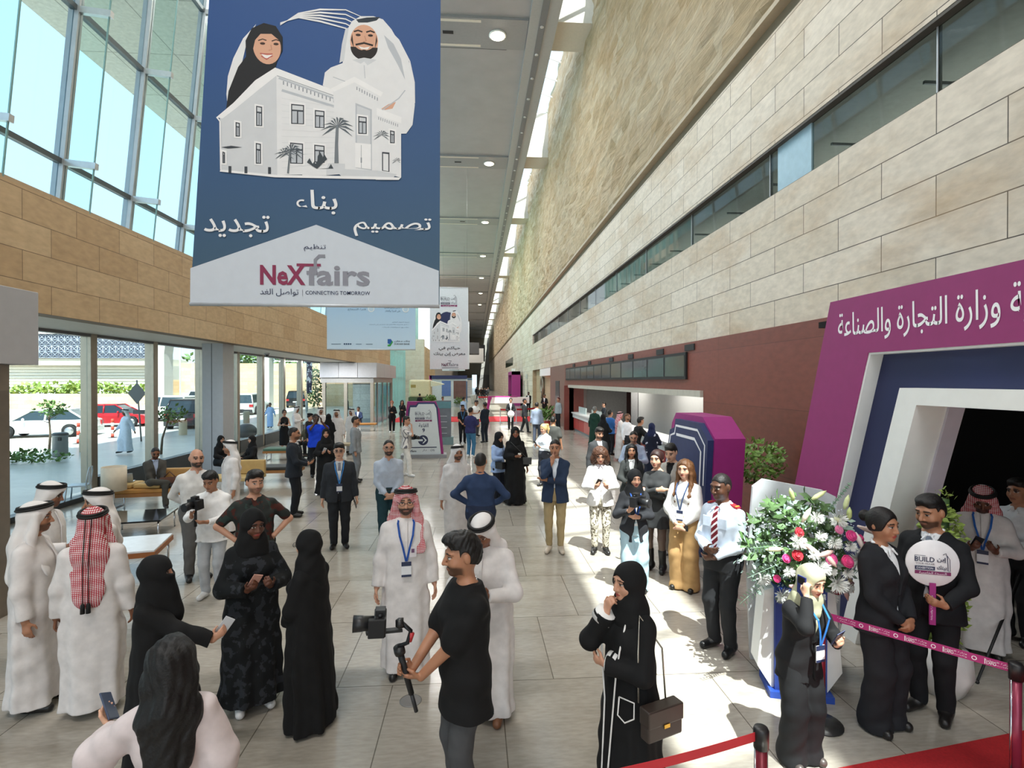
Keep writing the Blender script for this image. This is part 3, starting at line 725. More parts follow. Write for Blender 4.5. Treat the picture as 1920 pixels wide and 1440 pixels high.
        HV.rc(Hd((0, -.01, 1.60)), T((0, .0, 1.40)), .095, .135, k=.05, fl=((0, 1, 0), 1.12)).rc(T((0, .02, 1.42)), T((0, .055, 1.27)), .13, .10, k=.05, fl=((0, 1, 0), 1.5)).rc(T((0, -.04, 1.42)), T((0, -.08, 1.27)), .13, .10, k=.05, fl=((0, 1, 0), 1.7))
        if hair == 'hijab': H((0, .14, 1.614), (.065, .105, .092), .012, True)
        else:
            HV.rc(Hd((0, .06, 1.60)), T((0, .12, 1.30)), .07, .09, k=.04)
            H((0, .125, 1.648), (.062, .075, .020), .01, True)
        if dist < 20: HV.push(lambda X, Y, Z: .003 * np.sin(50 * Z + 30 * Y + 24 * np.abs(X)) * (np.abs(X) > .0))
        put('headscarf', HV, wm, .002 if dist < 20 else 0)
    elif hair == 'cap' or hair == 'beret':
        H((0, -.008, 1.654), (.083, .104, .105)); H((0, .128, 1.598), (.090, .104, .121), .01, True); HV.cut(half((0, -.5, 1), 1.612), .012); put('hair', HV, hm)
        c = Vol(); c.ell(Hd((0, -.005, 1.70)), (.094, .115, .062), R).cut(half((0, -.05, 1), 1.695), .01); c.ell(Hd((.02, .0, 1.735)), (.10, .115, .03), R, .02)
        if hair == 'cap': c.rc(Hd((0, .09, 1.70)), Hd((0, .155, 1.692)), .06, .045, k=.01, fl=(R @ np.array((0, 0, 1)), 6))
        put('cap', c, cloth(headc or '15161a'))
    # ---------------- accessories
    if glasses and dist < 16:
        b = MB()
        for s in (1, -1):
            b.tube([Vector(Hd((.034 * s + .022 * math.cos(t), .112, 1.640 + .017 * math.sin(t))) * sc) for t in np.linspace(0, 2 * math.pi, 14, endpoint=False)], .0022 * sc, 6, True)
            b.tube([Vector(Hd((.056 * s, .11, 1.645)) * sc), Vector(Hd((.082 * s, .05, 1.648)) * sc), Vector(Hd((.084 * s, -.01, 1.645)) * sc)], .0022 * sc, 6)
        b.tube([Vector(Hd((-.012, .113, 1.644)) * sc), Vector(Hd((.012, .113, 1.644)) * sc)], .0022 * sc, 6).build('glasses', mat('1a1a1c', .3), root)
    if lanyard:
        yo = .010 + (.152 if top in ('suit', 'blazer') else .150 if top == 'thobe' else .142) * (0.5 + .5 * g) + (.035 if fem else 0); zb_ = 1.12
        b = MB()
        for s in (1, -1):
            P = [T((.055 * s, -.03, 1.505)), T((.075 * s, .085, 1.45)), T((.06 * s, yo - .008, 1.35)), T((.03 * s, yo + .002, 1.24)), T((.004 * s, yo, zb_))]
            for p0, p1 in zip(P, P[1:]):
                d = Vector(p1 - p0); b.obox(Vector((p0 + p1) / 2 * sc), (1, 0, 0), d, Vector((1, 0, 0)).cross(d), .009 * sc, (d.length / 2 + .004) * sc, .002 * sc)
        b.build('lanyard', cloth(lanyard), root)
        if badge and dist < 24:
            c = MB(); q = T((0, yo + .006, zb_ - .075)); c.obox(Vector(q * sc), (1, 0, 0), (0, 1, 0), (0, 0, 1), .045 * sc, .003 * sc, .07 * sc)
            bd = c.build('badge', mat('e8e9ec', .4), root)
            c = MB(); c.obox(Vector((q + np.array((0, .004, .05))) * sc), (1, 0, 0), (0, 1, 0), (0, 0, 1), .045 * sc, .0015 * sc, .02 * sc); c.build('badge_header', mat('27314f', .5), bd); c = MB(); c.obox(Vector((q + np.array((0, .004, -.06))) * sc), (1, 0, 0), (0, 1, 0), (0, 0, 1), .045 * sc, .0015 * sc, .01 * sc)
            c.build('badge_footer', mat('27314f', .5), bd)
    M = Matrix.Translation(loc) @ Matrix.Rotation(math.radians(face + 180), 4, 'Z')
    W = lambda p: M @ Vector(np.array(p) * sc)
    D_ = lambda p: (M.to_3x3() @ Vector(p)).normalized(); Vv = lambda p: M.to_3x3() @ Vector(p)
    PEOPLE[key] = dict(root=root, W=W, D=D_, V=Vv, T=T, Hd=Hd, R=R, hand=[W(wr[i] + hd[i] * .085 + pn[i] * .028) for i in (0, 1)], fd=[D_(hd[i]) for i in (0, 1)], pn=[D_(pn[i]) for i in (0, 1)], sc=sc, el=[W(q) for q in el])
    return PEOPLE[key]
def hd_curl(a): return {'down': .35, 'hang': .3, 'clasp': .55, 'clasphigh': .55, 'phone': .6, 'phonelow': .6, 'cross': .35, 'crosstop': .35, 'hip': .4, 'chin': .75, 'ear': .7, 'eyes': .8, 'fore': .5, 'hold': .85, 'front': .5, 'counter': .15}.get(a, .4)
# ------------------------------------------------------------------ stone, wood, glass
def brick(name, c1, c2, mortar, bw, bh, plane, rough=0.5, ms=0.004, noise_sc=2.0, spots='b48f66', spot_amt=0.35, bump=0.15, off=(0, 0), rough_bump=0.0, spec=0.5, squash=0.5):
    m, n, l, b = nt(name)
    tc = n.new('ShaderNodeTexCoord'); sp = n.new('ShaderNodeSeparateXYZ'); cb = n.new('ShaderNodeCombineXYZ'); mp = n.new('ShaderNodeMapping')
    l.new(tc.outputs['Object'], sp.inputs[0]); l.new(sp.outputs['XYZ'.index(plane[0])], cb.inputs[0]); l.new(sp.outputs['XYZ'.index(plane[1])], cb.inputs[1])
    l.new(cb.outputs[0], mp.inputs[0]); mp.inputs['Location'].default_value = (off[0], off[1], 0)
    t = n.new('ShaderNodeTexBrick'); l.new(mp.outputs[0], t.inputs['Vector'])
    t.inputs['Color1'].default_value = lin(c1) + (1,); t.inputs['Color2'].default_value = lin(c2) + (1,); t.inputs['Mortar'].default_value = lin(mortar) + (1,)
    t.inputs['Scale'].default_value = 1; t.inputs['Mortar Size'].default_value = ms; t.inputs['Mortar Smooth'].default_value = 0.1; t.inputs['Brick Width'].default_value = bw; t.inputs['Row Height'].default_value = bh
    t.offset = 0.5 if squash == 0.5 else squash; t.inputs['Bias'].default_value = 0.0
    n1 = n.new('ShaderNodeTexNoise'); n1.inputs['Scale'].default_value = noise_sc; n1.inputs['Detail'].default_value = 8; n1.inputs['Roughness'].default_value = 0.65; ms_ = n.new('ShaderNodeMapping'); ms_.inputs['Scale'].default_value = (1, .42, 1) if plane == 'YZ' else (.45, 1.7, 1) if plane == 'XY' else (1, 1, 1); l.new(tc.outputs['Object'], ms_.inputs[0]); l.new(ms_.outputs[0], n1.inputs['Vector'])
    rp = n.new('ShaderNodeValToRGB'); rp.color_ramp.elements[0].position, rp.color_ramp.elements[1].position = 0.48, 0.72
    rp.color_ramp.elements[0].color = (0, 0, 0, 1); rp.color_ramp.elements[1].color = (spot_amt,) * 3 + (1,); l.new(n1.outputs[0], rp.inputs[0])
    mx = n.new('ShaderNodeMix'); mx.data_type = 'RGBA'; l.new(rp.outputs[0], mx.inputs[0]); l.new(t.outputs['Color'], mx.inputs[6]); mx.inputs[7].default_value = lin(spots) + (1,)
    n2 = n.new('ShaderNodeTexNoise'); n2.inputs['Scale'].default_value = noise_sc * 14; n2.inputs['Detail'].default_value = 6; l.new(ms_.outputs[0], n2.inputs['Vector'])
    mr = n.new('ShaderNodeMapRange'); mr.inputs[1].default_value, mr.inputs[2].default_value, mr.inputs[3].default_value, mr.inputs[4].default_value = 0.3, 0.7, 0.86, 1.08; l.new(n2.outputs[0], mr.inputs[0])
    hs = n.new('ShaderNodeHueSaturation'); l.new(mr.outputs[0], hs.inputs['Value']); l.new(mx.outputs[2], hs.inputs['Color']); l.new(hs.outputs[0], b.inputs['Base Color'])
    b.inputs['Roughness'].default_value = rough; b.inputs['Specular IOR Level'].default_value = spec
    bp = n.new('ShaderNodeBump'); bp.inputs['Strength'].default_value = bump; bp.inputs['Distance'].default_value = 0.02; bp.invert = True; l.new(t.outputs['Fac'], bp.inputs['Height'])
    last = bp
    if rough_bump:
        m3 = n.new('ShaderNodeMapping'); l.new(cb.outputs[0], m3.inputs[0]); m3.inputs['Scale'].default_value = (0.22, 1.5, 1); n3 = n.new('ShaderNodeTexNoise'); n3.inputs['Scale'].default_value = 2.2; n3.inputs['Detail'].default_value = 9; n3.inputs['Roughness'].default_value = .7; l.new(m3.outputs[0], n3.inputs['Vector'])
        b2 = n.new('ShaderNodeBump'); b2.inputs['Strength'].default_value = rough_bump; b2.inputs['Distance'].default_value = 0.35; l.new(n3.outputs[0], b2.inputs['Height']); l.new(bp.outputs[0], b2.inputs['Normal']); last = b2
    l.new(last.outputs[0], b.inputs['Normal'])
    return m
FLOOR = brick('floor_stone', 'a49d92', 'b2aba0', '665f55', 1.03, 1.37, 'XY', 0.16, 0.005, 1.5, '81776a', 0.55, 0.05, (0.78, -5.13 + 1.37 * 4), spec=0.45)
WALL_R = brick('travertine', 'cfc2ae', 'ddd2c2', '4d453b', 1.75, 0.5, 'YZ', 0.6, 0.007, 0.9, 'b3946c', 0.6, 0.2, (0, 0.1))
ROUGH = brick('split_stone', 'cdb690', 'e0d0b2', 'b39b76', 1.1, 0.42, 'YZ', 0.85, 0.004, 0.5, 'b99362', 0.55, 0.2, (0, 0), 1.0)
BAND = brick('sandstone', 'b89b74', 'c8ae88', '6f5b41', 1.2, 0.5, 'YZ', 0.6, 0.006, 0.8, 'a5835a', 0.4, 0.2, (0.3, -0.05))
BAND_X = brick('sandstone', 'b89b74', 'c8ae88', '6f5b41', 1.2, 0.5, 'XZ', 0.6, 0.006, 0.8, 'a5835a', 0.4, 0.2, (0.3, -0.05))
PALE = brick('pale_stone', 'd8cfc6', 'e0d9d0', '9a9188', 1.1, 0.42, 'XZ', 0.6, 0.005, 0.9, 'bdb1a4', 0.35, 0.2)
YARD = brick('yard_wall', 'dcbf98', 'e9d2b0', 'c9ab82', 1.4, 0.4, 'XZ', 0.8, 0.01, 0.6, 'cfa877', 0.5, 0.3)
ALCOVE = brick('alcove_stone', 'b79f80', 'c0a98a', '8d7a61', 1.6, 0.62, 'YZ', 0.6, 0.006, 0.9, 'a58a68', 0.4, 0.2)
WOOD = brick('brown_panel', '7a4032', '84463a', '55291f', 6.5, 1.22, 'YZ', 0.45, 0.004, 0.8, '6d3527', 0.4, 0.1, (1.2, 0.05), squash=0.0)
ALU = mat('b7b9bd', 0.38, 0.35, 0.04, name='aluminium')
ALU_D = mat('6f7072', 0.4, 0.6, 0.05, name='dark_aluminium')
STEEL = mat('a89f90', 0.32, 0.85, 0.05, name='bronze_steel')
PANEL = mat('b9babf', 0.45, 0.15, 0.03, name='grey_panel')
WHITE = mat('e9e9e6', 0.6, 0, 0.02, name='white_paint')
CHROME = mat('d0d0d2', 0.12, 1.0, 0.02, name='chrome')
BLACK = mat('101012', 0.5, 0, 0.05, name='black')
def glass_mat(name, tint, refl=1.0):
    m = bpy.data.materials.new(name); m.use_nodes = True; n, l = m.node_tree.nodes, m.node_tree.links; n.clear()
    o = n.new('ShaderNodeOutputMaterial'); tr = n.new('ShaderNodeBsdfTransparent'); tr.inputs[0].default_value = tint + (1,)
    gl = n.new('ShaderNodeBsdfGlossy'); gl.inputs['Roughness'].default_value = 0.02
    lw = n.new('ShaderNodeLayerWeight'); lw.inputs[0].default_value = 0.5; pw = n.new('ShaderNodeMath'); pw.operation = 'POWER'; pw.inputs[1].default_value = 5.0; l.new(lw.outputs['Facing'], pw.inputs[0]); fr = n.new('ShaderNodeMath'); fr.operation = 'MULTIPLY_ADD'; fr.inputs[1].default_value = 0.45; fr.inputs[2].default_value = 0.025; l.new(pw.outputs[0], fr.inputs[0]); mu = n.new('ShaderNodeMath'); mu.operation = 'MULTIPLY'; mu.inputs[1].default_value = refl
    mx = n.new('ShaderNodeMixShader'); l.new(fr.outputs[0], mu.inputs[0]); l.new(mu.outputs[0], mx.inputs[0]); l.new(tr.outputs[0], mx.inputs[1]); l.new(gl.outputs[0], mx.inputs[2]); l.new(mx.outputs[0], o.inputs[0])
    return m
GLASS = glass_mat('tinted_glass', (0.72, 0.795, 0.82), 0.7)
SKYGL = glass_mat('facade_glass', (0.66, 0.775, 0.825), 0.6)
FIN = glass_mat('fin_glass', (0.92, 0.98, 0.975), 0.35)
GREEN = glass_mat('green_glass', (0.62, 0.86, 0.82), 0.8)
DARKGL = glass_mat('smoked_glass', (0.55, 0.60, 0.58), 1.0)

XL, XB, XR, ZT = -9.5, -7.4, 5.6, 19.5     # glazed line, stone band, right wall, ceiling
# ------------------------------------------------------------------ shell
struct(box('floor', FLOOR, -9.6, 6.9, -20, 215, -0.3, 0))
# ceiling: panels between cross ribs, an edge strip with small lamps along the skylight
struct(box('ceiling', mat('b2b2b4', 0.4, 0.3, 0.05, 1.0, name='ceiling_metal'), -8.0, 2.5, -25, 215, ZT, ZT + 0.4))
struct(box('trim_1', mat('b3b4b5', 0.5, 0.2, 0.03), 2.5, 3.8, -25, 215, ZT - 0.25, ZT + 1.2))
struct(box('trim_2', mat('85868a', 0.5, 0.3, 0.03), 2.95, 3.25, -25, 215, ZT - 0.3, ZT - 0.24))
k = 0
for y in (-20, -5, 10, 25, 40, 55, 70, 85, 100, 115, 130, 145, 160, 175, 190):
    if y > 0: b = struct(box('ceiling_beam', mat('d9d2c4', 0.7, 0, 0.03), 3.82, 5.9, y - 0.3, y + 1.9, ZT + 0.1, ZT + 3.4))
    r = empty('ceiling_rib', (0, y, 0), kind='structure')
    box('rib_panel', mat('a2a3a5', 0.45, 0.3, 0.03), -8, 2.48, -0.6, 1.6, ZT - 0.12, ZT + 0.02, r)
    for dy in (-0.5, 1.3): box('light_slot', mat('e6ddd2', 0.5, 0, 0.02), -8, 0.3, dy, dy + 0.16, ZT - 0.14, ZT - 0.11, r)
    box('shadow_gap', mat('3a3b3d', 0.6), -8, 1.6, 1.62, 1.8, ZT - 0.02, ZT + 0.02, r)
    for i in range(3 if y < 60 else 0): box('sprinkler_slot', BLACK, -1.5 - 3 * i, -1.0 - 3 * i, 0.35, 0.55, ZT - 0.14, ZT - 0.115, r)
    if y < 150:                              # the two light slots of the rib give off light
        ld = bpy.data.lights.new('slot_light', 'AREA'); ld.shape = 'RECTANGLE'; ld.size, ld.size_y, ld.energy, ld.color = 8.2, 0.5, 620, (1.0, 0.97, 0.93)
        lo_ = bpy.data.objects.new('slot_light', ld); COL.objects.link(lo_); lo_.location = (-3.6, y + .4, ZT - .17)
    if y < 120:
        lp = empty('ceiling_downlight', (1.1, y + 0.5, ZT - 0.12), 0, None, 'lamp', 'round downlights along the ceiling ribs')
        lp['label'] = 'round warm downlight glowing in a grey ceiling rib beside the skylight'
        MB().lathe((0, 0, 0), [(.42, 0), (.42, -.05), (.36, -.06)], 20).build('housing', WHITE, lp)
        MB().lathe((0, 0, -.06), [(.34, 0), (.33, -.02), (.2, -.05)], 20).build('bulb', mat('fff0d2', 0.5, emit=14.0 if y in (25,) else 5.0), lp)
for y in np.arange(14, 110, 2.1):           # small lamps in the edge strip
    o = MB().lathe((3.1, y, ZT - 0.33), [(.05, 0), (.09, .0), (.09, .04)], 12).build('edge_spotlight', mat('d8d8da', .3, .4))
    tag(o, 'tiny round spotlight in the groove along the skylight edge', 'lamp', 'small spotlights along the ceiling edge')
# skylight bars over the gap
for i, y in enumerate(np.arange(-22, 200, 2.05)):
    if i < 110:
        sb = MB().obox((4.85, y, ZT + 3.6), (1, .35, -.12), (0, 1, 0), (.12, 0, 1), 1.25, .05, .03).build('skylight_bar', WHITE); sb['kind'] = 'structure'
struct(box('window_90', glass_mat('skylight_glass', (0.85, 0.9, 0.92), 0.5), 3.8, 6.0, -25, 215, ZT + 3.75, ZT + 3.78))
# right wall: smooth courses, ribbon window, groove, rough upper stone
struct(box('wall_right', WALL_R, XR, XR + 0.6, -20, 51.5, 3.9, 6.4))
struct(box('wall_right_upper', WALL_R, XR, XR + 0.12, -20, 215, 7.32, 9.45))
struct(box('wall_right_far', WALL_R, XR, XR + 0.6, 51.5, 215, 4.5, 7.32))
struct(box('wall_right_low', WALL_R, XR, XR + 0.6, 51.5, 215, 0, 4.5))
V_ = np.meshgrid(np.linspace(-20, 215, 471), np.linspace(9.75, ZT + 4, 56), indexing='ij')
rn = np.random.RandomState(3)
cz = 0.42; row = np.floor((V_[1] - 9.75) / cz).astype(int); colk = np.floor(V_[0] / 1.1 + row * .37).astype(int)
hsh = (np.sin(row * 12.9898 + colk * 78.233) * 43758.5453) % 1
dep = -0.16 * hsh - 0.05 * np.sin(3.1 * V_[0] + 2 * np.sin(5 * V_[1])) * np.sin(7 * V_[1] + V_[0])
dep[:, 0] = 0
vs = np.stack([XR + 0.0 + dep, V_[0], V_[1]], -1).reshape(-1, 3); ny, nz = V_[0].shape
ii, jj = np.meshgrid(np.arange(ny - 1), np.arange(nz - 1), indexing='ij'); q = (ii * nz + jj).ravel()
fs = np.stack([q, q + nz, q + nz + 1, q + 1], 1)[:, ::-1]
me = np_mesh('wall_right_rough', vs, fs); me.polygons.foreach_set('use_smooth', np.zeros(len(fs), bool))
struct(link('wall_right_rough', me, ROUGH))
struct(box('wall_right_core', ROUGH, XR + 0.3, XR + 0.7, -20, 215, 9.4, ZT + 4))
struct(box('trim_3', mat('8a7c66', .7), XR + .05, XR + 0.35, -20, 215, 9.44, 9.76))
struct(box('trim_4', mat('b9ab94', .7), XR - .16, XR + 0.3, -20, 215, 9.70, 9.80))
# ribbon window with a walkway behind it
for i in range(19):
    y0 = -20 + i * 3.75 if i < 19 else 0
    w = empty('window_%d' % (100 + i), (XR + .12, y0, 6.4), kind='structure')
    MB().box(0, .02, .02, 3.73, .0, .92).build('pane', DARKGL, w)
    box('frame', ALU, -.01, .05, 3.73, 3.75, 0, .92, w)
box('blue_panel', mat('a9c6d4', .25, 0, .05), -.02, .03, 2.45, 3.45, 0, .92, bpy.context.scene.objects['window_107'])
struct(box('floor_upper', mat('8b8880', .6), XR + .6, 9.5, -20, 51.5, 6.25, 6.4)); struct(box('ceiling_upper', mat('b5b3ab', .7), XR + .12, 9.5, -20, 51.5, 7.9, 8.0)); struct(box('wall_upper', mat('86827b', .7), 9.4, 9.5, -20, 51.5, 6.4, 7.9))
struct(box('trim_5', mat('55504a', .7), XR, XR + .14, -20, 51.5, 7.28, 7.33))
for i in range(24):
    y = -3 + i * 2.2; r = empty('railing_frame', (7.6, y, 6.4), 0, 'slim dark upright glazing frame seen behind the ribbon window', 'frame', 'slim dark frames behind the ribbon window')
    box('post', ALU_D, -.03, .03, -.03, .03, 0, 1.25, r); box('crossbar', ALU_D, -.5, .0, -.02, .02, 1.2, 1.25, r)
for i in range(6):                           # upward fill lights, added to brighten the upper walkway
    ld = bpy.data.lights.new('walkway_fill', 'AREA'); ld.shape = 'RECTANGLE'; ld.size, ld.size_y, ld.energy = .6, 7, 38
    lo_ = bpy.data.objects.new('walkway_fill', ld); COL.objects.link(lo_); lo_.location = (8.6, 1 + i * 9, 6.5); lo_.rotation_euler = (0, math.radians(165), 0)
for y in (15.5, 20, 27):  # fill lights added to lift the space behind the ticket counter
    ld = bpy.data.lights.new('counter_fill', 'AREA'); ld.shape = 'RECTANGLE'; ld.size, ld.size_y, ld.energy, ld.color = 1.0, 3.0, 45, (1.0, .95, .88)
    lo_ = bpy.data.objects.new('counter_fill', ld); COL.objects.link(lo_); lo_.location = (7.4, y, 2.98)
lp = empty('pendant_lamp', (6.6, 5.55, 6.55), 0, 'dark conical pendant lamp glowing orange behind the ribbon window', 'lamp')
MB().lathe((0, 0, 0), [(.45, .0), (.20, .5), (.06, .95), (.05, 1.1)], 20).build('lamp_shade', mat('2a2522', .6), lp); MB().lathe((0, 0, 0), [(.40, -.02), (.35, .03)], 20).build('bulb', mat('ffb060', .5, emit=3.0), lp)
# brown panelled front with the ticket counter opening
KY0, KY1 = 12.6, 31.0
struct(box('wall_panel', WOOD, XR - .06, XR + .2, 7.0, KY0, 0, 3.9))
struct(box('wall_panel_lintel', WOOD, XR - .06, XR + .2, KY0, KY1, 2.62, 3.9))
struct(box('wall_panel_end', WOOD, XR - .06, XR + .2, KY1, 32.6, 0, 3.9)); struct(box('trim_6', mat('6d2a1f', .5), XR - .35, XR + .8, 31.0, 31.2, 0, 2.62))
struct(box('wall_counter_back', mat('4a241d', .6, noise=.15), 9.4, 9.6, 27.0, KY1 + 1.6, 0, 3.9)); struct(box('wall_counter_side', mat('b9bab8', .7), 6.9, 9.5, KY1 + 1.5, KY1 + 1.6, 0, 3.9))
struct(box('wall_counter_pale', mat('b6b8b6', .6, noise=.02), 8.4, 8.5, KY0 - .6, 27.0, 0, 3.0)); struct(box('wall_counter_pier', mat('9a9b9b', .6), 8.4, 9.4, 26.9, 28.2, 0, 3.0))
struct(box('ceiling_counter', mat('6c6a68', .7), XR + .2, 9.6, KY0 - .6, KY1 + 1.6, 3.0, 3.1)); struct(box('wall_counter_end', mat('55302a', .7), XR + .2, 8.5, KY0 - .7, KY0 - .6, 0, 3.0)); struct(box('floor_counter', mat('8a857c', .4), 6.9, 9.6, KY0 - .6, KY1 + 1.6, -.3, 0))
struct(box('trim_7', mat('c9c4b8', .4, .3), XR - .14, XR + .05, KY0, KY1, 2.5, 2.66))
struct(box('wall_fascia_back', mat('4a3a32', .8), 9.6, 9.8, -20, 52, 0, 8))
for i, (y, h_) in enumerate(((29.5, .2), (25.4, .2), (21.3, .2), (18.6, .22), (15.6, .22), (13.4, .24))):
    tag(box('air_vent', mat('2b2a2a', .7), XR - .09, XR - .05, y - .3, y + .3, 3.68, 3.84), 'small dark square vent grille high on the brown panelled wall', 'vent', 'dark vents above the menu boards')
# alcove of hall nine
struct(box('wall_alcove', ALCOVE, XR + .35, XR + .6, 38.9, 51.5, 0, 3.9)); struct(box('wall_alcove_end', ALCOVE, XR + .01, XR + .6, 51.3, 51.49, 0, 3.9)); struct(box('wall_panel_far', mat('7d5a50', .5), XR - .06, XR + .2, 32.6, 38.9, 0, 3.9)); struct(box('trim_8', WHITE, XR - .02, XR + .5, 38.9, 45.5, 3.3, 3.88))
struct(box('door_9', mat('4a4c4d', .3, .3), XR - .09, XR - .05, 34.6, 36.2, 0.1, 2.9))
n9 = MB(); n9.tube([(XR + .20, 45.6 + .62 * math.cos(t), 2.55 + .62 * math.sin(t)) for t in np.linspace(0, 2 * math.pi, 28, endpoint=False)], .12, 8, True)
n9.tube([(XR + .20, 45.6 - .62 * 1.0, 2.55), (XR + .20, 45.0, 2.2), (XR + .20, 45.35, 1.75), (XR + .20, 45.75, 1.45)], .12, 8)
tag(n9.build('hall_number', mat('8a8072', .35, .5)), 'large grey metal numeral nine mounted on the tan alcove wall', 'sign')
# left: stone band over a glazed front
struct(box('wall_left', BAND, XB - .35, XB, -20, 47.5, 4.05, 6.1))
struct(box('ceiling_soffit', mat('c9c4ba', .6, noise=.04), XL - .3, XB - .35, -20, 47.5, 4.05, 4.25))
struct(box('trim_10', mat('b29a78', .6), XB - .6, XB - .001, -20, 47.5, 6.1, 6.16))
def column(name, x, y, w, d, label):
    c = empty(name, (x, y, 0), kind='structure')
    box('front_face', mat('b4b8be', .45, .1, .03), -w / 2, w / 2, -d / 2, d / 2, 0, 4.06, c); box('joint', mat('5d6165', .6), -w / 2 + w * .44, -w / 2 + w * .47, -d / 2 - .004, -d / 2, 0, 4.05, c)
    return c
for y, lb in ((18.6, 'dark dome camera under the stone band nearest the grey column'), (22.8, 'second dark dome camera under the stone band')):
    d_ = empty('dome_camera', (-8.6, y, 4.05), 0, lb, 'security camera'); MB().lathe((0, 0, 0), [(.11, 0), (.11, -.05), (.08, -.06)], 16).build('mount', ALU, d_); MB().ball((0, 0, -.06), (.08, .08, .08), 14, 8).build('dome', mat('1b1c1e', .15), d_)
c0 = gp(428, 884); column('column', -8.05, 17.4, .62, .75, '')
# ground-floor glazing
ys = [-8, -4.5, -1, 7.6, 10.9] + [round(at_x(px, 700, XL).y, 2) for px in (169, 286, 377, 443, 490, 530, 563)] + [33.4]
for i in range(len(ys) - 1):
    y0, y1 = ys[i], ys[i + 1]
    if y0 == -1: continue
    w = empty('window_%d' % (i + 1), (XL, y0, 0), kind='structure')
    box('mullion', STEEL, -.16, .10, -.11, .11, 0.02, 4.05, w, .01); box('pane', GLASS, -.01, .01, .11, y1 - y0 - .11, .1, 4.02, w)
    box('sill', mat('4a5054', .4, .2), -.12, .12, .11, y1 - y0 - .11, 0, .5 if i > 4 else .12, w); box('head', ALU_D, -.1, .1, .11, y1 - y0 - .11, 3.98, 4.05, w)
# upper facade, leaning in a little, with fins of glass on brackets
lean = 0.10
ys2 = [5.5, 7.1, 8.95, 10.85, 12.9, 15.1, 17.6, 20.3, 23.2, 26.3, 29.6, 33, 36.5, 40.2, 44, 47.6]
for i in range(len(ys2) - 1):
    y0, y1 = ys2[i], ys2[i + 1]
    w = empty('window_%d' % (30 + i), (-8.02, y0, 6.16), kind='structure'); w.rotation_euler = (0, lean, 0)
    H_ = ZT - 6.1
    box('mullion', ALU, -.10, .09, -.06, .06, 0, H_, w); box('pane', SKYGL, -.01, .01, .06, y1 - y0 - .06, 0, H_, w)
    for z in (0.95, 3.9, 6.8, 9.7, 12.5): box('transom', mat('5b6164', .4, .4), -.06, .06, .06, y1 - y0 - .06, z - .05, z + .05, w)
    f = box('glass_fin', FIN, .09, .60, -.012, .012, 0, H_, w); box('edge', mat('7fa6a6', .2), .60, .62, -.014, .014, 0, H_, f)
    for z in (0.95, 3.9, 6.8): box('bracket', mat('c9cdd0', .3, .5), .06, .66, -.05, .05, z - .07, z + .05, w)
struct(box('wall_left_high', mat('9fa3a5', .5), -8.4, -8.02, -25, 4.5, 6.1, ZT)); 
# far end: greener glass front and a stone pier, then the wall beyond
for i in range(16):
    y = 47.6 + i * 2.1; w = empty('window_%d' % (60 + i), (-8.6, y, 0), kind='structure')
    box('mullion', mat('a9c0bd', .3, .3), -.1, .35, -.06, .06, 0, ZT, w); box('pane', GREEN, -.01, .01, .06, 2.04, 0, ZT, w)
    for z in (3.2, 6.1, 9.2, 12.4, 15.6): box('transom', mat('7e9a98', .4, .3), -.06, .08, .06, 2.04, z - .06, z + .06, w)
struct(box('wall_pier', brick('pier_stone', 'd2c7b6', 'dcd2c3', '8d8476', 1.2, .5, 'XZ', .6), -8.6, -6.2, 66, 67, 0, 8)); struct(box('wall_pier_side', BAND, -6.6, -6.2, 67, 84, 0, 7.2)); struct(box('wall_left_far', mat('a3a09b', .6), -6.6, -6.3, 84, 215, 0, ZT))
struct(box('wall_end', mat('a9a69f', .7), -8, XR, 205, 205.4, 5.2, ZT)); struct(box('wall_end_left', mat('8d8b88', .7), -8, -1.0, 205, 205.4, 0, 5.2)); struct(box('wall_end_right', mat('8d8b88', .7), .8, XR, 205, 205.4, 0, 5.2))
struct(box('door_1', GLASS, -1, .8, 205.1, 205.2, 0, 5.2))
struct(box('ceiling_bridge', mat('5c5d5f', .6), -6.3, 1.0, 120, 126, 9, 11.5)); struct(box('ceiling_bridge_white', mat('d9d9d6', .6), -6.3, 2.5, 150, 156, 8, 12)); struct(box('ceiling_bridge_dark', mat('46474a', .6), -6.3, 3.2, 165, 170, 9, 14))
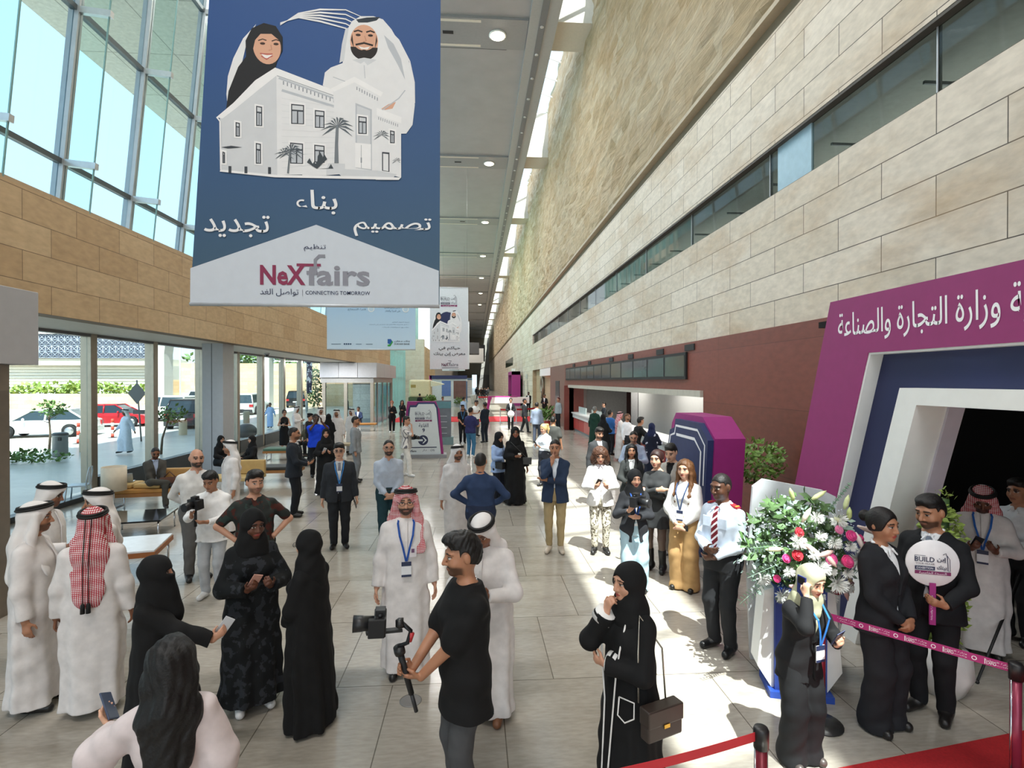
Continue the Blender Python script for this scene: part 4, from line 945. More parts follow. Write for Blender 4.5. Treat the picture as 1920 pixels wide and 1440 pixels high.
# vestibules of the revolving doors
def vestibule(key, y0, y1, x1, first, npan, label):
    v = empty('entrance_vestibule', (0, y0, 0), 0, label, 'entrance')
    L = y1 - y0
    box('roof_box', PANEL, XL, x1 - .02, .02, L - .02, 3.12, 4.0, v)
    n1 = 3 if not first else 1
    for i in range(npan):
        a, b_ = L * i / npan, L * (i + 1) / npan
        box('panel', PANEL, x1 - .03, x1 + .02, a + .012, b_ - .012, 3.1, 4.02, v, .006)
    for i in range(3):
        a, b_ = XL + (x1 - XL) * i / 3, XL + (x1 - XL) * (i + 1) / 3
        for s in (0, 1): box('panel', PANEL, a + .012, b_ - .012, -.03 if s == 0 else L - .02, .02 if s == 0 else L + .03, 3.1, 4.02, v, .006)
    box('beam', mat('8d8274', .45, .3) if first else mat('a9a8a6', .45, .2), XL, x1 - .22, .15, L - .15, 2.78, 3.1, v)
    for x in (x1 - .32, XL + .2, (x1 + XL) / 2 - .2):
        for y in ((.25, L - .25) if x == x1 - .32 else ((.25,) if not first else (L - .25,))): box('post', mat('80766a', .4, .4) if first else mat('a39c90', .4, .4), x - .1, x + .1, y - .1, y + .1, 0, 2.78, v)
    for j in range(1, 4): box('post', mat('80766a', .4, .4) if first else mat('a9a6a2', .4, .4), x1 - .38, x1 - .28, L * j / 4 - .05, L * j / 4 + .05, 0, 2.78, v)
    box('glass_side', GLASS, x1 - .34, x1 - .32, .3, L - .3, .1, 2.7, v)
    box('glass_front', GLASS, XL + .3, x1 - .4, .24 if not first else L - .26, .26 if not first else L - .24, .1, 2.7, v)
    return v
ld = bpy.data.lights.new('vestibule_fill', 'AREA'); ld.shape = 'RECTANGLE'; ld.size, ld.size_y, ld.energy = 1.2, 1.2, 130  # added fill light that brightens the front of the far entrance box
lo_ = bpy.data.objects.new('vestibule_fill', ld); COL.objects.link(lo_); lo_.location = (-8.5, 30.8, 4.0)
v1 = vestibule('near', -1.2, 7.2, -5.55, True, 7, 'grey panelled revolving door entrance at the left end of the glass wall')
v2 = vestibule('far', 33.5, 41.5, -6.05, False, 3, 'grey panelled entrance box between the glass wall and the far hall')
struct(box('wall_vestibule', PALE, -7.6, -6.5, 33.95, 34.15, .55, 2.76)); struct(box('wall_vestibule_base', mat('a9a9ab', .5), -7.6, -6.5, 33.9, 34.15, 0, .55))
# ------------------------------------------------------------------ outside: forecourt, canopy, cars
pav = brick('forecourt_stone', 'b9b6b0', 'c3c0b9', '9a968e', 1.2, 1.2, 'XY', .3, .004, 1.0, 'a8a39a', .3, .05)
struct(box('ground', pav, -19.5, XL - .1, -60, 150, -.35, -.04)); struct(box('road', mat('c3bcb0', .85, 0, .08, 1.5), -200, -19.5, -60, 200, -.5, -.12))
struct(box('kerb', mat('d9d3c7', .8), -19.7, -19.4, -60, 150, -.4, -.02)); struct(box('kerb', mat('d9d3c7', .8), -27.6, -26.9, 8, 150, -.4, .02))
for i, y in enumerate((19.6, 24.8, 28.5)): tag(box('road_marking', mat('e4c23a', .8), -20.4, -19.9, y, y + 1.3, -.13, -.115), 'yellow painted bar on the road edge outside the glass front', 'marking', 'yellow road edge bars')
struct(box('roof_canopy', brick('canopy_lining', 'd3ccbb', 'd8d2c3', '9c978b', 3.2, 2.4, 'YX', .6, .02, .5, 'c8c0ae', .2, .05, squash=0.0), -15.6, -8.5, -20, 62, 16, 16.8))
def arch_pillar(px, y, w):
    x = at_y(px, 700, y).x; m = MB(); pr = [(w / 2, -.2), (w / 2, 5.2), (w * .6, 6.2), (w * .9, 7.0), (w * 1.5, 7.6), (w * 1.5, 8.4)]
    m.prism([(x + a, y, z) for a, z in pr] + [(x - a, y, z) for a, z in reversed(pr)], (0, w * 1.1, 0))
    return struct(m.build('column', mat('d8d3ca', .7, noise=.03), bevel=.02))
arch_pillar(293, 47, 1.25); arch_pillar(494, 55, 1.1); arch_pillar(590, 66, 1.1)
struct(box('beam', mat('d6d1c7', .7, noise=.03), -40, -18.5, 47, 48.2, 8.4, 9.3))
# retaining walls, terrace house, planting
a0, a1 = at_y(60, 737, 60), at_y(310, 737, 60)
struct(box('wall_yard', YARD, -60, a1.x, 60, 61, -.2, 1.5)); struct(box('wall_yard_high', YARD, a1.x, at_y(640, 700, 64).x + 6, 63, 64, -.2, 4.9)); struct(box('wall_yard_step', YARD, a1.x - 1.4, a1.x, 60.5, 64, -.2, 3.0))
rn = random.Random(5)
def leafy(c, r, n, size, m, name, parent=None, squash=1.0, seed=0, shell=True):
    """a mass of small flat leaves filling an ellipsoid"""
    q = random.Random(seed); b = MB()
    for _ in range(n):
        while True:
            p = Vector((q.uniform(-1, 1), q.uniform(-1, 1), q.uniform(-1, 1)))
            if p.length < 1 and (not shell or p.length > .45): break
        o = Vector((c[0] + p.x * r[0], c[1] + p.y * r[1], c[2] + p.z * r[2])); t = Vector((q.uniform(-1, 1), q.uniform(-1, 1), q.uniform(-.6, 1))).normalized(); u = t.orthogonal().normalized(); s = size * q.uniform(.6, 1.3)
        w = t.cross(u); b.add([o, o + t * s * .5 + u * s * .28 + w * s * .05, o + t * s, o + t * s * .5 - u * s * .28 + w * s * .05], [(0, 1, 2, 3)])
    return b.build(name, m, parent)
LEAF = mat('5c7a3a', .6, 0, .35, 6, 'leaf'); LEAF_D = mat('3f5a30', .6, 0, .35, 5, 'leaf'); LEAF_Y = mat('8aa04a', .6, 0, .3, 6, 'leaf'); BARK = mat('6a5a48', .85, 0, .2, 20, 'bark')
h = leafy((-43, 61.5, 1.9), (9, .6, .7), 900, .5, LEAF_Y, 'grass_bank', seed=2, shell=False); h['kind'] = 'stuff'; tag(h, 'strip of bright green planting on top of the low tan yard wall', 'planting')
h = leafy((-22, 66.5, 5.5), (13, 1.8, 1.2), 1300, .6, LEAF, 'hedge', seed=3, shell=False); h['kind'] = 'stuff'; tag(h, 'green hedge growing above the high tan retaining wall outside', 'hedge')
bld = empty('terrace_building', (at_y(200, 700, 66).x, 66, 0), 0, 'pale terrace building with dark lattice balcony screen outside the glass', 'building')
box('louvre_wall', mat('dcd6c8', .7), -14, 7.2, 0, 6, 2.0, 4.7, bld)
for i in range(7): box('louvre_wall_slat', mat('efeae0', .6), -14, 7.2, -.12, 0, 2.2 + i * .35, 2.36 + i * .35, bld)
box('slab', mat('d8cfbd', .7), -16, 6.6, -.9, 5, 4.7, 5.5, bld)
box('screen_back', mat('5d6474', .6), -16, 6.4, -1.0, -.9, 5.5, 8.3, bld)
sc_ = MB()
for i in range(16):
    for j in range(2):
        x0, z0 = -15.8 + i * 1.4, 5.55 + j * 1.37
        for p in (((0, 0), (1.37, 1.37)), ((1.37, 0), (0, 1.37)), ((.68, 0), (.68, 1.37)), ((0, .68), (1.37, .68)), ((0, 0), (1.37, 0)), ((0, 0), (0, 1.37)), ((.68, 0), (0, .68)), ((.68, 0), (1.37, .68)), ((0, .68), (.68, 1.37)), ((1.37, .68), (.68, 1.37))):
            sc_.tube([(x0 + p[0][0], -1.04, z0 + p[0][1]), (x0 + p[1][0], -1.04, z0 + p[1][1])], .035, 4)
sc_.build('lattice_screen', mat('aeb4c0', .5), bld); box('roof', mat('e0dace', .7), -17, 6.6, -1.2, 6, 8.3, 8.8, bld)
def sapling(px, py, hgt, label, sd):
    p = gp(px, py); t = empty('young_tree', (p.x, p.y, -.04), 0, label, 'tree', None); q = random.Random(sd); b = MB()
    top = Vector((q.uniform(-.1, .4), 0, hgt)); b.tube([(0, 0, 0), (.05, 0, hgt * .4), top * .75, top], [.05, .04, .03, .02], 7)
    for k in range(6): a = top * q.uniform(.65, .98); b.tube([a, a + Vector((q.uniform(-.6, .6), q.uniform(-.4, .4), q.uniform(.1, .4)))], [.018, .008], 5)
    b.build('trunk', BARK, t); leafy((top.x + .1, 0, hgt), (.65, .5, .35), 170, .16, LEAF, 'foliage', t, seed=sd, shell=False)
sapling(92, 845, 1.75, 'young leafy tree with a slanting thin trunk outside beside the litter bin', 4)
sapling(302, 850, 1.6, 'young thin tree outside half hidden behind a window mullion', 6)
p = gp(113, 853); b = empty('litter_bin', (p.x, p.y, -.04), 0, 'grey cylindrical litter bin standing on the forecourt outside the glass', 'bin')
MB().lathe((0, 0, 0), [(.24, 0), (.25, .05), (.25, .78), (.27, .82)], 24).build('body', mat('8f8f8d', .4, .4), b); MB().lathe((0, 0, .82), [(.27, 0), (.26, .06), (.2, .1)], 24).build('lid', mat('4b4b4c', .4, .3), b)
box('opening', BLACK, .1, .2, -.26, -.2, .62, .74, b)
for i, (px, py, r, hh, lb) in enumerate(((158, 845, .17, .75, 'stone bollard outside nearest the grey litter bin'), (343, 814, .2, .8, 'stone bollard outside in front of the dark rear-facing off-roader'), (462, 792, .2, .8, 'stone bollard outside just right of the grey column'), (484, 783, .1, .95, 'thin steel post outside beside the rear-facing white car'), (557, 772, .13, .95, 'pale post outside in front of the black off-roader'), (575, 770, .13, .95, 'pale post outside right of the black off-roader'))):
    p = gp(px, py); tag(MB().lathe((p.x, p.y, -.06), [(r * 1.05, 0), (r, .03), (r, hh), (r * .8, hh + .04)], 20).build('bollard', mat('b8a98e' if r > .15 else 'b9b9b6', .6)), lb, 'bollard')
for i, (px, py, lb) in enumerate(((147, 830, 'red and white traffic post outside next to the stone bollard'), (211, 819, 'red and white traffic post outside in front of the red car'))):
    p = gp(px, py); t = empty('traffic_post', (p.x, p.y, -.1), 0, lb, 'traffic post'); MB().lathe((0, 0, 0), [(.3, 0), (.3, .05), (.1, .08)], 16).build('foot', mat('3a3835', .8), t)
    for k in range(5): MB().lathe((0, 0, .08 + k * .19), [(.07, 0), (.065, .19)], 14).build('band', mat('d9503a' if k % 2 == 0 else 'f0ece6', .6), t)
p = gp(265, 826); t = empty('road_sign', (p.x, p.y, -.06), 0, 'grey diamond road sign on a thin pole outside seen from behind', 'sign')
MB().tube([(0, 0, 0), (-.2, 0, 3.0)], .035, 8).build('pole', mat('7a7a78', .5, .5), t)
d = MB(); c = Vector((-.17, -.03, 2.35)); d.prism([c + Vector((-.42, 0, 0)), c + Vector((0, 0, -.52)), c + Vector((.42, 0, 0)), c + Vector((0, 0, .52))], (0, -.02, 0)); d.build('plate', mat('56585a', .5, .3), t); box('small_plate', mat('4a4c4e', .5), -.35, .25, -.06, -.03, 1.35, 1.55, t)
st = empty('street_light', (at_y(338, 720, 58).x, 58, 0), 0, 'white curved street light rising above the yard wall outside', 'lamp'); MB().tube([(0, 0, 0), (0, 0, 6.2), (.2, 0, 7.2), (.9, 0, 8.0)], .09, 8).build('pole', WHITE, st); MB().tube([(0, 0, 6.0), (-.3, 0, 7.2), (-1.4, 0, 7.7)], .08, 8).build('arm', WHITE, st)
def car(x, y, rz, col, kind, label, cat='car'):
    """nose along local +y"""
    o = empty('car', (x, y, -.12), math.radians(rz), label, cat); suv = kind == 'suv'; L, Wd, Hh = (4.9, 1.95, 1.86) if suv else (4.55, 1.78, 1.45)
    bh = 1.12 if suv else .92; g = .24 if suv else .18; paint = mat(col, .25, .1, .02)
    side = [(-L / 2, g + .15), (-L / 2 + .05, bh - .05), (-L / 2 + .3, bh), (L / 2 - 1.3, bh), (L / 2 - .25, bh - .16), (L / 2, bh - .38), (L / 2, g + .1), (L / 2 - .3, g)]
    wx = (-L / 2 + .92, L / 2 - .9); R = .40 if suv else .33
    def archp(cx): return [(cx + (R + .06) * math.cos(t), R + (R + .06) * math.sin(t)) for t in np.linspace(-.2, math.pi + .2, 9)]
    pr = side + [(y_, max(z_, g)) for y_, z_ in archp(wx[1])] + [(y_, max(z_, g)) for y_, z_ in archp(wx[0])] + [(-L / 2 + .3, g)]
    m = MB(); n = len(pr)
    m.add([(s * Wd / 2 * (1 if z < bh - .02 else .96), y_, z) for s in (-1, 1) for y_, z in pr], [tuple(range(n)), tuple(range(2 * n - 1, n - 1, -1))] + [(i, n + i, n + (i + 1) % n, (i + 1) % n) for i in range(n)])
    m.build('body', paint, o)
    rf = [(-L / 2 + .12, bh - .02), (-L / 2 + (.38 if suv else .95), Hh - .05), (.0 if not suv else .55, Hh), (L / 2 - (1.65 if suv else 1.25), bh - .02)] if suv else [(-L / 2 + .25, bh - .02), (-L / 2 + 1.0, Hh - .04), (.35, Hh), (L / 2 - 1.05, bh - .02)]
    def cab(ins, lo, name, mt):
        q = MB(); P = [(Wd / 2 * (.95 if z < bh + .05 else .76) - ins, y_, z) for y_, z in rf]
        q.add([(s * a, y_, z) for s in (-1, 1) for a, y_, z in P], [(0, 1, 2, 3), (7, 6, 5, 4)] + [(i, 4 + i, 4 + (i + 1) % 4, (i + 1) % 4) for i in range(4)]); return q.build(name, mt, o)
    cab(0, 0, 'cabin_glass', mat('26323a' if col != 'f2f2f0' else '37454c', .08, .1, .02))
    q = MB(); w = Wd / 2 * .77
    q.box(-w, w, rf[1][0] - .02, rf[2][0] + .05, Hh - .06, Hh + .03)
    for s in (-1, 1):
        for f in ((rf[0], rf[1], .96, .77), (rf[3], rf[2], .96, .77), ((-.25, bh), (-.28, Hh), .96, .77)): q.tube([(s * Wd / 2 * f[2], f[0][0], f[0][1]), (s * Wd / 2 * f[3], f[1][0], f[1][1])], .05, 6)
    q.build('roof', paint, o)
    for s in (-1, 1):
        for wy in wx:
            q = MB().lathe((s * (Wd / 2 - .02), wy, R), [(R * .9, -.11), (R, -.08), (R, .08), (R * .9, .11)], 20, (1, 0, 0)).build('wheel', mat('1b1b1c', .8), o)
            MB().lathe((s * (Wd / 2 + .0), wy, R), [(R * .66, -.05), (R * .64, .10), (R * .2, .112)], 14, (s, 0, 0)).build('rim', mat('b9bbbe', .3, .8), q)
        box('tail_light', mat('b3262a', .3), s * Wd / 2 - (.30 if s > 0 else 0), s * Wd / 2 + (.30 if s < 0 else 0), -L / 2 - .03, -L / 2 + .12, bh - .34, bh - .12, o); box('headlight', mat('dfe5ea', .15), s * Wd / 2 - (.42 if s > 0 else 0), s * Wd / 2 + (.42 if s < 0 else 0), L / 2 - .22, L / 2 + .02, bh - .44, bh - .28, o)
        tag(MB().ball((s * (Wd / 2 + .1), L / 2 - 1.65, bh + .06), (.1, .06, .08)).build('mirror', paint, o))
    box('rear_bumper', mat('2c2d2f' if suv else col, .5), -Wd / 2 + .03, Wd / 2 - .03, -L / 2 - .06, -L / 2 + .1, g + .05, g + .32, o); box('number_plate', mat('e9e9e4', .5), -.26, .26, -L / 2 - .07, -L / 2 - .03, bh - .5, bh - .38, o)
    return o
def carat(px, py, *a): p = gp(px, py, -.12); return car(p.x, p.y, *a)
carat(88, 818, 105, 'f2f2f0', 'sedan', 'white saloon car parked outside at the far left behind the slanting tree')
carat(214, 799, -80, 'b02028', 'sedan', 'bright red saloon car parked outside beyond the walking man')
carat(312, 789, 78, 'f2f2f0', 'suv', 'white off-roader parked side-on outside behind the diamond sign')
carat(368, 801, 8, '23262c', 'suv', 'dark off-roader seen from the rear outside left of the grey column')
carat(403, 781, 6, '1d2740', 'suv', 'navy off-roader half hidden outside behind the grey column')
carat(470, 777, 4, 'f2f2f0', 'suv', 'white off-roader seen from the rear just right of the grey column')
carat(520, 758, 6, 'f0f0ee', 'suv', 'white off-roader outside between the rear-facing white one and the black one')
carat(560, 763, 10, '17181a', 'suv', 'black off-roader outside behind the two pale posts')
carat(590, 755, -80, 'efefec', 'sedan', 'white car outside nearest the far entrance box')
carat(426, 766, -80, 'eeeeea', 'sedan', 'white car far outside glimpsed beyond the navy off-roader')
carat(372, 764, 95, 'e9e9e6', 'suv', 'white off-roader in the back row outside above the dark one')
carat(505, 752, 85, 'e9e9e6', 'suv', 'white off-roader in the back row outside left of the black one')
leafy((at_y(592, 735, 60).x, 60, 2.2), (1.0, 1.0, 2.3), 500, .35, LEAF_D, 'shrub', seed=9); tag(bpy.context.scene.objects['shrub'], 'tall dark green shrub outside at the corner of the far entrance box', 'shrub')
p = gp(45, 866); h = leafy((p.x, p.y, .18), (1.6, .5, .25), 350, .16, LEAF, 'hedge', seed=11, shell=False); h['kind'] = 'stuff'; tag(h, 'low clipped green hedge outside the near revolving door', 'hedge')
fl = empty('feather_flag', (at_y(575, 720, 50).x, 50, -.05), 0, 'slim feather flag with dark top standing outside near the far entrance', 'flag'); MB().tube([(0, 0, 0), (0, 0, 5.6)], .03, 6).build('pole', ALU, fl)
MB().prism([(0.03, 0, 1.8), (.45, 0, 1.9), (.5, 0, 4.6), (.2, 0, 5.6), (.03, 0, 5.5)], (0, .01, 0)).build('cloth', pattern('blotch', '31324a', 'd9dde4', .2), fl)
# ------------------------------------------------------------------ exhibition entrance portal on the right
MAG = mat('9c2a78', .5, 0, .03, name='magenta_print'); MAG_D = mat('8f2f6a', .55, 0, .04); NAVY = mat('232a55', .5, 0, .12, 1.2, name='navy_print'); NAVY_D = mat('2a3560', .45, 0, .1); LILAC = mat('c9c3cf', .6, 0, .03); INK = 'f1eff2'
PX = 4.2
pt = empty('entrance_portal', (PX, 3.0, 0), 0, 'huge magenta slanted exhibition entrance portal with white Arabic lettering on the right wall', 'portal')
def pf(name, m, yo, zo, yi, zi, x0, x1, k=.30):      # a slanted frame: outer and inner half widths at the top, edges flaring towards the floor
    q = MB(); s = pt.location
    for sg in (1, -1):
        q.prism([(x0, sg * (yo + zo * k), 0), (x0, sg * (yi + zi * k), 0), (x0, sg * yi, zi), (x0, sg * yo, zo)], (x1 - x0, 0, 0))
    q.prism([(x0, yo, zo), (x0, yi, zi), (x0, -yi, zi), (x0, -yo, zo)], (x1 - x0, 0, 0))
    return q.build(name, m, pt)
pf('outer_frame', MAG_D, 3.04, 3.83, 2.43, 3.20, 0, .14)
pf('white_reveal', WHITE, 2.44, 3.21, 2.41, 3.18, .01, .30)
pf('navy_panel', NAVY, 2.43, 3.19, 1.9, 2.78, .16, .30)
pf('white_frame', WHITE, 1.98, 2.83, 1.78, 2.67, -.02, .32)
pf('passage_lining', LILAC, 1.80, 2.69, 1.76, 2.65, .30, .46)
pf('rear_frame', mat('1a171c', .9), 3.0, 3.8, 1.8, 2.68, .46, .50)
P_ = Print((PX - .001, 3.0 + 2.92, 3.33), (0, -1, 0), (0, 0, 1))
P_.text(INK, arabic('تحت رعاية وزارة التجارة والصناعة'), .02, 0, 2.95, .34, .006); P_.build('lettering', pt).location = (-PX, -3, 0)
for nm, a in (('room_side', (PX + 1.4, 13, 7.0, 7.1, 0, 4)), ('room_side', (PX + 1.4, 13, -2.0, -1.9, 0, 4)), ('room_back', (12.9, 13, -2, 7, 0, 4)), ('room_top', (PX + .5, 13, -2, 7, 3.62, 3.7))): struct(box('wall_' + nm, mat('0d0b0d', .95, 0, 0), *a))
struct(box('floor_hall', mat('6f6a62', .5), 6.9, 13, -2, 7, -.3, 0)); struct(box('wall_panel_near', WOOD, XR - .06, XR + .2, -20, -1.3, 0, 3.9)); struct(box('wall_sky_blocker', mat('55514c', .9), XR + .6, 40, -25, 215, 15, 15.4))  # last slab is unseen, added to block sun and sky over the side hall
# the totems of the fair: a coffin shaped board with a stepped frame
def totem(name, loc, rz, label, sign, Wb=1.42, H_=2.15, D=.5):
    o = empty(name, loc, math.radians(rz), label, 'sign')
    w0, w1, wt = Wb / 2, Wb / 2 + .0, Wb * .34
    prof = [(-w0, .0), (w0, .0), (w0 * .98, .3), (wt, H_ - .12), (wt - .12, H_), (-wt + .05, H_), (-wt - .06, H_ - .12), (-w0 * .98, .3)]
    return o, prof
# far one: white face with directions
B_ = gp(795, 857); T1 = empty('direction_totem', (B_.x, B_.y, 0), math.radians(4), 'white and magenta direction totem with a round arrow pointing to hall nine', 'sign')
box('plinth', mat('8f9094', .5), -.85, .85, -.30, .35, 0, .12, T1)
def slab(name, m, pts, y0, y1, par): return MB().prism([(x, y0, z) for x, z in pts], (0, y1 - y0, 0)).build(name, m, par)
slab('magenta_back', MAG, [(-.74, .12), (.74, .12), (.60, 1.72), (.45, 2.12), (-.62, 2.12), (-.70, 1.5)], .0, .16, T1)
slab('magenta_side', MAG, [(.64, .12), (.74, .12), (.58, 1.84), (.50, 1.90)], -.06, .02, T1); slab('navy_step', NAVY_D, [(-.66, .3), (.60, .3), (.52, 1.9), (.40, 2.08), (-.22, 2.08), (-.30, 1.98), (-.52, 1.98), (-.58, 1.8)], -.09, .01, T1)
slab('white_face', mat('d3dadd', .5, noise=.02), [(-.72, .12), (.64, .12), (.46, 1.86), (.38, 2.02), (-.20, 2.02), (-.28, 1.90), (-.50, 1.90)], -.16, -.08, T1)
slab('grey_edge', mat('5a5d66', .5), [(-.735, .12), (-.72, .12), (-.50, 1.90), (-.515, 1.90)], -.16, .0, T1)
D1, MG = '2b3350', '7a2b5a'
def fair_logo(P, x, y, w, dark=D1):        # the exhibition's mark: words, bars and a pen-drawn word under a spire
    P.text(dark, 'BUILD', x, y + w * .40, w * .55, w * .16, .01); P.band(dark, [(x, y + w * .60), (x, y + w * .40)], w * .012); P.band(dark, [(x, y + w * .6), (x + w * .3, y + w * .6)], w * .012)
    P.text(dark, 'YOUR HOUSE', x + w * .02, y + w * .31, w * .53, w * .055); P.rect(dark, x, y + w * .14, x + w * .56, y + w * .26); P.text('e8e8ee', 'EXHIBITION', x + w * .05, y + w * .165, w * .46, w * .07)
    P.rect(MG, x, y, x + w, y + w * .11); P.text('e8e0e6', arabic('النسخة الخامسة'), x + w * .12, y + w * .015, w * .76, w * .075)
    P.text(dark, arabic('إبن'), x + w * .62, y + w * .40, w * .26, w * .18, .02); P.text(dark, arabic('بيتك'), x + w * .62, y + w * .15, w * .26, w * .17, .015)
    P.band(dark, [(x + w * .78, y + w * .66), (x + w * .86, y + w * .72), (x + w * .90, y + w * .60), (x + w * .92, y + w * .30), (x + w * .92, y + w * .15)], w * .02); P.band(dark, [(x + w * .90, y + w * .64), (x + w * .97, y + w * .52), (x + w * .98, y + w * .14), (x + w * .93, y + w * .14)], w * .014)
def company(P, x, y, w, grey='8b8d98', red='8a2f52'):
    P.text(red, 'NeX', x, y, w * .41, w * .185, .03); P.text(grey, 'fairs', x + w * .42, y, w * .58, w * .20, .025); P.band(red, [(x + w * .33, y + w * .19), (x + w * .55, y + w * .19)], w * .025); P.band(grey, [(x + w * .50, y + w * .1), (x + w * .50, y + w * .24), (x + w * .535, y + w * .275), (x + w * .59, y + w * .275)], w * .03)
P_ = Print((-.74, -.162, .0), (1, 0, 0), (0, 0, 1)); fair_logo(P_, .42, 1.36, .62); P_.text(D1, arabic('القاعة'), .55, 1.15, .36, .15, .01); P_.text(D1, '9', .68, .96, .10, .15, .03)
P_.disc(D1, .71, .66, .19); P_.rect('d3dadd', .52, .625, .70, .695); P_.poly('d3dadd', [(.68, .66 + .12), (.73, .78), (.85, .66), (.73, .54), (.68, .54), (.77, .64), (.77, .68)])
P_.rect(D1, .12, .37, 1.22, .405); company(P_, .14, .22, .32, '3d4254', '3d4254'); P_.text(D1, arabic('دار'), .68, .23, .16, .1); P_.text(D1, 'CMS', .98, .24, .16, .07); P_.build('print', T1)
# near one: seen from its side, magenta edge to us
a, b_ = gp(1250, 985), gp(1310, 1045); T2 = empty('prism_totem', (b_.x, b_.y, 0), 0, 'tall magenta and navy wedge-shaped totem with white outline beside the brown wall', 'sign')
dy = a.y - b_.y + .2
def yz(name, m, pts, x0, x1): return MB().prism([(x0, y, z) for y, z in pts], (x1 - x0, 0, 0)).build(name, m, T2)
F_ = [(-.06, 0), (dy, 0), (dy - .15, .4), (dy - .75, 2.0), (dy - .95, 2.22), (-.1 + .12, 2.22), (-.35, 1.95), (-.2, .4)]
yz('magenta_core', MAG, [(-.02, 0), (dy + .08, 0), (dy - .08, .45), (dy - .62, 2.1), (dy - .82, 2.3), (.14, 2.3), (-.33, 1.98), (-.16, .4)], .12, .62)
yz('navy_face', NAVY_D, [(.0, 0), (dy - .02, 0), (dy - .2, .45), (dy - .78, 1.98), (dy - 1.0, 2.04), (dy - 1.05, 2.2), (.06, 2.2), (-.29, 1.95), (-.12, .4)], .02, .14)
P_ = Print((.018, dy, 0), (0, -1, 0), (0, 0, 1)); P_.band(INK, [(.26, .45), (.82, 1.88), (1.02, 1.93), (1.08, 2.08), (dy - .1, 2.08), (dy + .18, 1.86), (dy + .12, 1.2)], .04)
P_.band(INK, [(1.1, 1.92), (dy - .22, 1.92), (dy + .03, 1.74), (dy - .12, .06)], .05); P_.build('outline', T2)
# ------------------------------------------------------------------ hanging banners
def banner(x0, x1, xt0, xt1, y, zb, zt, m, label):
    o = empty('hanging_banner', ((x0 + x1) / 2, y, zb), 0, label, 'banner'); c = (x0 + x1) / 2; n = 30
    mb = MB(); vs = []
    for j in range(2):
        for i in range(n + 1):
            t = i / n; xx = (x0 + (x1 - x0) * t, xt0 + (xt1 - xt0) * t)[j] - c; vs.append((xx, .018 * math.sin(t * 9) * (.6 + .4 * j), (0, zt - zb)[j]))
    vs = [(x_, y_ * 0.0, z_) for x_, y_, z_ in vs]; mb.add(vs, [(i, i + 1, n + 2 + i, n + 1 + i) for i in range(n)]); mb.add([(v[0], v[1] + .006, v[2]) for v in vs], [(n + 1 + i, n + 2 + i, i + 1, i) for i in range(n)])
    mb.build('fabric', m, o)
    MB().tube([(x0 - c, .003, 0), (x1 - c, .003, 0)], .022, 8).build('bottom_bar', mat('c4c9ce', .4, .3), o); MB().tube([(xt0 - c, .003, zt - zb), (xt1 - c, .003, zt - zb)], .022, 8).build('top_bar', mat('c4c9ce', .4, .3), o)
    for xx in (xt0 - c + .1, xt1 - c - .1): MB().tube([(xx, .003, zt - zb), (xx, .003, ZT + .02 - zb)], .006, 5).build('cable', ALU_D, o)
    return o
def grad(c1, c2, z0, z1):
    m, n, l, b = nt('printed_fabric'); tc = n.new('ShaderNodeTexCoord'); sp = n.new('ShaderNodeSeparateXYZ'); mr = n.new('ShaderNodeMapRange'); rp = n.new('ShaderNodeValToRGB')
    l.new(tc.outputs['Object'], sp.inputs[0]); l.new(sp.outputs[2], mr.inputs[0]); mr.inputs[1].default_value, mr.inputs[2].default_value = z0, z1; l.new(mr.outputs[0], rp.inputs[0])
    rp.color_ramp.elements[0].color = lin(c1) + (1,); rp.color_ramp.elements[1].color = lin(c2) + (1,); l.new(rp.outputs[0], b.inputs['Base Color']); b.inputs['Roughness'].default_value = .6
    return m
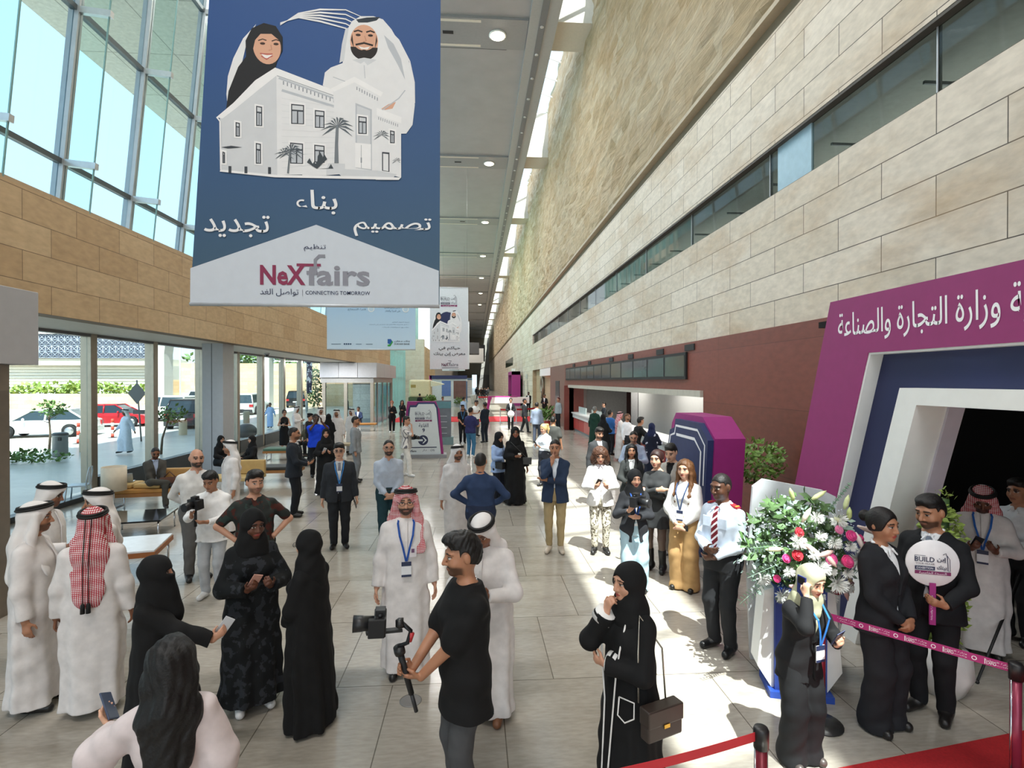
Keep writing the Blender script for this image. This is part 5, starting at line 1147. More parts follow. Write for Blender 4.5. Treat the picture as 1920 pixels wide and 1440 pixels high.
def couple_and_house(P, f):                 # f maps artwork units to the banner
    W1, W2, W3, GR, DK, SK = 'e6e8ea', 'd2d6da', 'bcc2c9', '8d949c', '3a4048', 'dba98d'
    def po(c, pts): P.poly(c, [f(*p) for p in pts])
    def ba(c, pts, w): P.band(c, [f(*p) for p in pts], [abs(f(q, 0)[0] - f(0, 0)[0]) for q in (w if isinstance(w, list) else [w] * len(pts))])
    def el(c, x, y, rx, ry, rot=0, a0=0, a1=360): X, Y = f(x, y); k = abs(f(1, 0)[0] - f(0, 0)[0]); P.disc(c, X, Y, rx * k, ry * k, 28, a0, a1, rot)
    for q in range(5): ba(W1, [(455, 95 - q * 3), (540, 45 + q * 5 - 10), (640, 12 + q * 14), (760, 8 + q * 22), (840, 40 + q * 25)], [2, 6, 9, 6, 3])
    po(W1, [(208, 430), (215, 345), (240, 260), (285, 165), (345, 95), (300, 190), (275, 300), (230, 400), (212, 470)])
    for q in range(3): ba(W1, [(930, 60 + q * 8), (1010, 140 + q * 6), (1062, 240), (1084 - q * 7, 340), (1086 - q * 9, 440)], [3, 5, 5, 4, 3])
    po('15171b', [(205, 510), (218, 415), (262, 300), (298, 250), (296, 175), (325, 115), (380, 88), (435, 100), (466, 150), (465, 215), (440, 268), (432, 300), (420, 420), (230, 530)])
    el(SK, 394, 200, 64, 82, 8)
    po('15171b', [(330, 215), (326, 150), (350, 118), (410, 112), (450, 140), (462, 190), (448, 165), (415, 138), (365, 140), (340, 170)])
    for x in (374, 436): el('3a2418', x, 185, 12, 6); ba('2a1a12', [(x - 20, 172), (x, 164), (x + 18, 170)], 5)
    po('f4efec', [(368, 234), (395, 240), (420, 236), (408, 254), (382, 252)]); ba('b5524e', [(362, 232), (385, 234), (420, 233)], 5); ba('b5524e', [(368, 244), (392, 259), (420, 240)], 5); ba('c08a70', [(412, 190), (416, 212), (402, 216)], 4)
    po(W1, [(652, 372), (662, 310), (690, 285), (745, 262), (752, 220), (762, 110), (790, 60), (830, 35), (890, 32), (935, 45), (975, 90), (1010, 150), (1055, 230), (1082, 330), (1086, 450), (1075, 545), (1045, 588), (1000, 590), (700, 400)])
    po(W2, [(775, 90), (760, 180), (752, 250), (730, 262), (742, 170), (758, 100)]); po(W3, [(940, 120), (985, 160), (1020, 230), (1040, 330), (1000, 250), (960, 180)]); po(W3, [(960, 145), (985, 180), (968, 195)])
    po('26313b', [(808, 52), (858, 40), (922, 34), (905, 52), (862, 64), (820, 66)])
    el(SK, 846, 155, 66, 80); el('1c1512', 846, 182, 64, 62, 0, 180, 360); el(SK, 846, 158, 50, 40); po('1c1512', [(784, 150), (790, 120), (798, 190)]); po('1c1512', [(908, 150), (904, 120), (896, 190)])
    ba('1c1512', [(806, 172), (846, 162), (888, 172)], 9); po('f2ece8', [(818, 178), (846, 184), (874, 178), (862, 192), (832, 192)]); el('1c1512', 846, 206, 16, 12)
    for x in (818, 876): el('2a1a12', x, 125, 12, 6); ba('1c120d', [(x - 20, 110), (x, 103), (x + 20, 110)], 7)
    ba('c08a70', [(848, 128), (856, 152), (842, 156)], 4); po(W2, [(790, 245), (846, 232), (905, 240), (862, 268), (846, 250), (830, 262)]); ba(W3, [(846, 268), (850, 330)], 3); ba(W3, [(700, 330), (790, 360)], 4)
    po(SK, [(926, 474), (960, 450), (996, 438), (980, 470), (945, 478)]); ba(W3, [(930, 480), (1010, 420), (1040, 380)], 5)
    # the house
    po(W2, [(180, 785), (178, 545), (255, 478), (360, 385), (437, 318), (460, 800), (430, 803)]); po(W1, [(437, 318), (720, 415), (722, 760), (760, 790), (440, 803)])
    po('f0f1f2', [(162, 540), (190, 545), (255, 492), (362, 398), (440, 332), (718, 420), (725, 400), (432, 296), (340, 360), (240, 470)]); ba(W3, [(448, 345), (718, 436)], 9); ba(GR, [(440, 334), (718, 424)], 3); ba(W3, [(462, 402), (705, 470)], 12)
    for i in range(14): ba(GR, [(470 + i * 18, 358 + i * 5.8), (470 + i * 18, 376 + i * 5.8)], 5)
    for i in range(12): ba('d9dcdf', [(462, 440 + i * 30), (716, 474 + i * 24)], 2)
    po(W1, [(700, 395), (800, 330), (925, 410), (930, 790), (740, 790), (720, 760)]); po('f0f1f2', [(690, 385), (800, 325), (935, 395), (925, 415), (800, 352), (705, 400)])
    for i in range(9): ba(GR, [(812 + i * 12, 372 + i * 6), (812 + i * 12, 388 + i * 6)], 4)
    po(W3, [(805, 450), (882, 478), (882, 770), (805, 760)]); po(W2, [(812, 462), (874, 484), (874, 765), (812, 756)]); po(W1, [(905, 480), (1018, 520), (1018, 800), (905, 775)]); po('f0f1f2', [(905, 470), (1022, 510), (1022, 540), (905, 505)])
    for i in range(10): ba(GR, [(914 + i * 10, 512 + i * 3.5), (914 + i * 10, 526 + i * 3.5)], 3)
    for x, y, w, h_ in ((505, 465, 60, 95), (615, 490, 45, 85), (500, 648, 60, 100), (612, 655, 48, 85), (818, 512, 40, 85), (968, 575, 22, 62), (344, 480, 28, 95), (342, 655, 24, 98), (250, 560, 20, 68), (190, 700, 12, 55)):
        po('f0f1f2', [(x - 7, y - 9), (x + w + 7, y - 4), (x + w + 7, y + h_ + 8), (x - 7, y + h_ + 6)]); po(DK, [(x, y), (x + w, y + 4), (x + w, y + h_), (x, y + h_)]); po(W3, [(x + 5, y + h_ * .36), (x + w * .45, y + h_ * .36), (x + w * .45, y + h_ - 5), (x + 5, y + h_ - 5)]); po(W3, [(x + w * .55, y + h_ * .38), (x + w - 5, y + h_ * .38), (x + w - 5, y + h_ - 4), (x + w * .55, y + h_ - 4)]); po(W2, [(x + 5, y + 6), (x + w - 5, y + 9), (x + w - 5, y + h_ * .3), (x + 5, y + h_ * .28)])
    po('f0f1f2', [(803, 640), (878, 645), (878, 765), (803, 758)]); ba(GR, [(832, 650), (832, 760)], 2); ba(GR, [(832, 710), (832, 735)], 6); po(DK, [(930, 680), (965, 682), (965, 775), (930, 770)]); po(W1, [(935, 688), (960, 690), (960, 772), (935, 768)]); po(DK, [(185, 680), (230, 672), (280, 678), (215, 686)])
    po(W2, [(720, 785), (740, 768), (905, 770), (1000, 785), (985, 800), (740, 802)]); po('f0f1f2', [(180, 785), (430, 803), (760, 800), (1018, 800), (1010, 812), (430, 815), (178, 795)]); po(W2, [(678, 742), (755, 742), (752, 790), (660, 800)]); po(W1, [(556, 772), (668, 770), (668, 800), (556, 802)])
    for cx, cy, R_, n_ in ((720, 565, 80, 11), (928, 600, 42, 9), (505, 690, 62, 10), (475, 700, 50, 8), (1000, 720, 26, 7)):
        for i in range(n_):
            t = math.radians(-25 + 230 * i / (n_ - 1)); po('5a646c', [(cx, cy), (cx + R_ * .5 * math.cos(t + .12), cy - R_ * .55 * math.sin(t + .12)), (cx + R_ * math.cos(t), cy - R_ * .8 * math.sin(t) + R_ * .25), (cx + R_ * .45 * math.cos(t - .12), cy - R_ * .45 * math.sin(t - .12))])
    ba('767e85', [(716, 740), (716, 650), (720, 560)], [20, 15, 13]); ba('6a737a', [(490, 795), (500, 690)], 8)
    for i, (x, y) in enumerate(((590, 720), (612, 735), (640, 690), (660, 700), (628, 730), (690, 745))): po('3d464d', [(625, 770), (x - 12, y + 20), (x, y), (x + 12, y + 22)])
    for x in (224, 297, 405): ba(DK, [(x, 768), (x, 800)], 13)
    ba('f0f1f2', [(165, 540), (180, 560), (183, 785)], 7); ba('f0f1f2', [(1018, 590), (1018, 800), (1008, 810), (900, 812)], 5)
BY = 6.4
bl, br, tl, tr = at_y(356, 570, BY), at_y(824, 569, BY), at_y(392, 0, BY), at_y(826, 0, BY); zb, zt = bl.z, tl.z
ks = (br.x - bl.x) / 1165; ext = 1.12
B1 = banner(bl.x, br.x, bl.x + (tl.x - bl.x) * ext, br.x + (tr.x - br.x) * ext, BY, zb, zb + (zt - zb) * ext, grad('3b5a70', '1c4b88', .3, 2.9), 'giant navy banner with a smiling couple above a white villa hanging nearest')
P_ = Print((-(br.x - bl.x) / 2, -.004, 0), (1, 0, 0), (0, 0, 1)); f1 = lambda x, y: ((x - 38) * ks + (1 if 0 else 0) * 0, (1418 - y) * ks)
W_ = 'eef0f2'
P_.poly('cdd6e0', [f1(40, 1416), f1(1200, 1416), f1(1200, 1246), f1(620, 1035), f1(42, 1250)]); couple_and_house(P_, f1)
for t, x0, y0, x1, y1 in (('بناء', 520, 870, 720, 985), ('تصميم', 795, 995, 1165, 1086), ('تجديد', 105, 998, 405, 1102)): P_.text(W_, arabic(t), *f1(x0, y1), (x1 - x0) * ks, (y1 - y0) * ks, .008)
P_.text('2a3456', arabic('تنظيم'), *f1(563, 1162), 102 * ks, 34 * ks, .0); company(P_, *f1(360, 1325), 512 * ks); P_.text('2a3456', arabic('تواصل الغد'), *f1(360, 1378), 178 * ks, 36 * ks, .0); P_.text('2a3456', 'CONNECTING TOMORROW', *f1(570, 1368), 302 * ks, 18 * ks, .004); P_.band('8b8d98', [f1(556, 1345), f1(556, 1375)], 2 * ks); P_.build('banner_print', B1)
Y2 = 18.0
bl, br = at_y(613, 655, Y2), at_y(779, 654, Y2)
B2 = banner(bl.x, br.x, bl.x, br.x, Y2, bl.z, bl.z + 4.2, grad('c3d8e8', 'a9cbe6', 0, 1.5), 'pale blue bank banner half hidden behind the giant navy one'); Lw = br.x - bl.x
P_ = Print((-Lw / 2, -.004, 0), (1, 0, 0), (0, 0, 1)); k = Lw / 745
f2 = lambda x, y: ((x - 1053) * k, (515 - y) * k)
P_.poly('21416f', [f2(1053, 521), f2(1300, 521), f2(1300, 515), f2(1053, 515)]); P_.poly('5c8a4a', [f2(1300, 520), f2(1798, 516), f2(1798, 511), f2(1300, 515)])
P_.poly('1f57a0', [f2(1562, 425), f2(1590, 425), f2(1606, 450), f2(1585, 470), f2(1562, 462)]); P_.poly('3a9a4a', [f2(1562, 488), f2(1585, 488), f2(1608, 450), f2(1600, 440), f2(1585, 468), f2(1562, 474)])
P_.text('4a5560', 'DUKHAN BANK', *f2(1618, 474), 132 * k, 14 * k, .02); P_.text('4a5560', arabic('بنك دخان'), *f2(1618, 452), 132 * k, 17 * k, .02)
for t, x0, y0, w_, h_ in (('تأمين تكافل مجاني', 1535, 168, 135, 22), ('على الحياة والعقار', 1540, 195, 130, 20), ('فترة السماح', 1228, 186, 150, 22), ('شروط التمويل العقاري', 1600, 286, 145, 10), ('تطبق الشروط والأحكام عند التقديم على التمويل', 1405, 306, 340, 10), ('خاضع لموافقة البنك', 1518, 330, 225, 10)): P_.text('3f5f80', arabic(t), *f2(x0, y0), w_ * k, h_ * k)
for x in (1424, 1715): P_.disc('dfe9ee', *f2(x, 168), 28 * k); P_.disc('b9d2e2', *f2(x, 168), 20 * k)
for x in (1200, 1217, 1234, 1251): P_.disc('2e4a6a', *f2(x, 469), 7 * k)
for x, w_ in ((1090, 80), (1295, 48), (1380, 56)): P_.rect('5a7690', *f2(x, 472), *f2(x + w_, 467))
P_.build('banner_print', B2)
def white_banner(px0, px1, pyb, Y, hgt, label, full=True):
    bl, br = at_y(px0, pyb, Y), at_y(px1, pyb, Y); o = banner(bl.x, br.x, bl.x, br.x, Y, bl.z, bl.z + hgt, mat('d5dbe1', .6, 0, .03), label); L = br.x - bl.x
    P = Print((-L / 2, -.006, 0), (1, 0, 0), (0, 0, 1)); k = L / 270; g = lambda x, y: ((x - 98) * k, (1325 - y) * k)
    if full:
        fair_logo(P, *g(175, 884), 115 * k, '33384a'); P.disc('232c55', *g(222, 975), 62 * k, 55 * k); couple_and_house(P, lambda x, y: g(100 + (x - 130) * .232, 905 + (y - 20) * .285))
        P.text('2c3038', arabic('حياكم في'), *g(160, 1195), 152 * k, 30 * k, .02); P.text('2c3038', arabic('معرض إبن بيتك'), *g(125, 1234), 222 * k, 30 * k, .02)
    company(P, *g(180, 1305), 118 * k, '8b8d98', '5a2b4a'); P.rect('6a6d78', *g(182, 1318), *g(298, 1314)); P.rect('6a6d78', *g(226, 1268), *g(250, 1265)); P.build('banner_print', o); return o
white_banner(806, 878, 692, 42, 6.4, 'white fair banner with the couple and villa hanging in the distance')
white_banner(829, 872, 695, 66, 6, 'plain white banner hanging behind the distant couple banner', False)
white_banner(838, 880, 692, 90, 8, 'farthest white banner peeping out right of the distant couple banner', False)
# ------------------------------------------------------------------ ticket counter
K = empty('ticket_counter', (5.78, 21.8, 0), 0, 'long white topped ticket counter with red front set into the brown wall', 'counter')
box('worktop', mat('e2e2df', .35), -.12, .75, -8.4, 9.2, 1.0, 1.08, K, .01); box('white_front', mat('d9dcdb', .4), -.06, .1, -8.3, 9.1, .78, 1.0, K); box('inner_desk', mat('a98a72', .5), .4, 1.2, -8.3, 9.1, .72, .78, K); box('plinth', mat('8b9296', .4), .06, .3, -8.3, 9.1, 0, .14, K)
for i in range(12):
    y0 = -8.3 + i * 1.45; box('red_panel', mat('b0403c' if i % 3 else 'c06a62', .5), 0, .08, y0 + .02, y0 + 1.43, .14, .78, K)
for y, lb in ((8.0, 'white low screen on the far end of the ticket counter'), (4.6, 'second white low screen along the ticket counter')):
    tag(box('counter_screen', mat('cfdedb', .25), 5.98, 6.03, 21.8 + y - 1.4, 21.8 + y + .6, 1.08, 1.42), lb, 'screen')
for i in range(12):
    e0, e1 = 13.55, 31.9
    ya, yb = e0 + (e1 - e0) * i / 12, e0 + (e1 - e0) * (i + 1) / 12
    m = empty('menu_board', (XR - .07, (ya + yb) / 2, 2.97), 0, 'dark switched-off board in the long row above the ticket counter', 'screen', 'row of dark boards above the ticket counter')
    hw = (yb - ya) / 2
    box('casing', mat('161414', .5), -.05, .0, -hw, hw, -.03, .68, m); box('display', mat('55585a' if i % 4 else '5e5d58', .12, .1, .05), -.06, -.05, -hw + .07, hw - .05, .05, .60, m)
def carton(x, y, z, label): o = tag(box('cardboard_box', mat('c9c4bb', .8), x - .2, x + .2, y - .45, y + .45, z, z + .42), label, 'box'); return o
struct(box('shelf_ledge', mat('5d5a58', .6), 7.9, 8.39, 13, 20, .98, 1.02)); carton(8.1, 18.2, 1.02, 'pale carton on the ledge behind the ticket counter')
for i, (y, w_, c) in enumerate(((19.2, .5, '3d3a3a'), (16.6, .6, 'b9b9bc'), (15.4, .5, '57504e'), (14.2, .5, '6f6d70'))): tag(MB().ball((8.15, y, 1.08), (.2, w_ / 2, .07)).build('folded_bag', mat(c, .7)), ['dark soft bag left of the carton on the back ledge', 'grey bag right of the carton on the back ledge', 'brown bag along the back ledge of the counter', 'grey bag at the near end of the back ledge'][i], 'bag')
pb = empty('poster_board', (5.45, 7.75, 0), 0, 'beige notice board standing against the brown wall behind the round bush', 'board'); box('board', mat('b9a88f', .6), -.03, .03, -.42, .42, .55, 1.75, pb)
P_ = Print((-.032, .42, .55), (0, -1, 0), (0, 0, 1)); P_.rect('8f7f68', .12, .9, .72, .96); P_.rect('8f7f68', .2, .74, .64, .79); P_.build('print', pb); box('stand', ALU_D, -.02, .02, -.3, .3, 0, .55, pb)
# ------------------------------------------------------------------ flower stand and plants
fs_ = gp(1522, 1330); FX, FY = fs_.x + .05, fs_.y + .35
st = empty('flower_pedestal', (FX, FY, 0), math.radians(-15), 'navy fronted pedestal with curved white sides under the big bouquet', 'pedestal')
def curve_side(sg): return [(sg * .20, -.16, 0), (sg * .36, -.16, .25), (sg * .33, -.16, .6), (sg * .30, -.16, .95), (sg * .20, -.16, 1.0)]
box('navy_front', mat('27408a', .5), -.22, .22, -.2, .1, 0, 1.0, st); box('base', mat('2347a0', .5), -.27, .27, -.24, .14, 0, .06, st)
for sg in (-1, 1): MB().prism(curve_side(sg), (0, .25, 0)).build('white_side', WHITE, st)
bd = empty('white_panel', (FX + .26, FY + .42, 0), math.radians(-12), 'pale grey upright panel standing behind the bouquet', 'panel'); MB().prism([(-.42, 0, 0), (.42, 0, 0), (.46, 0, 1.0), (.40, 0, 1.72), (.28, 0, 1.78), (-.30, 0, 1.88), (-.40, 0, 1.80), (-.46, 0, 1.0)], (0, .05, 0)).build('board', mat('d5d9dd', .5), bd)
bq = empty('bouquet', (FX, FY - .05, 1.0), 0, 'large bouquet of lilies, roses and white chrysanthemums with eucalyptus leaves', 'flowers'); q = random.Random(21)
leafy((0, 0, .38), (.46, .38, .46), 620, .12, mat('4d6b3c', .6, 0, .4, 9), 'greenery', bq, seed=31); bq_e = leafy((0, 0, .30), (.60, .42, .52), 420, .07, mat('8fa69a', .6, 0, .3, 9), 'eucalyptus_leaves', bq, seed=32); leafy((.02, -.02, .40), (.52, .42, .44), 900, .02, mat('c9d6e0', .6), 'filler_blossom', bq, seed=33)
MB().tube([(0, 0, -.1), (0, 0, .3)], .05, 8).build('stems', LEAF_D, bq)
def on_ball(u, v): return Vector((u * .52, -.40 * math.sqrt(max(0, 1 - min(1, (u * u + v * v)))) - .09, .38 + v * .48))
def rose(p, r, c, nm):
    b = MB()
    for k in range(3): b.lathe(p, [(r * (.25 + .2 * k), -r * .5), (r * (.5 + .25 * k), r * .1), (r * (.42 + .27 * k), r * (.62 - .18 * k)), (r * (.30 + .25 * k), r * (.50 - .2 * k))], 9, (q.uniform(-.3, .3), -1, .5))
    b.build(nm, mat(c, .6, 0, .25, 30), bq)
for u, v, r, c in ((-.02, .02, .055, 'd9508f'), (.28, -.04, .058, 'd8427f'), (.42, .38, .05, 'cf3f80'), (-.52, .06, .05, 'b3182a'), (-.42, -.34, .05, 'b01024'), (.86, -.02, .05, 'c2182c'), (.90, .08, .045, 'd8427f'), (.62, -.85, .055, 'c0142a'), (-.45, .45, .045, 'b81a2c'), (.2, .5, .04, 'e07fa8'), (-.66, -.02, .04, 'cf3f80'), (-.72, -.45, .035, 'd8427f'), (.66, .3, .035, 'd8427f')): rose(on_ball(u, v), r, c, 'rose')
def mum(p, r):
    b = MB()
    for k in range(120):
        d = Vector((q.gauss(0, 1), -abs(q.gauss(0, 1)) - .2, q.gauss(0, 1))).normalized(); s_ = d.orthogonal().normalized() * r * .085; b.add([p, p + d * r * .6 + s_, p + d * r, p + d * r * .6 - s_], [(0, 1, 2, 3)])
    b.build('chrysanthemum', mat('f2f3ee', .6), bq)
for u, v, r in ((.25, .66, .09), (-.20, -.12, .10), (.52, -.06, .11), (.15, -.45, .10), (-.82, -.55, .08), (-.45, -.88, .09), (.48, -.98, .09), (-.5, .30, .08), (-.12, .7, .07), (-.34, -.78, .05), (.95, -.1, .07), (.05, .30, .07), (-.3, .1, .06), (.35, .22, .06), (.0, -.2, .05), (.6, .1, .05), (-.62, -.25, .06), (.3, -.25, .06), (-.15, .42, .06), (.45, -.6, .06), (.8, -.3, .05), (-.05, -.75, .06)): mum(on_ball(u, v), r)
def lily(p, d, L_, c):
    b = MB(); d = Vector(d).normalized(); b.tube([p, p + d * L_ * .3, p + d * L_ * .7, p + d * L_], [.010, .022, .020, .003], 7); b.build('lily_bud', mat(c, .5, 0, .1, 20), bq)
for u, v, d, L_, c in ((-.36, .62, (.4, -.3, 1), .15, 'e8e8d0'), (-.30, .92, (-.3, 0, 1), .12, 'b9c882'), (.0, .95, (.8, -.1, .5), .15, 'd5dca0'), (.62, .74, (.3, 0, 1), .14, 'd9e0a8'), (.52, .62, (-.1, -.2, 1), .12, 'c2cf88'), (.40, .55, (-1, -.2, .6), .16, 'e3e3bd'), (.72, .48, (1, -.3, -.4), .22, 'e6cfc6'), (.55, .42, (.3, -.4, -1), .18, 'ead9d2'), (-.42, .28, (.8, -.3, -.6), .16, 'ebd8cc'), (-.70, .14, (-1, -.2, .05), .18, 'd9dca8'), (.02, .16, (-1, -.2, -.2), .16, 'e2b9b0'), (-.1, .1, (.5, -.5, -.8), .12, 'e6c9bd'), (.68, -.30, (.35, -.3, 1), .16, 'd9aeb0'), (.62, -.55, (-1, -.2, -.4), .16, 'd9a5a8'), (.84, -.42, (1, -.1, .4), .18, 'c4cc7c'), (.85, -.6, (.1, -.3, -1), .15, 'dfc6a0'), (.68, -.72, (.1, -.3, -1), .14, 'e5b9b4'), (-.55, -.55, (1, -.2, -.2), .13, 'e8b9b5')): lily(on_ball(u, v), d, L_, c)
for u, v in ((.95, -.55), (-.95, -.2), (-.9, .25), (-.95, -.8), (.2, 1.0)):       # eucalyptus sprigs
    b = MB(); p = on_ball(u * .8, v * .8); d = Vector((u, -.2, v * .6 - .15)).normalized(); e_ = d.orthogonal().normalized()
    for k in range(9):
        for s_ in (-1, 1): c = p + d * (.035 * k); w = (e_ * s_ + d * .4).normalized(); x_ = w.cross(d).normalized() * .02; b.add([c, c + w * .03 + x_, c + w * .05, c + w * .03 - x_], [(0, 1, 2, 3)])
    b.tube([p, p + d * .32], .003, 5); b.build('sprig', mat('7f9a86', .6, 0, .2, 9), bq)
p = gp(1418, 1012); bu = empty('potted_bush', (p.x - .25, p.y - .4, 0), 0, 'round bright green bush on a bare stem beside the magenta totem', 'plant'); MB().tube([(0, 0, .3), (.03, 0, .8), (0, .02, 1.3)], [.03, .022, .02], 7).build('stem', BARK, bu); leafy((0, 0, 1.48), (.52, .45, .40), 620, .11, mat('6f9440', .55, 0, .35, 7), 'foliage', bu, seed=41)
MB().lathe((0, 0, 0), [(.16, 0), (.21, .3), (.23, .34)], 20).build('pot', mat('8d8a84', .6), bu)
tp = empty('topiary', (4.36, 4.68, 0), 0, 'slim cone-shaped conifer in a white faceted pot inside the portal mouth', 'plant'); leafy((0, 0, 1.05), (.17, .17, .85), 1500, .07, LEAF_Y, 'foliage', tp, seed=43); 
c_ = MB(); c_.lathe((0, 0, 0), [(.16, 0), (.24, .18), (.22, .40)], 8); c_.build('pot', mat('e6e3e0', .5), tp); MB().tube([(0, 0, .3), (0, 0, 1.8)], .05, 7).build('stem', LEAF_D, tp)
# ------------------------------------------------------------------ belt posts, carpets
def post(x, y, c, label, lean=0):
    o = empty('barrier_post', (x, y, 0), 0, label, 'post'); o.rotation_euler = (0, 0, 0); MB().lathe((0, 0, 0), [(.17, 0), (.17, .012), (.06, .035)], 24).build('base', mat('3c3b3a', .4, .4), o); MB().lathe((0, 0, .03), [(.032, 0), (.032, .86)], 16).build('pole', mat(c, .3, .3), o); MB().lathe((0, 0, .86), [(.04, 0), (.042, .10), (.035, .115)], 16).build('head', mat('1d1b1c', .4), o)
    for s in (-1, 1): MB().tube([(s * .034, 0, .03), (s * .034, 0, .86)], .006, 6).build('chrome_strip', CHROME, o)
    return o
p1 = at_y(1427, 1372, 2.85); post(p1.x, 2.85, '7d2230', 'dark red barrier post with black head at the bottom edge holding the red belt'); p2 = at_y(1905, 1255, 3.38); post(p2.x, 3.38, '8a3048', 'polished red barrier post on the red carpet at the right edge'); p3x, p3y = 2.92, 4.30; post(p3x, p3y, '7d2230', 'barrier post hidden behind the olive headscarf at the start of the magenta belt')
def belt(a, b_, m, label, sag=.03, h=.05):
    mb = MB(); n = 14; P = [Vector(a).lerp(Vector(b_), i / n) - Vector((0, 0, sag * 4 * (i / n) * (1 - i / n))) for i in range(n + 1)]
    vs = [p_ + Vector((0, 0, s * h / 2)) for p_ in P for s in (-1, 1)]; nn = (Vector(b_) - Vector(a)).cross(Vector((0, 0, 1))).normalized() * .003; k = len(vs)
    mb.add(vs + [v + nn for v in vs], [(2 * i, 2 * i + 2, 2 * i + 3, 2 * i + 1) for i in range(n)] + [(k + 2 * i + 1, k + 2 * i + 3, k + 2 * i + 2, k + 2 * i) for i in range(n)] + [(2 * i + 1, 2 * i + 3, k + 2 * i + 3, k + 2 * i + 1) for i in range(n)] + [(k + 2 * i, k + 2 * i + 2, 2 * i + 2, 2 * i) for i in range(n)])
    return mb.build('belt', m)
l_ = at_y(1120, 1448, 2.62); tag(belt((p1.x, 2.85, .93), (l_.x - .5, 2.52, .93), mat('c01f2c', .6), 'x'), 'plain red barrier belt across the bottom edge', 'belt')
mb_ = tag(belt((p3x, p3y, .93), (p2.x, 3.38, .93), mat('a8286e', .55), 'x', 0.0, .055), 'magenta printed barrier belt running to the right edge', 'belt'); D_ = Vector((p2.x - p3x, 3.38 - p3y, 0)); Lb = D_.length; P_ = Print((p3x, p3y, .903), D_, (0, 0, 1)); P_.z = .006
for i in range(5):
    x = .12 + i * Lb / 5.2; P_.text(INK, arabic('وزارة التجارة'), x, .030, .13, .014); P_.text(INK, arabic('والصناعة'), x + .02, .012, .11, .012); P_.disc(INK, x + .17, .027, .015); P_.disc('a8286e', x + .17, .027, .010); P_.text(INK, 'EXPO', x + .235, .010, .05, .024); P_.rect(INK, x + .225, .008, x + .23, .046)
P_.build('belt_print', mb_)
cp = MB(); A_, B2_ = gp(1560, 1445), gp(1920, 1372); dv = (B2_ - A_).normalized(); nv = Vector((dv.y, -dv.x, 0)); cp.prism([A_ - dv * .3, A_ - dv * .3 + nv * 2.2, B2_ + dv * 3 + nv * 2.2, B2_ + dv * 3], (0, 0, .012)); tag(cp.build('red_carpet', mat('a3171d', .95, 0, .15, 60)), 'deep red carpet at the bottom right corner under the belt', 'carpet')
p = gp(770, 1314); tag(MB().lathe((p.x, p.y, 0), [(.10, 0), (.10, .004), (.09, .005)], 28).build('floor_cover', mat('8a8886', .4, .3)), 'small round grey metal cover set in the stone floor', 'cover')
tag(box('red_carpet', mat('c5202a', .95, 0, .1, 40), -6.0, XR - .4, 37.8, 43.2, 0, .012), 'bright red carpet strip running across the hall in the distance', 'carpet')
# ------------------------------------------------------------------ lounge on the left
ORG = mat('b5813f', .6, 0, .08, name='ochre_leather'); DARKC = mat('2c2d2b', .5, 0, .06)
def bench(px, py, L_, dpt, rz, seat, frame, label, back=None, wood=None):
    p = gp(px, py); o = empty('bench', (p.x, p.y, 0), math.radians(rz), label, 'bench'); box('seat', seat, -L_ / 2, L_ / 2, -dpt / 2, dpt / 2, .36, .45, o, .02)
    if wood: box('rail', wood, -L_ / 2 - .01, L_ / 2 + .01, -dpt / 2 - .01, dpt / 2 + .01, .28, .36, o)
    for s in (-1, 1):
        MB().tube([(s * (L_ / 2 - .12), -dpt / 2 + .05, .30), (s * (L_ / 2 - .12), -dpt / 2 + .05, .02), (s * (L_ / 2 - .12), dpt / 2 - .05, .02), (s * (L_ / 2 - .12), dpt / 2 - .05, .30)], .016, 8).build('leg', CHROME, o)
    if back: box('backrest', back, -L_ / 2 + L_ * .45, L_ / 2, dpt / 2 - .14, dpt / 2, .45, .82, o, .03)
    return o
BN = bench(290, 948, 1.75, .7, 8, ORG, CHROME, 'ochre bench with backrest cushions on which the man with crossed legs sits', mat('b98f55', .6), mat('a06a34', .5)); b0 = BN.location
for dx, lb in ((-.62, 'flat pale ochre cushion on the left end of the ochre bench'), (.0, 'ochre cushion leaning beneath the seated man')): tag(box('cushion', mat('c4a368', .7), b0.x + dx - .3, b0.x + dx + .28, b0.y - .3, b0.y + .2, .455, .56, bevel=.03), lb, 'cushion')
hb = empty('handbag', (b0.x + .42, b0.y - .18, .45), .2, 'brown woven bag on the ochre bench beside the seated man', 'bag'); v = Vol(); v.rc((-.14, 0, .12), (.16, 0, .13), .12, .12, fl=((0, 1, 0), 1.5)); V, F = v.mesh(.012, .004, 3, 2); link('body', np_mesh('body', V, F), pattern('check', '5a3a2c', '472c22', .6), hb); MB().tube([(-.1, 0, .24), (0, .05, .36), (.12, 0, .25)], .012, 6).build('strap', mat('4a2c22', .6), hb)
lp = gp(214, 962); fl_ = empty('floor_lamp', (lp.x, lp.y, 0), 0, 'lamp with a white drum shade on a thin chrome stem beside the bench', 'lamp'); MB().lathe((0, 0, .50), [(.235, 0), (.235, .52), (.225, .52), (.225, .0)], 28).build('lamp_shade', mat('d8cdb9', .8), fl_); MB().tube([(0, 0, 0), (0, 0, .9)], .014, 8).build('stem', CHROME, fl_); MB().lathe((0, 0, 0), [(.16, 0), (.16, .02), (.03, .03)], 20).build('base', CHROME, fl_)
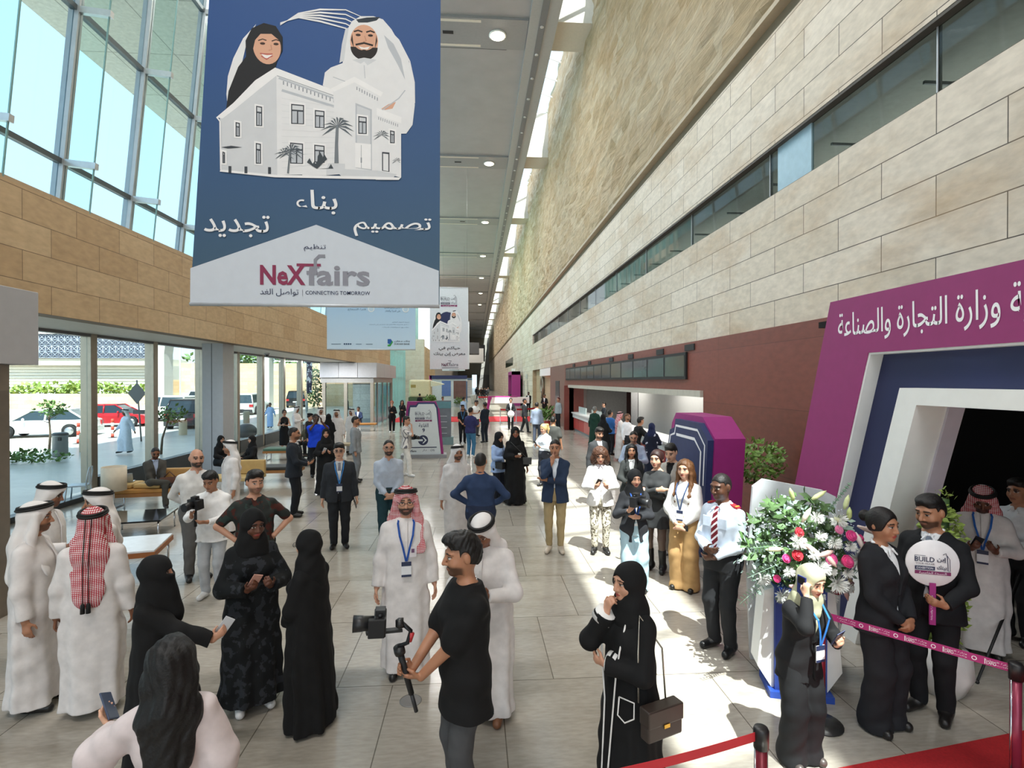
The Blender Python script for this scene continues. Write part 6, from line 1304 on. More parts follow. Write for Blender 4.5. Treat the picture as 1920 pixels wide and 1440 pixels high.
def table(px, py, L_, W_2, H_, rz, top, label, name='coffee_table', edge=None):
    p = gp(px, py); o = empty(name, (p.x, p.y, 0), math.radians(rz), label, 'table'); box('tabletop', top, -L_ / 2, L_ / 2, -W_2 / 2, W_2 / 2, H_ - .03, H_, o, .005)
    if edge: box('edge', edge, -L_ / 2 - .01, L_ / 2 + .01, -W_2 / 2 - .01, W_2 / 2 + .01, H_ - .10, H_ - .03, o)
    for sx in (-1, 1):
        for sy in (-1, 1): MB().tube([(sx * (L_ / 2 - .05), sy * (W_2 / 2 - .05), 0), (sx * (L_ / 2 - .05), sy * (W_2 / 2 - .05), H_ - .03)], .016, 8).build('leg', CHROME, o)
    return o
table(262, 1002, 1.0, 1.0, .36, 12, mat('1a1d1e', .08, .2), 'low black glass coffee table in front of the ochre bench'); table(236, 1075, 1.0, .9, .44, 14, mat('dfe3e6', .2), 'white topped bench table with a wooden edge behind the white-robed men', 'bench_table', mat('9a5c2c', .5))
table(575, 872, 1.0, .8, .36, 6, mat('1a1d1e', .08, .2), 'low black glass table among the benches near the standing woman'); 
bench(515, 902, 1.5, .65, 4, DARKC, CHROME, 'long black padded bench behind the man in the dark suit', None, mat('9a6a3a', .5)); bench(530, 862, 1.2, .6, 4, mat('4b6a58', .6), CHROME, 'green padded bench beside the glass behind the woman in black', None, mat('9a6a3a', .5)); bench(640, 852, 1.0, .6, 0, mat('b9a88a', .6), CHROME, 'beige seat behind the grey-suited man'); bench(688, 808, 1.1, .6, 4, mat('a8702f', .5), CHROME, 'ochre bench at the stone wall of the far entrance box'); bench(430, 925, 1.6, .7, 2, mat('b9a06a', .6), CHROME, 'ochre bench by the grey column under the two seated women', mat('b99a62', .6))
ch = gp(148, 945); C_ = empty('cafe_chair', (ch.x, ch.y, 0), math.radians(-70), 'white metal cafe chair beside the lamp at the glass wall', 'chair'); box('seat', mat('c9d4de', .4, .2), -.2, .2, -.2, .2, .43, .46, C_)
for sx in (-1, 1):
    for sy in (-1, 1): MB().tube([(sx * .22, sy * .22, 0), (sx * .18, sy * .18, .44)], .016, 6).build('leg', mat('c9d4de', .4, .2), C_)
MB().tube([(-.18, .18, .44), (-.17, .22, .75), (-.1, .23, .86), (.1, .23, .86), (.17, .22, .75), (.18, .18, .44)], .016, 8).build('back_frame', mat('c9d4de', .4, .2), C_); box('backrest', mat('c9d4de', .4, .2), -.05, .05, .2, .22, .46, .86, C_)
lt = empty('laptop', (b0.x - .62, b0.y - .02, .565), math.radians(200), 'silver laptop open on papers on the ochre bench', 'laptop'); box('base', mat('b9bec2', .3, .5), -.16, .16, -.11, .11, 0, .015, lt); MB().obox((0, .14, .11), (1, 0, 0), (0, .35, 1), (0, -1, .35), .16, .11, .005).build('screen', mat('aeb6bc', .2, .3), lt)
rb = gp(462, 818); tag(MB().ball((rb.x, rb.y, .25), (.55, .4, .42), 20, 12).build('boulder', mat('3a3d3e', .4)), 'rounded dark boulder outside just right of the grey column', 'boulder')
# ------------------------------------------------------------------ far end of the hall
kiosk = empty('food_kiosk', (-5.6, 56, 0), 0, 'beige rounded food kiosk with an open awning far left', 'kiosk'); box('body', mat('d9c8a4', .6), -1.1, 1.1, -1, 1, 1.2, 3.0, kiosk, .2); box('lower_body', mat('4a5a3e', .7), -1.15, 1.2, -1.05, 1.05, 0, 1.2, kiosk); MB().prism([(1.1, -1, 2.3), (2.4, -1, 2.5), (2.4, -1, 2.58), (1.1, -1, 2.9)], (0, 2, 0)).build('awning', mat('ddd3ba', .6), kiosk); box('window', mat('a58b4c', .5), -.9, -.4, -1.02, -1, 2.2, 2.5, kiosk)
box('planter', mat('47613f', .8), -4.2, -2.9, 50, 50.6, 0, .9); pl = bpy.context.scene.objects['planter']; tag(pl, 'green box planter in front of the beige food kiosk', 'planter'); h = leafy((-4.1, 50.2, 1.15), (.5, .35, .4), 220, .25, LEAF, 'plant_tuft', seed=51, shell=False); tag(h, 'bushy green plant on the distant planter', 'plant')
def kiosk_totem(px, py, Y, w_, h_, mats, label, nm='info_stand'):
    p = at_y(px, py, Y); o = empty(nm, (p.x, Y, 0), 0, label, 'sign'); box('board', mats[0], -w_ / 2, w_ / 2, -.08, .08, .1, h_, o); box('base', mats[1], -w_ / 2 - .05, w_ / 2 + .1, -.2, .2, 0, .1 if len(mats) < 4 else .35, o); box('header', mats[2], -w_ / 2, w_ / 2, -.1, -.08, h_ - .35, h_ - .05, o)
    P = Print((-w_ / 2, -.102, 0), (1, 0, 0), (0, 0, 1)); 
    for i in range(4): P.rect('b9bcc2', w_ * .2, h_ * (.25 + i * .13), w_ * .75, h_ * (.25 + i * .13) + .03)
    P.build('print', o); return o
kiosk_totem(831, 800, 24.5, .72, 2.0, (mat('6b7279', .4, 0, .2, 2), mat('6f8a8c', .5), mat('5d8a92', .5), 1), 'grey printed information stand just behind the white direction totem')
bo = empty('photo_booth', (at_y(842, 740, 60).x, 60, 0), 0, 'white booth with navy and magenta frame in the distance', 'booth'); box('wall', mat('c9ced4', .5), -1.9, 1.9, 0, .2, 0, 3.4, bo); box('header', NAVY, -2.1, 2.0, -.1, .3, 3.1, 3.5, bo); box('side_frame', MAG, -2.2, -1.95, -.1, .3, 0, 3.5, bo); box('blue_panel', mat('5b74ad', .5), -.8, .2, -.04, 0, 1.2, 2.9, bo); box('brown_panel', mat('6a4a46', .5, 0, .2, 2), .5, 1.9, -.05, 0, .9, 2.9, bo); leafy((1.2, -.3, .6), (.7, .2, .4), 160, .2, LEAF, 'foliage', bo, seed=55, shell=False)
kiosk_totem(867, 720, 75, 1.4, 3.2, (mat('4f7096', .5), mat('7fa3c4', .5), mat('d3d9df', .5)), 'blue tall screen stand far down the hall right of the booth'); kiosk_totem(880, 716, 95, 1.0, 3.4, (mat('d9dde2', .5), mat('8a8f95', .5), mat('5d7fa5', .5)), 'white narrow stand far down the hall')
tt = at_y(880, 720, 68); tag(MB().lathe((tt.x + .5, 68, 0), [(.25, 0), (.35, 1.0), (.5, 1.1)], 16).build('cocktail_table', WHITE), 'white draped standing table far down the hall', 'table')
for i, (x, y, z, lb) in enumerate(((791, 740, 62, 'red sofa far left in front of the booth'), (800, 735, 66, 'second red sofa behind the first'), (812, 736, 64, 'red armchair nearest the distant booth'))):
    p = at_y(x, y, z); o = empty('sofa', (p.x, z, 0), 0, lb, 'sofa'); box('seat', mat('c03a34', .7), -.8, .8, -.4, .4, .05, .5, o, .05); box('backrest', mat('b8322e', .7), -.8, .8, .2, .45, .45, 1.3, o, .05)
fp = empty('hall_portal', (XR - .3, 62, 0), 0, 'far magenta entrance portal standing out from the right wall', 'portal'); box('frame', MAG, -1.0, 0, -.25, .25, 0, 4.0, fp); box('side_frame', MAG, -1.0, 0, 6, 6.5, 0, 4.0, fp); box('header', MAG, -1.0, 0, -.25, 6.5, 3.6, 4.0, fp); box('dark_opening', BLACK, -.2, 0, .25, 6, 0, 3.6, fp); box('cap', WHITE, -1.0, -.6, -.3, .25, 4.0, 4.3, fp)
ds = at_y(945, 790, 39); T3 = empty('reception_desk', (ds.x + .3, 45.5, 0), 0, 'white and magenta angled desk in the middle distance under the hall nine sign', 'desk'); MB().prism([(-1.5, -.3, 0), (-1.35, -.3, 0), (-1.05, -.3, 1.35), (1.2, -.3, 1.35), (1.2, -.3, 1.6), (-1.3, -.3, 1.6)], (0, .4, 0)).build('magenta_frame', MAG, T3); box('white_top', WHITE, -1.0, 2.2, -.35, .5, 1.0, 1.5, T3)
for i, (px, py, Y) in enumerate(((938, 790, 36.5), (968, 790, 36.5), (1003, 792, 38), (1012, 795, 35))):
    p = at_y(px, py, Y); o = empty('rope_stand', (p.x, Y, 0), 0, 'slim silver post holding the distant red barrier belt', 'post', 'silver posts of the distant red barrier'); MB().lathe((0, 0, 0), [(.16, 0), (.16, .02), (.03, .04), (.03, .98), (.04, 1.0)], 12).build('pole', ALU, o)
for i, (a0, a1, lb) in enumerate((((938, 36.5), (968, 36.5), 'left length of the distant red barrier belt'), ((968, 36.5), (1003, 38), 'middle length of the distant red barrier belt'), ((1003, 38), (1012, 35), 'short right length of the distant red barrier belt'))):
    A1, A2 = at_y(a0[0], 720, a0[1]), at_y(a1[0], 720, a1[1]); tag(belt((A1.x, a0[1], .93), (A2.x, a1[1], .93), mat('c5202a', .6), '', .02, .12), lb, 'belt')
A1, A2 = at_y(896, 720, 66), at_y(918, 720, 66); tag(belt((A1.x, 66, .9), (A2.x, 66, .9), mat('c5202a', .6), '', .02, .16), 'red barrier belt far down the hall by the small crowd', 'belt')
for px, lb in ((896, 'left post of the farthest red barrier'), (918, 'right post of the farthest red barrier')): p = at_y(px, 720, 66); tag(MB().lathe((p.x, 66, 0), [(.16, 0), (.04, .05), (.04, 1.0)], 10).build('rope_stand', ALU), lb, 'post')
pp = at_y(1027, 800, 34); pm = empty('potted_palm', (4.6, 33.6, 0), 0, 'small green palm in a red pot beside the far barrier', 'plant'); MB().lathe((0, 0, 0), [(.16, 0), (.2, .35)], 14).build('pot', mat('b03a30', .6), pm); leafy((0, 0, .75), (.34, .34, .42), 80, .34, LEAF, 'fronds', pm, seed=61, shell=False)
for i, (px, Y) in enumerate(((988, 57), (977, 66), (968, 76))): p = at_x(px, 700, XR); o = box('wall_sign', mat('b9b6ac', .5), XR - .06, XR - .01, p.y - .9, p.y + .9, 3.1, 3.6); tag(o, 'small pale direction sign on the far right wall', 'sign', 'pale direction signs on the far right wall')
for i, Y in enumerate((56, 60, 70, 78)): o = box('door_%d' % (20 + i), mat('8b8d8c', .4, .3), XR - .05, XR - .01, Y, Y + .12, .2, 2.9); struct(o)
struct(box('window_99', DARKGL, XR - .03, XR - .01, 78, 96, 5.2, 6.4))
# ------------------------------------------------------------------ the crowd
def P(key, hx, hy, label, fx=None, fy=None, h=None, face=0, at=None, sit=None, **kw):
    """hx, hy: top of the head; fx, fy: feet; face: 0 looks at the camera, 90 to the right, 180 away"""
    if at is not None: loc = Vector(at)
    elif fy is not None:
        loc = gp((hx + fx) / 2, fy - 4)
        t = (loc.xy.length) / ray(hx, hy).xy.length; h = h or min(max(EYE + ray(hx, hy).z * t, 1.52), 1.88)
    else:
        loc = gp(hx, hy, h if sit is None else h - .43 * h / 1.75); loc.z = 0
    h = h or 1.74
    return person(key, loc, face - math.degrees(math.atan2(loc.x, loc.y)), label, h=h, sit=sit, **kw)
TH = dict(top='thobe', topc='dcd7d5', hair='ghutra', botc='e9e9e7')
AB = dict(fem=True, top='abaya', topc='131314', hair='hijab', headc='111112')
SU = dict(top='suit', topc='1f2024', botc='1f2024', inner='eceef0')
# left group of men in white
P('w1', 45, 950, 'man in white robe and white headcloth with black cord at the far left, facing right', 85, 1330, face=72, arms=('down', 'down'), beard=.6, girth=1.08, skin='tan', ghutra=1, **TH)
P('w2', 86, 908, 'man in white robe with headcloth folded over his brow, behind the leftmost man', h=1.78, face=60, pitch=16, yaw=6, arms=('fore', 'down'), beard=.4, skin='brown', ghutra=3, **TH)
P('w3', 163, 960, 'man seen from behind in red checked headcloth with black tassels and white robe', 188, 1335, face=165, arms=('down', 'down'), skin='brown', ghutra=2, girth=1.05, **{**TH, 'hair': 'redghutra'})
P('w4', 186, 921, 'man in white robe and headcloth in left profile, facing the red checked headcloth', h=1.77, face=-72, arms=('down', 'down'), beard=.3, skin='tan', ghutra=3, **TH)
P('n5', 290, 1048, 'woman in black abaya and face veil holding a phone out to the right', h=1.60, face=68, fem=True, top='abaya', topc='111112', hair='niqab', headc='0f0f10', skin='light', arms=(((.10, .46, 1.10), (.6, -.3, -.7), (-.1, .8, .6), (-.9, 0, .3)), 'down'), flare=.85)
P('f6', 322, 1204, 'long-haired woman in sheer white top seen from behind at the bottom left corner', h=1.62, face=172, yaw=-8, fem=True, top='blouse', topc='d2c6c6', sleeve='long', hair='long', hairc='0f0d0d', skin='fair', arms=('down', ((.34, .34, 1.20), (.6, -.4, -.6), (.5, .8, .3), (-.5, .2, .8))), botc='d9d2d2', extra='x', hem=.85)
P('a7', 468, 958, 'woman in dark patterned abaya and black headscarf holding a phone in both hands', 478, 1328, face=12, yaw=10, pitch=12, skin='dark', arms=('phone', 'phone'), shoe='e4e4e4', hem=.10, patt=('blotch', '121416', '2b2e33', 1.0), flare=.98, **{**AB, 'topc': '17191c'})
P('a8', 570, 1000, 'woman in plain black abaya seen from behind with glasses, turned away left', 592, 1362, face=-128, skin='fair', arms=('clasp', 'clasp'), glasses=True, flare=.9, **AB)
P('m9', 477, 887, 'man in dark floral short-sleeved shirt with hands on hips', h=1.80, face=4, yaw=14, skin='light', top='shirt', sleeve='short', hem=.86, patt=('blotch', '262a28', '47231d', 1.0, '2b3a36'), hairc='17120f', hair='quiff', beard=.5, arms=('hip', 'hip'), botc='2b2c30', girth=1.08)
P('m10', 406, 884, 'young man in white shirt and pale trousers looking down at his camera', 392, 1122, face=-18, pitch=22, yaw=-8, skin='tan', topc='ecebea', hem=.80, bot='jeans', botc='b4b8bd', hair='quiff', hairc='0e0c0b', arms=(((.16, .30, 1.20), (.6, -.4, -.7), (-.2, .7, .6), (-.9, -.1, .3)), ((-.03 * -1, .30, 1.12), (.7, -.3, -.7), (-.8, .5, .1), (-.2, -.6, .7))), shoe='e2e2e2')
P('m11', 374, 842, 'bald bearded man in off-white shirt and grey trousers behind the young cameraman', 364, 1088, face=14, skin='light', topc='d6d4d1', botc='5c5b5a', hair=None, beard=.95, hairc='1a1411', arms=('back', 'back'), shoe='1b1b1c', girth=1.1)
P('w12', 432, 828, 'man in white robe and headcloth facing left beside the grey column', h=1.74, face=-72, skin='tan', arms=('down', 'down'), beard=.4, ghutra=3, **TH)
bn = gp(430, 925)
P('a13', 414, 819, 'woman in black abaya and face mask seated left of the grey column', h=1.62, sit=.52, face=35, skin='light', arms=('lap', 'lap'), **AB)
P('a14', 473, 819, 'woman in black abaya seated right of the grey column, facing left', h=1.62, sit=.52, face=-70, skin='fair', arms=('lap', 'lap'), **AB)
P('m15', 287, 850, 'seated man in grey jacket with crossed legs reading his phone on the ochre bench', at=(b0.x + .02, b0.y - .02, 0), h=1.76, sit=.53, face=10, pitch=28, skin='brown', beard=.8, hair='balding', top='suit', topc='45433f', botc='45443f', inner='a9b6cf', arms=('lapphone', 'lapphone'), knees=(((.14, .40, .62), (-.22, .42, .56)), ((-.13, .42, .50), (-.12, .46, .09))), shoe='201c1a')
P('o16', 231, 768, 'man in pale blue-white robe walking left outside beyond the glass', 240, 853, face=-62, skin='brown', arms=('fwd', 'aft'), stride=.14, ghutra=3, beard=.7, **{**TH, 'topc': 'd7e0ee'})
P('m17', 549, 803, 'man in dark suit in right profile holding a phone beside the black bench', 553, 972, face=82, skin='tan', hair='balding', beard=.7, arms=('phonelow', 'phonelow'), **{**SU, 'topc': '22272f', 'botc': '1b1d22'})
P('m18', 632, 834, 'stout man in charcoal suit with glasses, grey tie and blue lanyard facing us', 641, 1030, face=0, skin='fair', hair='short', glasses=True, tie='8c8c97', lanyard='3f83c6', girth=1.14, arms=('down', 'hang'), yaw=-4, **{**SU, 'topc': '2e3136', 'botc': '25272b'})
P('m19', 665, 782, 'man in light grey suit in right profile behind the charcoal-suited man', 668, 908, face=82, skin='tan', hair='crop', beard=.6, arms=('down', 'down'), **{**SU, 'topc': '888d92', 'botc': '80858b'})
P('a20', 611, 805, 'smiling woman in black abaya facing us between the blue shirt and charcoal suit', h=1.66, face=2, skin='light', arms=('phone', 'phone'), **AB)
P('m21', 592, 774, 'man in bright blue sports shirt and black trousers raising a phone to take a picture', 592, 898, face=18, skin='deep', top='tshirt', topc='1c48d6', sleeve='short', hem=.84, botc='131416', hair='crop', arms=('eyes', 'eyes'))
P('f22', 533, 769, 'woman in sleeveless black dress holding a cup beside the glass wall', h=1.70, face=10, fem=True, top='dress', topc='121214', sleeve='none', hem=.28, hair='bun', hairc='2a1c16', skin='light', arms=('phone', 'front'))
P('w23', 556, 763, 'man in white robe and headcloth at the glass, half hidden behind the sleeveless woman', h=1.74, face=60, skin='brown', arms=('phone', 'phone'), ghutra=3, **TH)
P('o24', 507, 764, 'man in light blue robe walking outside behind the mullion', 506, 806, face=-30, skin='brown', hair='short', arms=('fwd', 'aft'), **{k: v for k, v in TH.items() if k not in ('hair', 'topc')}, topc='9fbce4')
P('w25', 601, 765, 'man in white headcloth standing just behind the blue shirted photographer', h=1.78, face=15, skin='tan', beard=.6, ghutra=3, **TH)
P('m26', 581, 776, 'person in black cap and dark shirt left of the blue shirted photographer', h=1.70, face=65, skin='light', top='shirt', topc='1f2024', hair='cap', headc='17181c')
P('a27', 616, 777, 'woman in black abaya seen from behind right of the blue shirted photographer', h=1.66, face=168, skin='light', arms=('clasphigh', 'down'), **AB)
P('w28', 630, 769, 'bearded man in white robe facing us between two other headcloths', 633, 864, face=-12, skin='tan', beard=.7, ghutra=3, **TH)
P('w29', 659, 767, 'man in white robe and headcloth behind the grey-suited man', h=1.76, face=-35, skin='tan', ghutra=3, beard=.5, **TH)
s_ = bpy.context.scene.objects['bench.003'].location
P('m30', 672, 764, 'man in blue suit seated far off against the stone wall of the entrance box', h=1.74, sit=.52, face=-20, skin='brown', arms=('lap', 'lap'), **{**SU, 'topc': '2e3c5c', 'botc': '2c2f3c'})
P('m31', 650, 743, 'grey-haired man in dark green shirt standing inside the far entrance box', h=1.76, face=-70, skin='fair', topc='3d4846', botc='2a2b2d', hair='short', hairc='77736c')
P('m32', 577, 792, 'person in olive top seated on the green bench with legs apart', h=1.72, sit=.52, face=-30, skin='brown', topc='4e4a3a', botc='17181a', arms=('lap', 'lap'))
# middle of the hall
P('m33', 742, 827, 'bearded man with glasses in pale blue shirt and teal trousers, hands clasped', 716, 1034, face=4, skin='light', topc='b9c3d2', botc='234048', hair='balding', beard=.95, glasses=True, arms=('clasp', 'clasp'), girth=1.06)
P('r34', 756, 918, 'man in white robe and red checked headcloth with blue lanyard facing us', 766, 1264, face=2, skin='light', beard=.9, glasses=True, lanyard='28509c', ghutra=-1, arms=('down', 'down'), **{**TH, 'hair': 'redghutra'})
P('m35', 872, 1008, 'young man in black t-shirt and grey trousers holding a camera stabiliser, foreground', h=1.86, face=-74, yaw=-4, pitch=6, skin='tan', top='tshirt', topc='131314', sleeve='short', hem=.70, bot='jeans', botc='47484a', hair='quiff', hairc='0d0b0a', beard=.75, arms=(((.02, .33, .98), (.7, -.4, -.5), (-.3, .85, .35), (-.9, 0, .2)), ((.0, .33, .88), (.7, -.6, -.2), (-.2, .95, .1), (-.6, 0, .8))), girth=1.04)
P('w36', 893, 957, 'man in white robe bending his covered head, half hidden behind the black t-shirt', 938, 1346, face=-20, pitch=34, lean=6, skin='brown', ghutra=3, arms=('phone', 'phone'), shoe='7a4f35', **TH)
P('w37', 857, 837, 'man in white robe with thick black head cord facing the man in navy', h=1.77, face=12, yaw=8, skin='tan', beard=.85, ghutra=-1, arms=('down', 'down'), **TH)
P('m38', 901, 852, 'broad man in navy shirt seen from behind in the middle of the hall', h=1.80, face=172, skin='tan', topc='2a3a58', botc='232c42', hair='crop', hairc='1a1614', arms=('hip', 'hip'), girth=1.14)
P('m39', 754, 782, 'young man in striped shirt and white trousers walking past the direction totem', 770, 897, face=72, skin='light', patt=('stripe', 'e6e3df', '77767e', 1.0), sleeve='short', hem=.84, botc='e6e4df', hair='short', arms=('chin', 'front'), stride=.14, shoe='dedede')
P('f40', 733, 752, 'red-haired woman in black suit and white trainers left of the direction totem', 737, 815, face=5, fem=True, top='blazer', topc='17181b', botc='17181b', inner='1b1c1f', hair='pony', hairc='8f4a2c', skin='fair', arms=('chin', 'front'), shoe='ececec', lanyard='2b2b33')
P('f41', 754, 751, 'dark-haired woman in black suit next to the red-haired one', h=1.66, face=5, fem=True, top='blazer', topc='17181b', botc='17181b', inner='1b1c1f', hair='long', hairc='1a1310', skin='tan', arms=('chin', 'front'), lanyard='2b2b33')
P('g42', 864, 760, 'guard in black uniform and beret with hands clasped, facing us', 871, 835, face=3, skin='tan', topc='14161b', botc='14161b', hair='beret', headc='111216', beard=.7, arms=('clasp', 'clasp'), sleeve='short', lanyard='4a86c0')
P('m43', 869, 745, 'man in pale blue shirt seen from behind above the beret', h=1.76, face=140, skin='tan', topc='a7bede', botc='3c3f49', hair='short')
P('m44', 891, 746, 'tall man in white polo looking down at his phone in the distance', 893, 822, face=40, pitch=22, skin='tan', top='polo', topc='eeeeec', hem=.84, botc='4b4b4e', hair='short', arms=('phone', 'phone'), sleeve='short')
P('m45', 881, 763, 'man in navy polo and blue jeans seen from behind', 884, 862, face=150, skin='tan', top='polo', topc='2e2f5a', hem=.86, bot='jeans', botc='3d6f92', hair='crop', arms=('fore', 'fore'), sleeve='short', shoe='dcdcdc')
P('g46', 908, 754, 'guard in dark navy uniform seen from behind facing the man in jeans', 911, 834, face=-140, skin='brown', topc='1b222e', botc='1b222e', hair='crop', arms=('clasp', 'clasp'))
P('f47', 934, 811, 'woman in light blue shirt and black headscarf holding a cup and phone', h=1.66, face=48, pitch=14, fem=True, topc='9cb4dc', hem=.76, botc='1d2029', hair='hijab', headc='151518', skin='light', arms=('phone', 'phone'))
P('a48', 965, 802, 'woman in black abaya with crossbody bag holding a clear cup', 967, 949, face=8, skin='brown', arms=('front', 'down'), flare=.95, **AB)
P('f49', 958, 747, 'woman in black blazer holding a round white sign in the distance', 957, 810, face=2, fem=True, top='blazer', topc='17181b', botc='17181b', inner='f0f0f0', hair='bun', skin='light', arms=('phonelow', 'phonelow'))
P('m50', 979, 744, 'man in black suit striding right near the distant barrier', 988, 815, face=84, skin='brown', stride=.20, arms=('down', 'down'), hair='crop', **SU)
P('m51', 991, 735, 'man in black suit standing behind the distant red belt', 991, 778, face=-8, skin='dark', hair='crop', arms=('clasp', 'clasp'), **SU)
P('m52', 1021, 731, 'bearded man in black suit below the grey numeral nine', at=(at_y(1021, 760, 42.5).x, 42.5, 0), h=1.80, face=-10, skin='tan', beard=.8, arms=('clasphigh', 'clasphigh'), **SU)
P('m53', 1007, 755, 'man in blue-grey jacket walking away toward the far barrier', 1006, 834, face=170, skin='tan', hair='crop', stride=.12, arms=('down', 'down'), **{**SU, 'topc': '8a95a8', 'botc': '454c5b'})
P('m54', 1047, 742, 'man in light grey sweater standing at the far end of the brown wall', 1047, 808, face=-50, skin='light', topc='9aa3a7', hem=.85, botc='24252a', hair='crop', hairc='5a2020')
P('f55', 957, 737, 'woman in beige top behind the distant magenta desk', at=(at_y(957, 760, 47).x, 47, 0), h=1.68, face=70, fem=True, topc='c9b09a', botc='3a3a3c', hair='pony', skin='light')
# right of the middle
P('f56', 1021, 796, 'blonde woman with a ponytail in white blouse behind the navy blazer', h=1.70, face=-42, pitch=16, fem=True, top='blouse', topc='dde4ea', botc='3a3c44', hair='pony', hairc='cfae76', skin='fair', arms=('phone', 'phone'))
P('m57', 1037, 782, 'man in charcoal t-shirt seen from behind beyond the blonde woman', h=1.76, face=165, skin='tan', top='tshirt', topc='474845', sleeve='short', hem=.84, botc='303134', hair='crop')
P('m58', 1031, 826, 'man in navy blazer and khaki trousers with one hand on his chin', 1050, 1038, face=-3, skin='tan', hair='crop', arms=('chin', 'cross'), **{**SU, 'topc': '25334b', 'botc': 'a4906b', 'inner': 'dfe6ee'}, bot='slim', shoe='c9bba9', beard=.2)
P('m59', 1122, 803, 'man in dark grey suit looking down, behind the curly-haired woman', h=1.80, face=28, pitch=16, skin='light', beard=.75, hair='quiff', arms=('down', 'down'), **{**SU, 'topc': '38393b', 'botc': '38393b'})
P('f60', 1120, 839, 'curly-haired woman in white blazer and mottled trousers looking at her phone', 1130, 1040, face=4, pitch=22, fem=True, top='blazer', topc='ebe8e4', inner='c2bcc0', bpatt=('blotch', 'cfc9ba', '655d4c', 2.2), bot='slim', hair='curly', hairc='4b2f20', skin='light', arms=('phone', 'phone'), vdeep=.98)
P('m61', 1188, 809, 'balding man in light blue shirt and glasses behind the smiling woman', h=1.78, face=0, pitch=20, skin='light', topc='a9b8cd', botc='2b2c30', hair='balding', beard=.6, glasses=True, arms=('phone', 'phone'), girth=1.08)
P('f62', 1184, 835, 'smiling woman with long black hair in dark cardigan and grey top', h=1.67, face=4, fem=True, top='cardigan', topc='343635', inner='c6c6c6', botc='26272a', hair='long', hairc='0e0c0c', skin='tan', arms=('phonelow', 'down'), vdeep=.95)
P('f63', 1230, 847, 'woman with swept-up auburn hair in short charcoal dress and black stockings', 1233, 1074, face=-22, fem=True, top='dress', topc='333435', hem=.66, hair='updo', hairc='2c1512', skin='fair', arms=('crosstop', 'cross'), extra='stockings', shoe='141414', flare=1.05)
P('f64', 1189, 882, 'woman in black headscarf and blazer operating a large camera', h=1.66, face=12, yaw=6, pitch=10, fem=True, top='blazer', topc='2b2c30', inner='e6e6e6', bot='wide', botc='a6c2ce', hair='hijab', headc='18181a', skin='light', arms=('hold', 'front'), lanyard='2a4f9c', badge=False, hem=.74)
P('m65', 1268, 834, 'man in pale grey suit and black top looking at his phone by the totem', 1252, 1046, face=-22, pitch=20, skin='fair', hair='short', arms=('phonelow', 'phonelow'), **{**SU, 'topc': 'aaa59d', 'botc': '9d978e', 'inner': '19191b'}, shoe='d4d4d4')
P('f66', 1287, 865, 'woman with long light brown hair in white blouse and wide tan trousers', 1281, 1108, face=-20, fem=True, top='blouse', topc='efeeec', bot='wide', botc='b08c5e', hair='long', hairc='684529', skin='fair', arms=('clasp', 'clasp'), lanyard='3a4a6a', shoe='16130f')
P('g67', 1357, 886, 'security guard in pale blue shirt with red shoulder boards and striped tie', 1352, 1222, face=-34, yaw=-6, pitch=10, skin='deep', topc='d3deed', botc='232427', hair='crop', hairc='15110f', arms=(((.03, .22, 1.04), (.8, -.5, -.3), (-.8, .3, .1), (-.3, -.8, .3)), ((.05, .21, .98), (.8, -.5, -.3), (-.8, .3, -.2), (-.3, -.8, .3))), shoe='0f0f10', girth=1.03)
P('a68', 1181, 1061, 'woman in black abaya with white cuffs, hand on chin, foreground centre right', h=1.67, face=-52, skin='light', arms=('chin', 'front'), flare=.92, **AB)
P('f69', 1508, 1063, 'woman in olive headscarf and black coat talking on a phone at the belt', 1486, 1428, face=46, pitch=16, lean=9, fem=True, top='suit', topc='19191b', hem=.76, inner='b5b49a', bot='wide', botc='1c1d1f', hair='hijab', headc='a8a78b', skin='fair', arms=('ear', 'phone'), lanyard='2f6fb8', shoe='4a4340')
P('f70', 1664, 960, 'woman in black suit with low bun seen in right profile by the bouquet', 1637, 1364, face=58, fem=True, bot='wide', hair='bun', hairc='120e0d', skin='tan', arms=('clasp', 'clasp'), **SU)
P('m71', 1757, 934, 'bearded young man in black suit and grey tie holding the round paddle sign', 1738, 1342, face=-18, yaw=-14, pitch=12, skin='tan', beard=.75, hair='short', hairc='0f0c0b', tie='727c8a', arms=('down', ((.17, .28, 1.0), (.6, -.5, -.5), (-.5, .8, .3), (-.8, -.3, .4))), **{**SU, 'topc': '18191c', 'botc': '18191c'})
P('r72', 1846, 911, 'man in white robe and pink checked headcloth reading his phone inside the portal', 1834, 1228, face=2, pitch=32, skin='dark', beard=.5, lanyard='2f62b0', ghutra=3, arms=('phone', 'phone'), **{**TH, 'hair': 'redghutra'})
P('m73', 1868, 838, 'man in light blue shirt with crossed arms in the dark doorway', h=1.76, face=-4, skin='tan', topc='6f9fd6', sleeve='short', botc='2a2c33', arms=('crosstop', 'cross'), hair='short')
P('m74', 1916, 862, 'man in white shirt and black trousers cut off by the right edge', 1902, 1206, h=1.78, face=-30, skin='tan', topc='e0e2e4', botc='17181a', shoe='16171a', arms=('down', 'fore'))
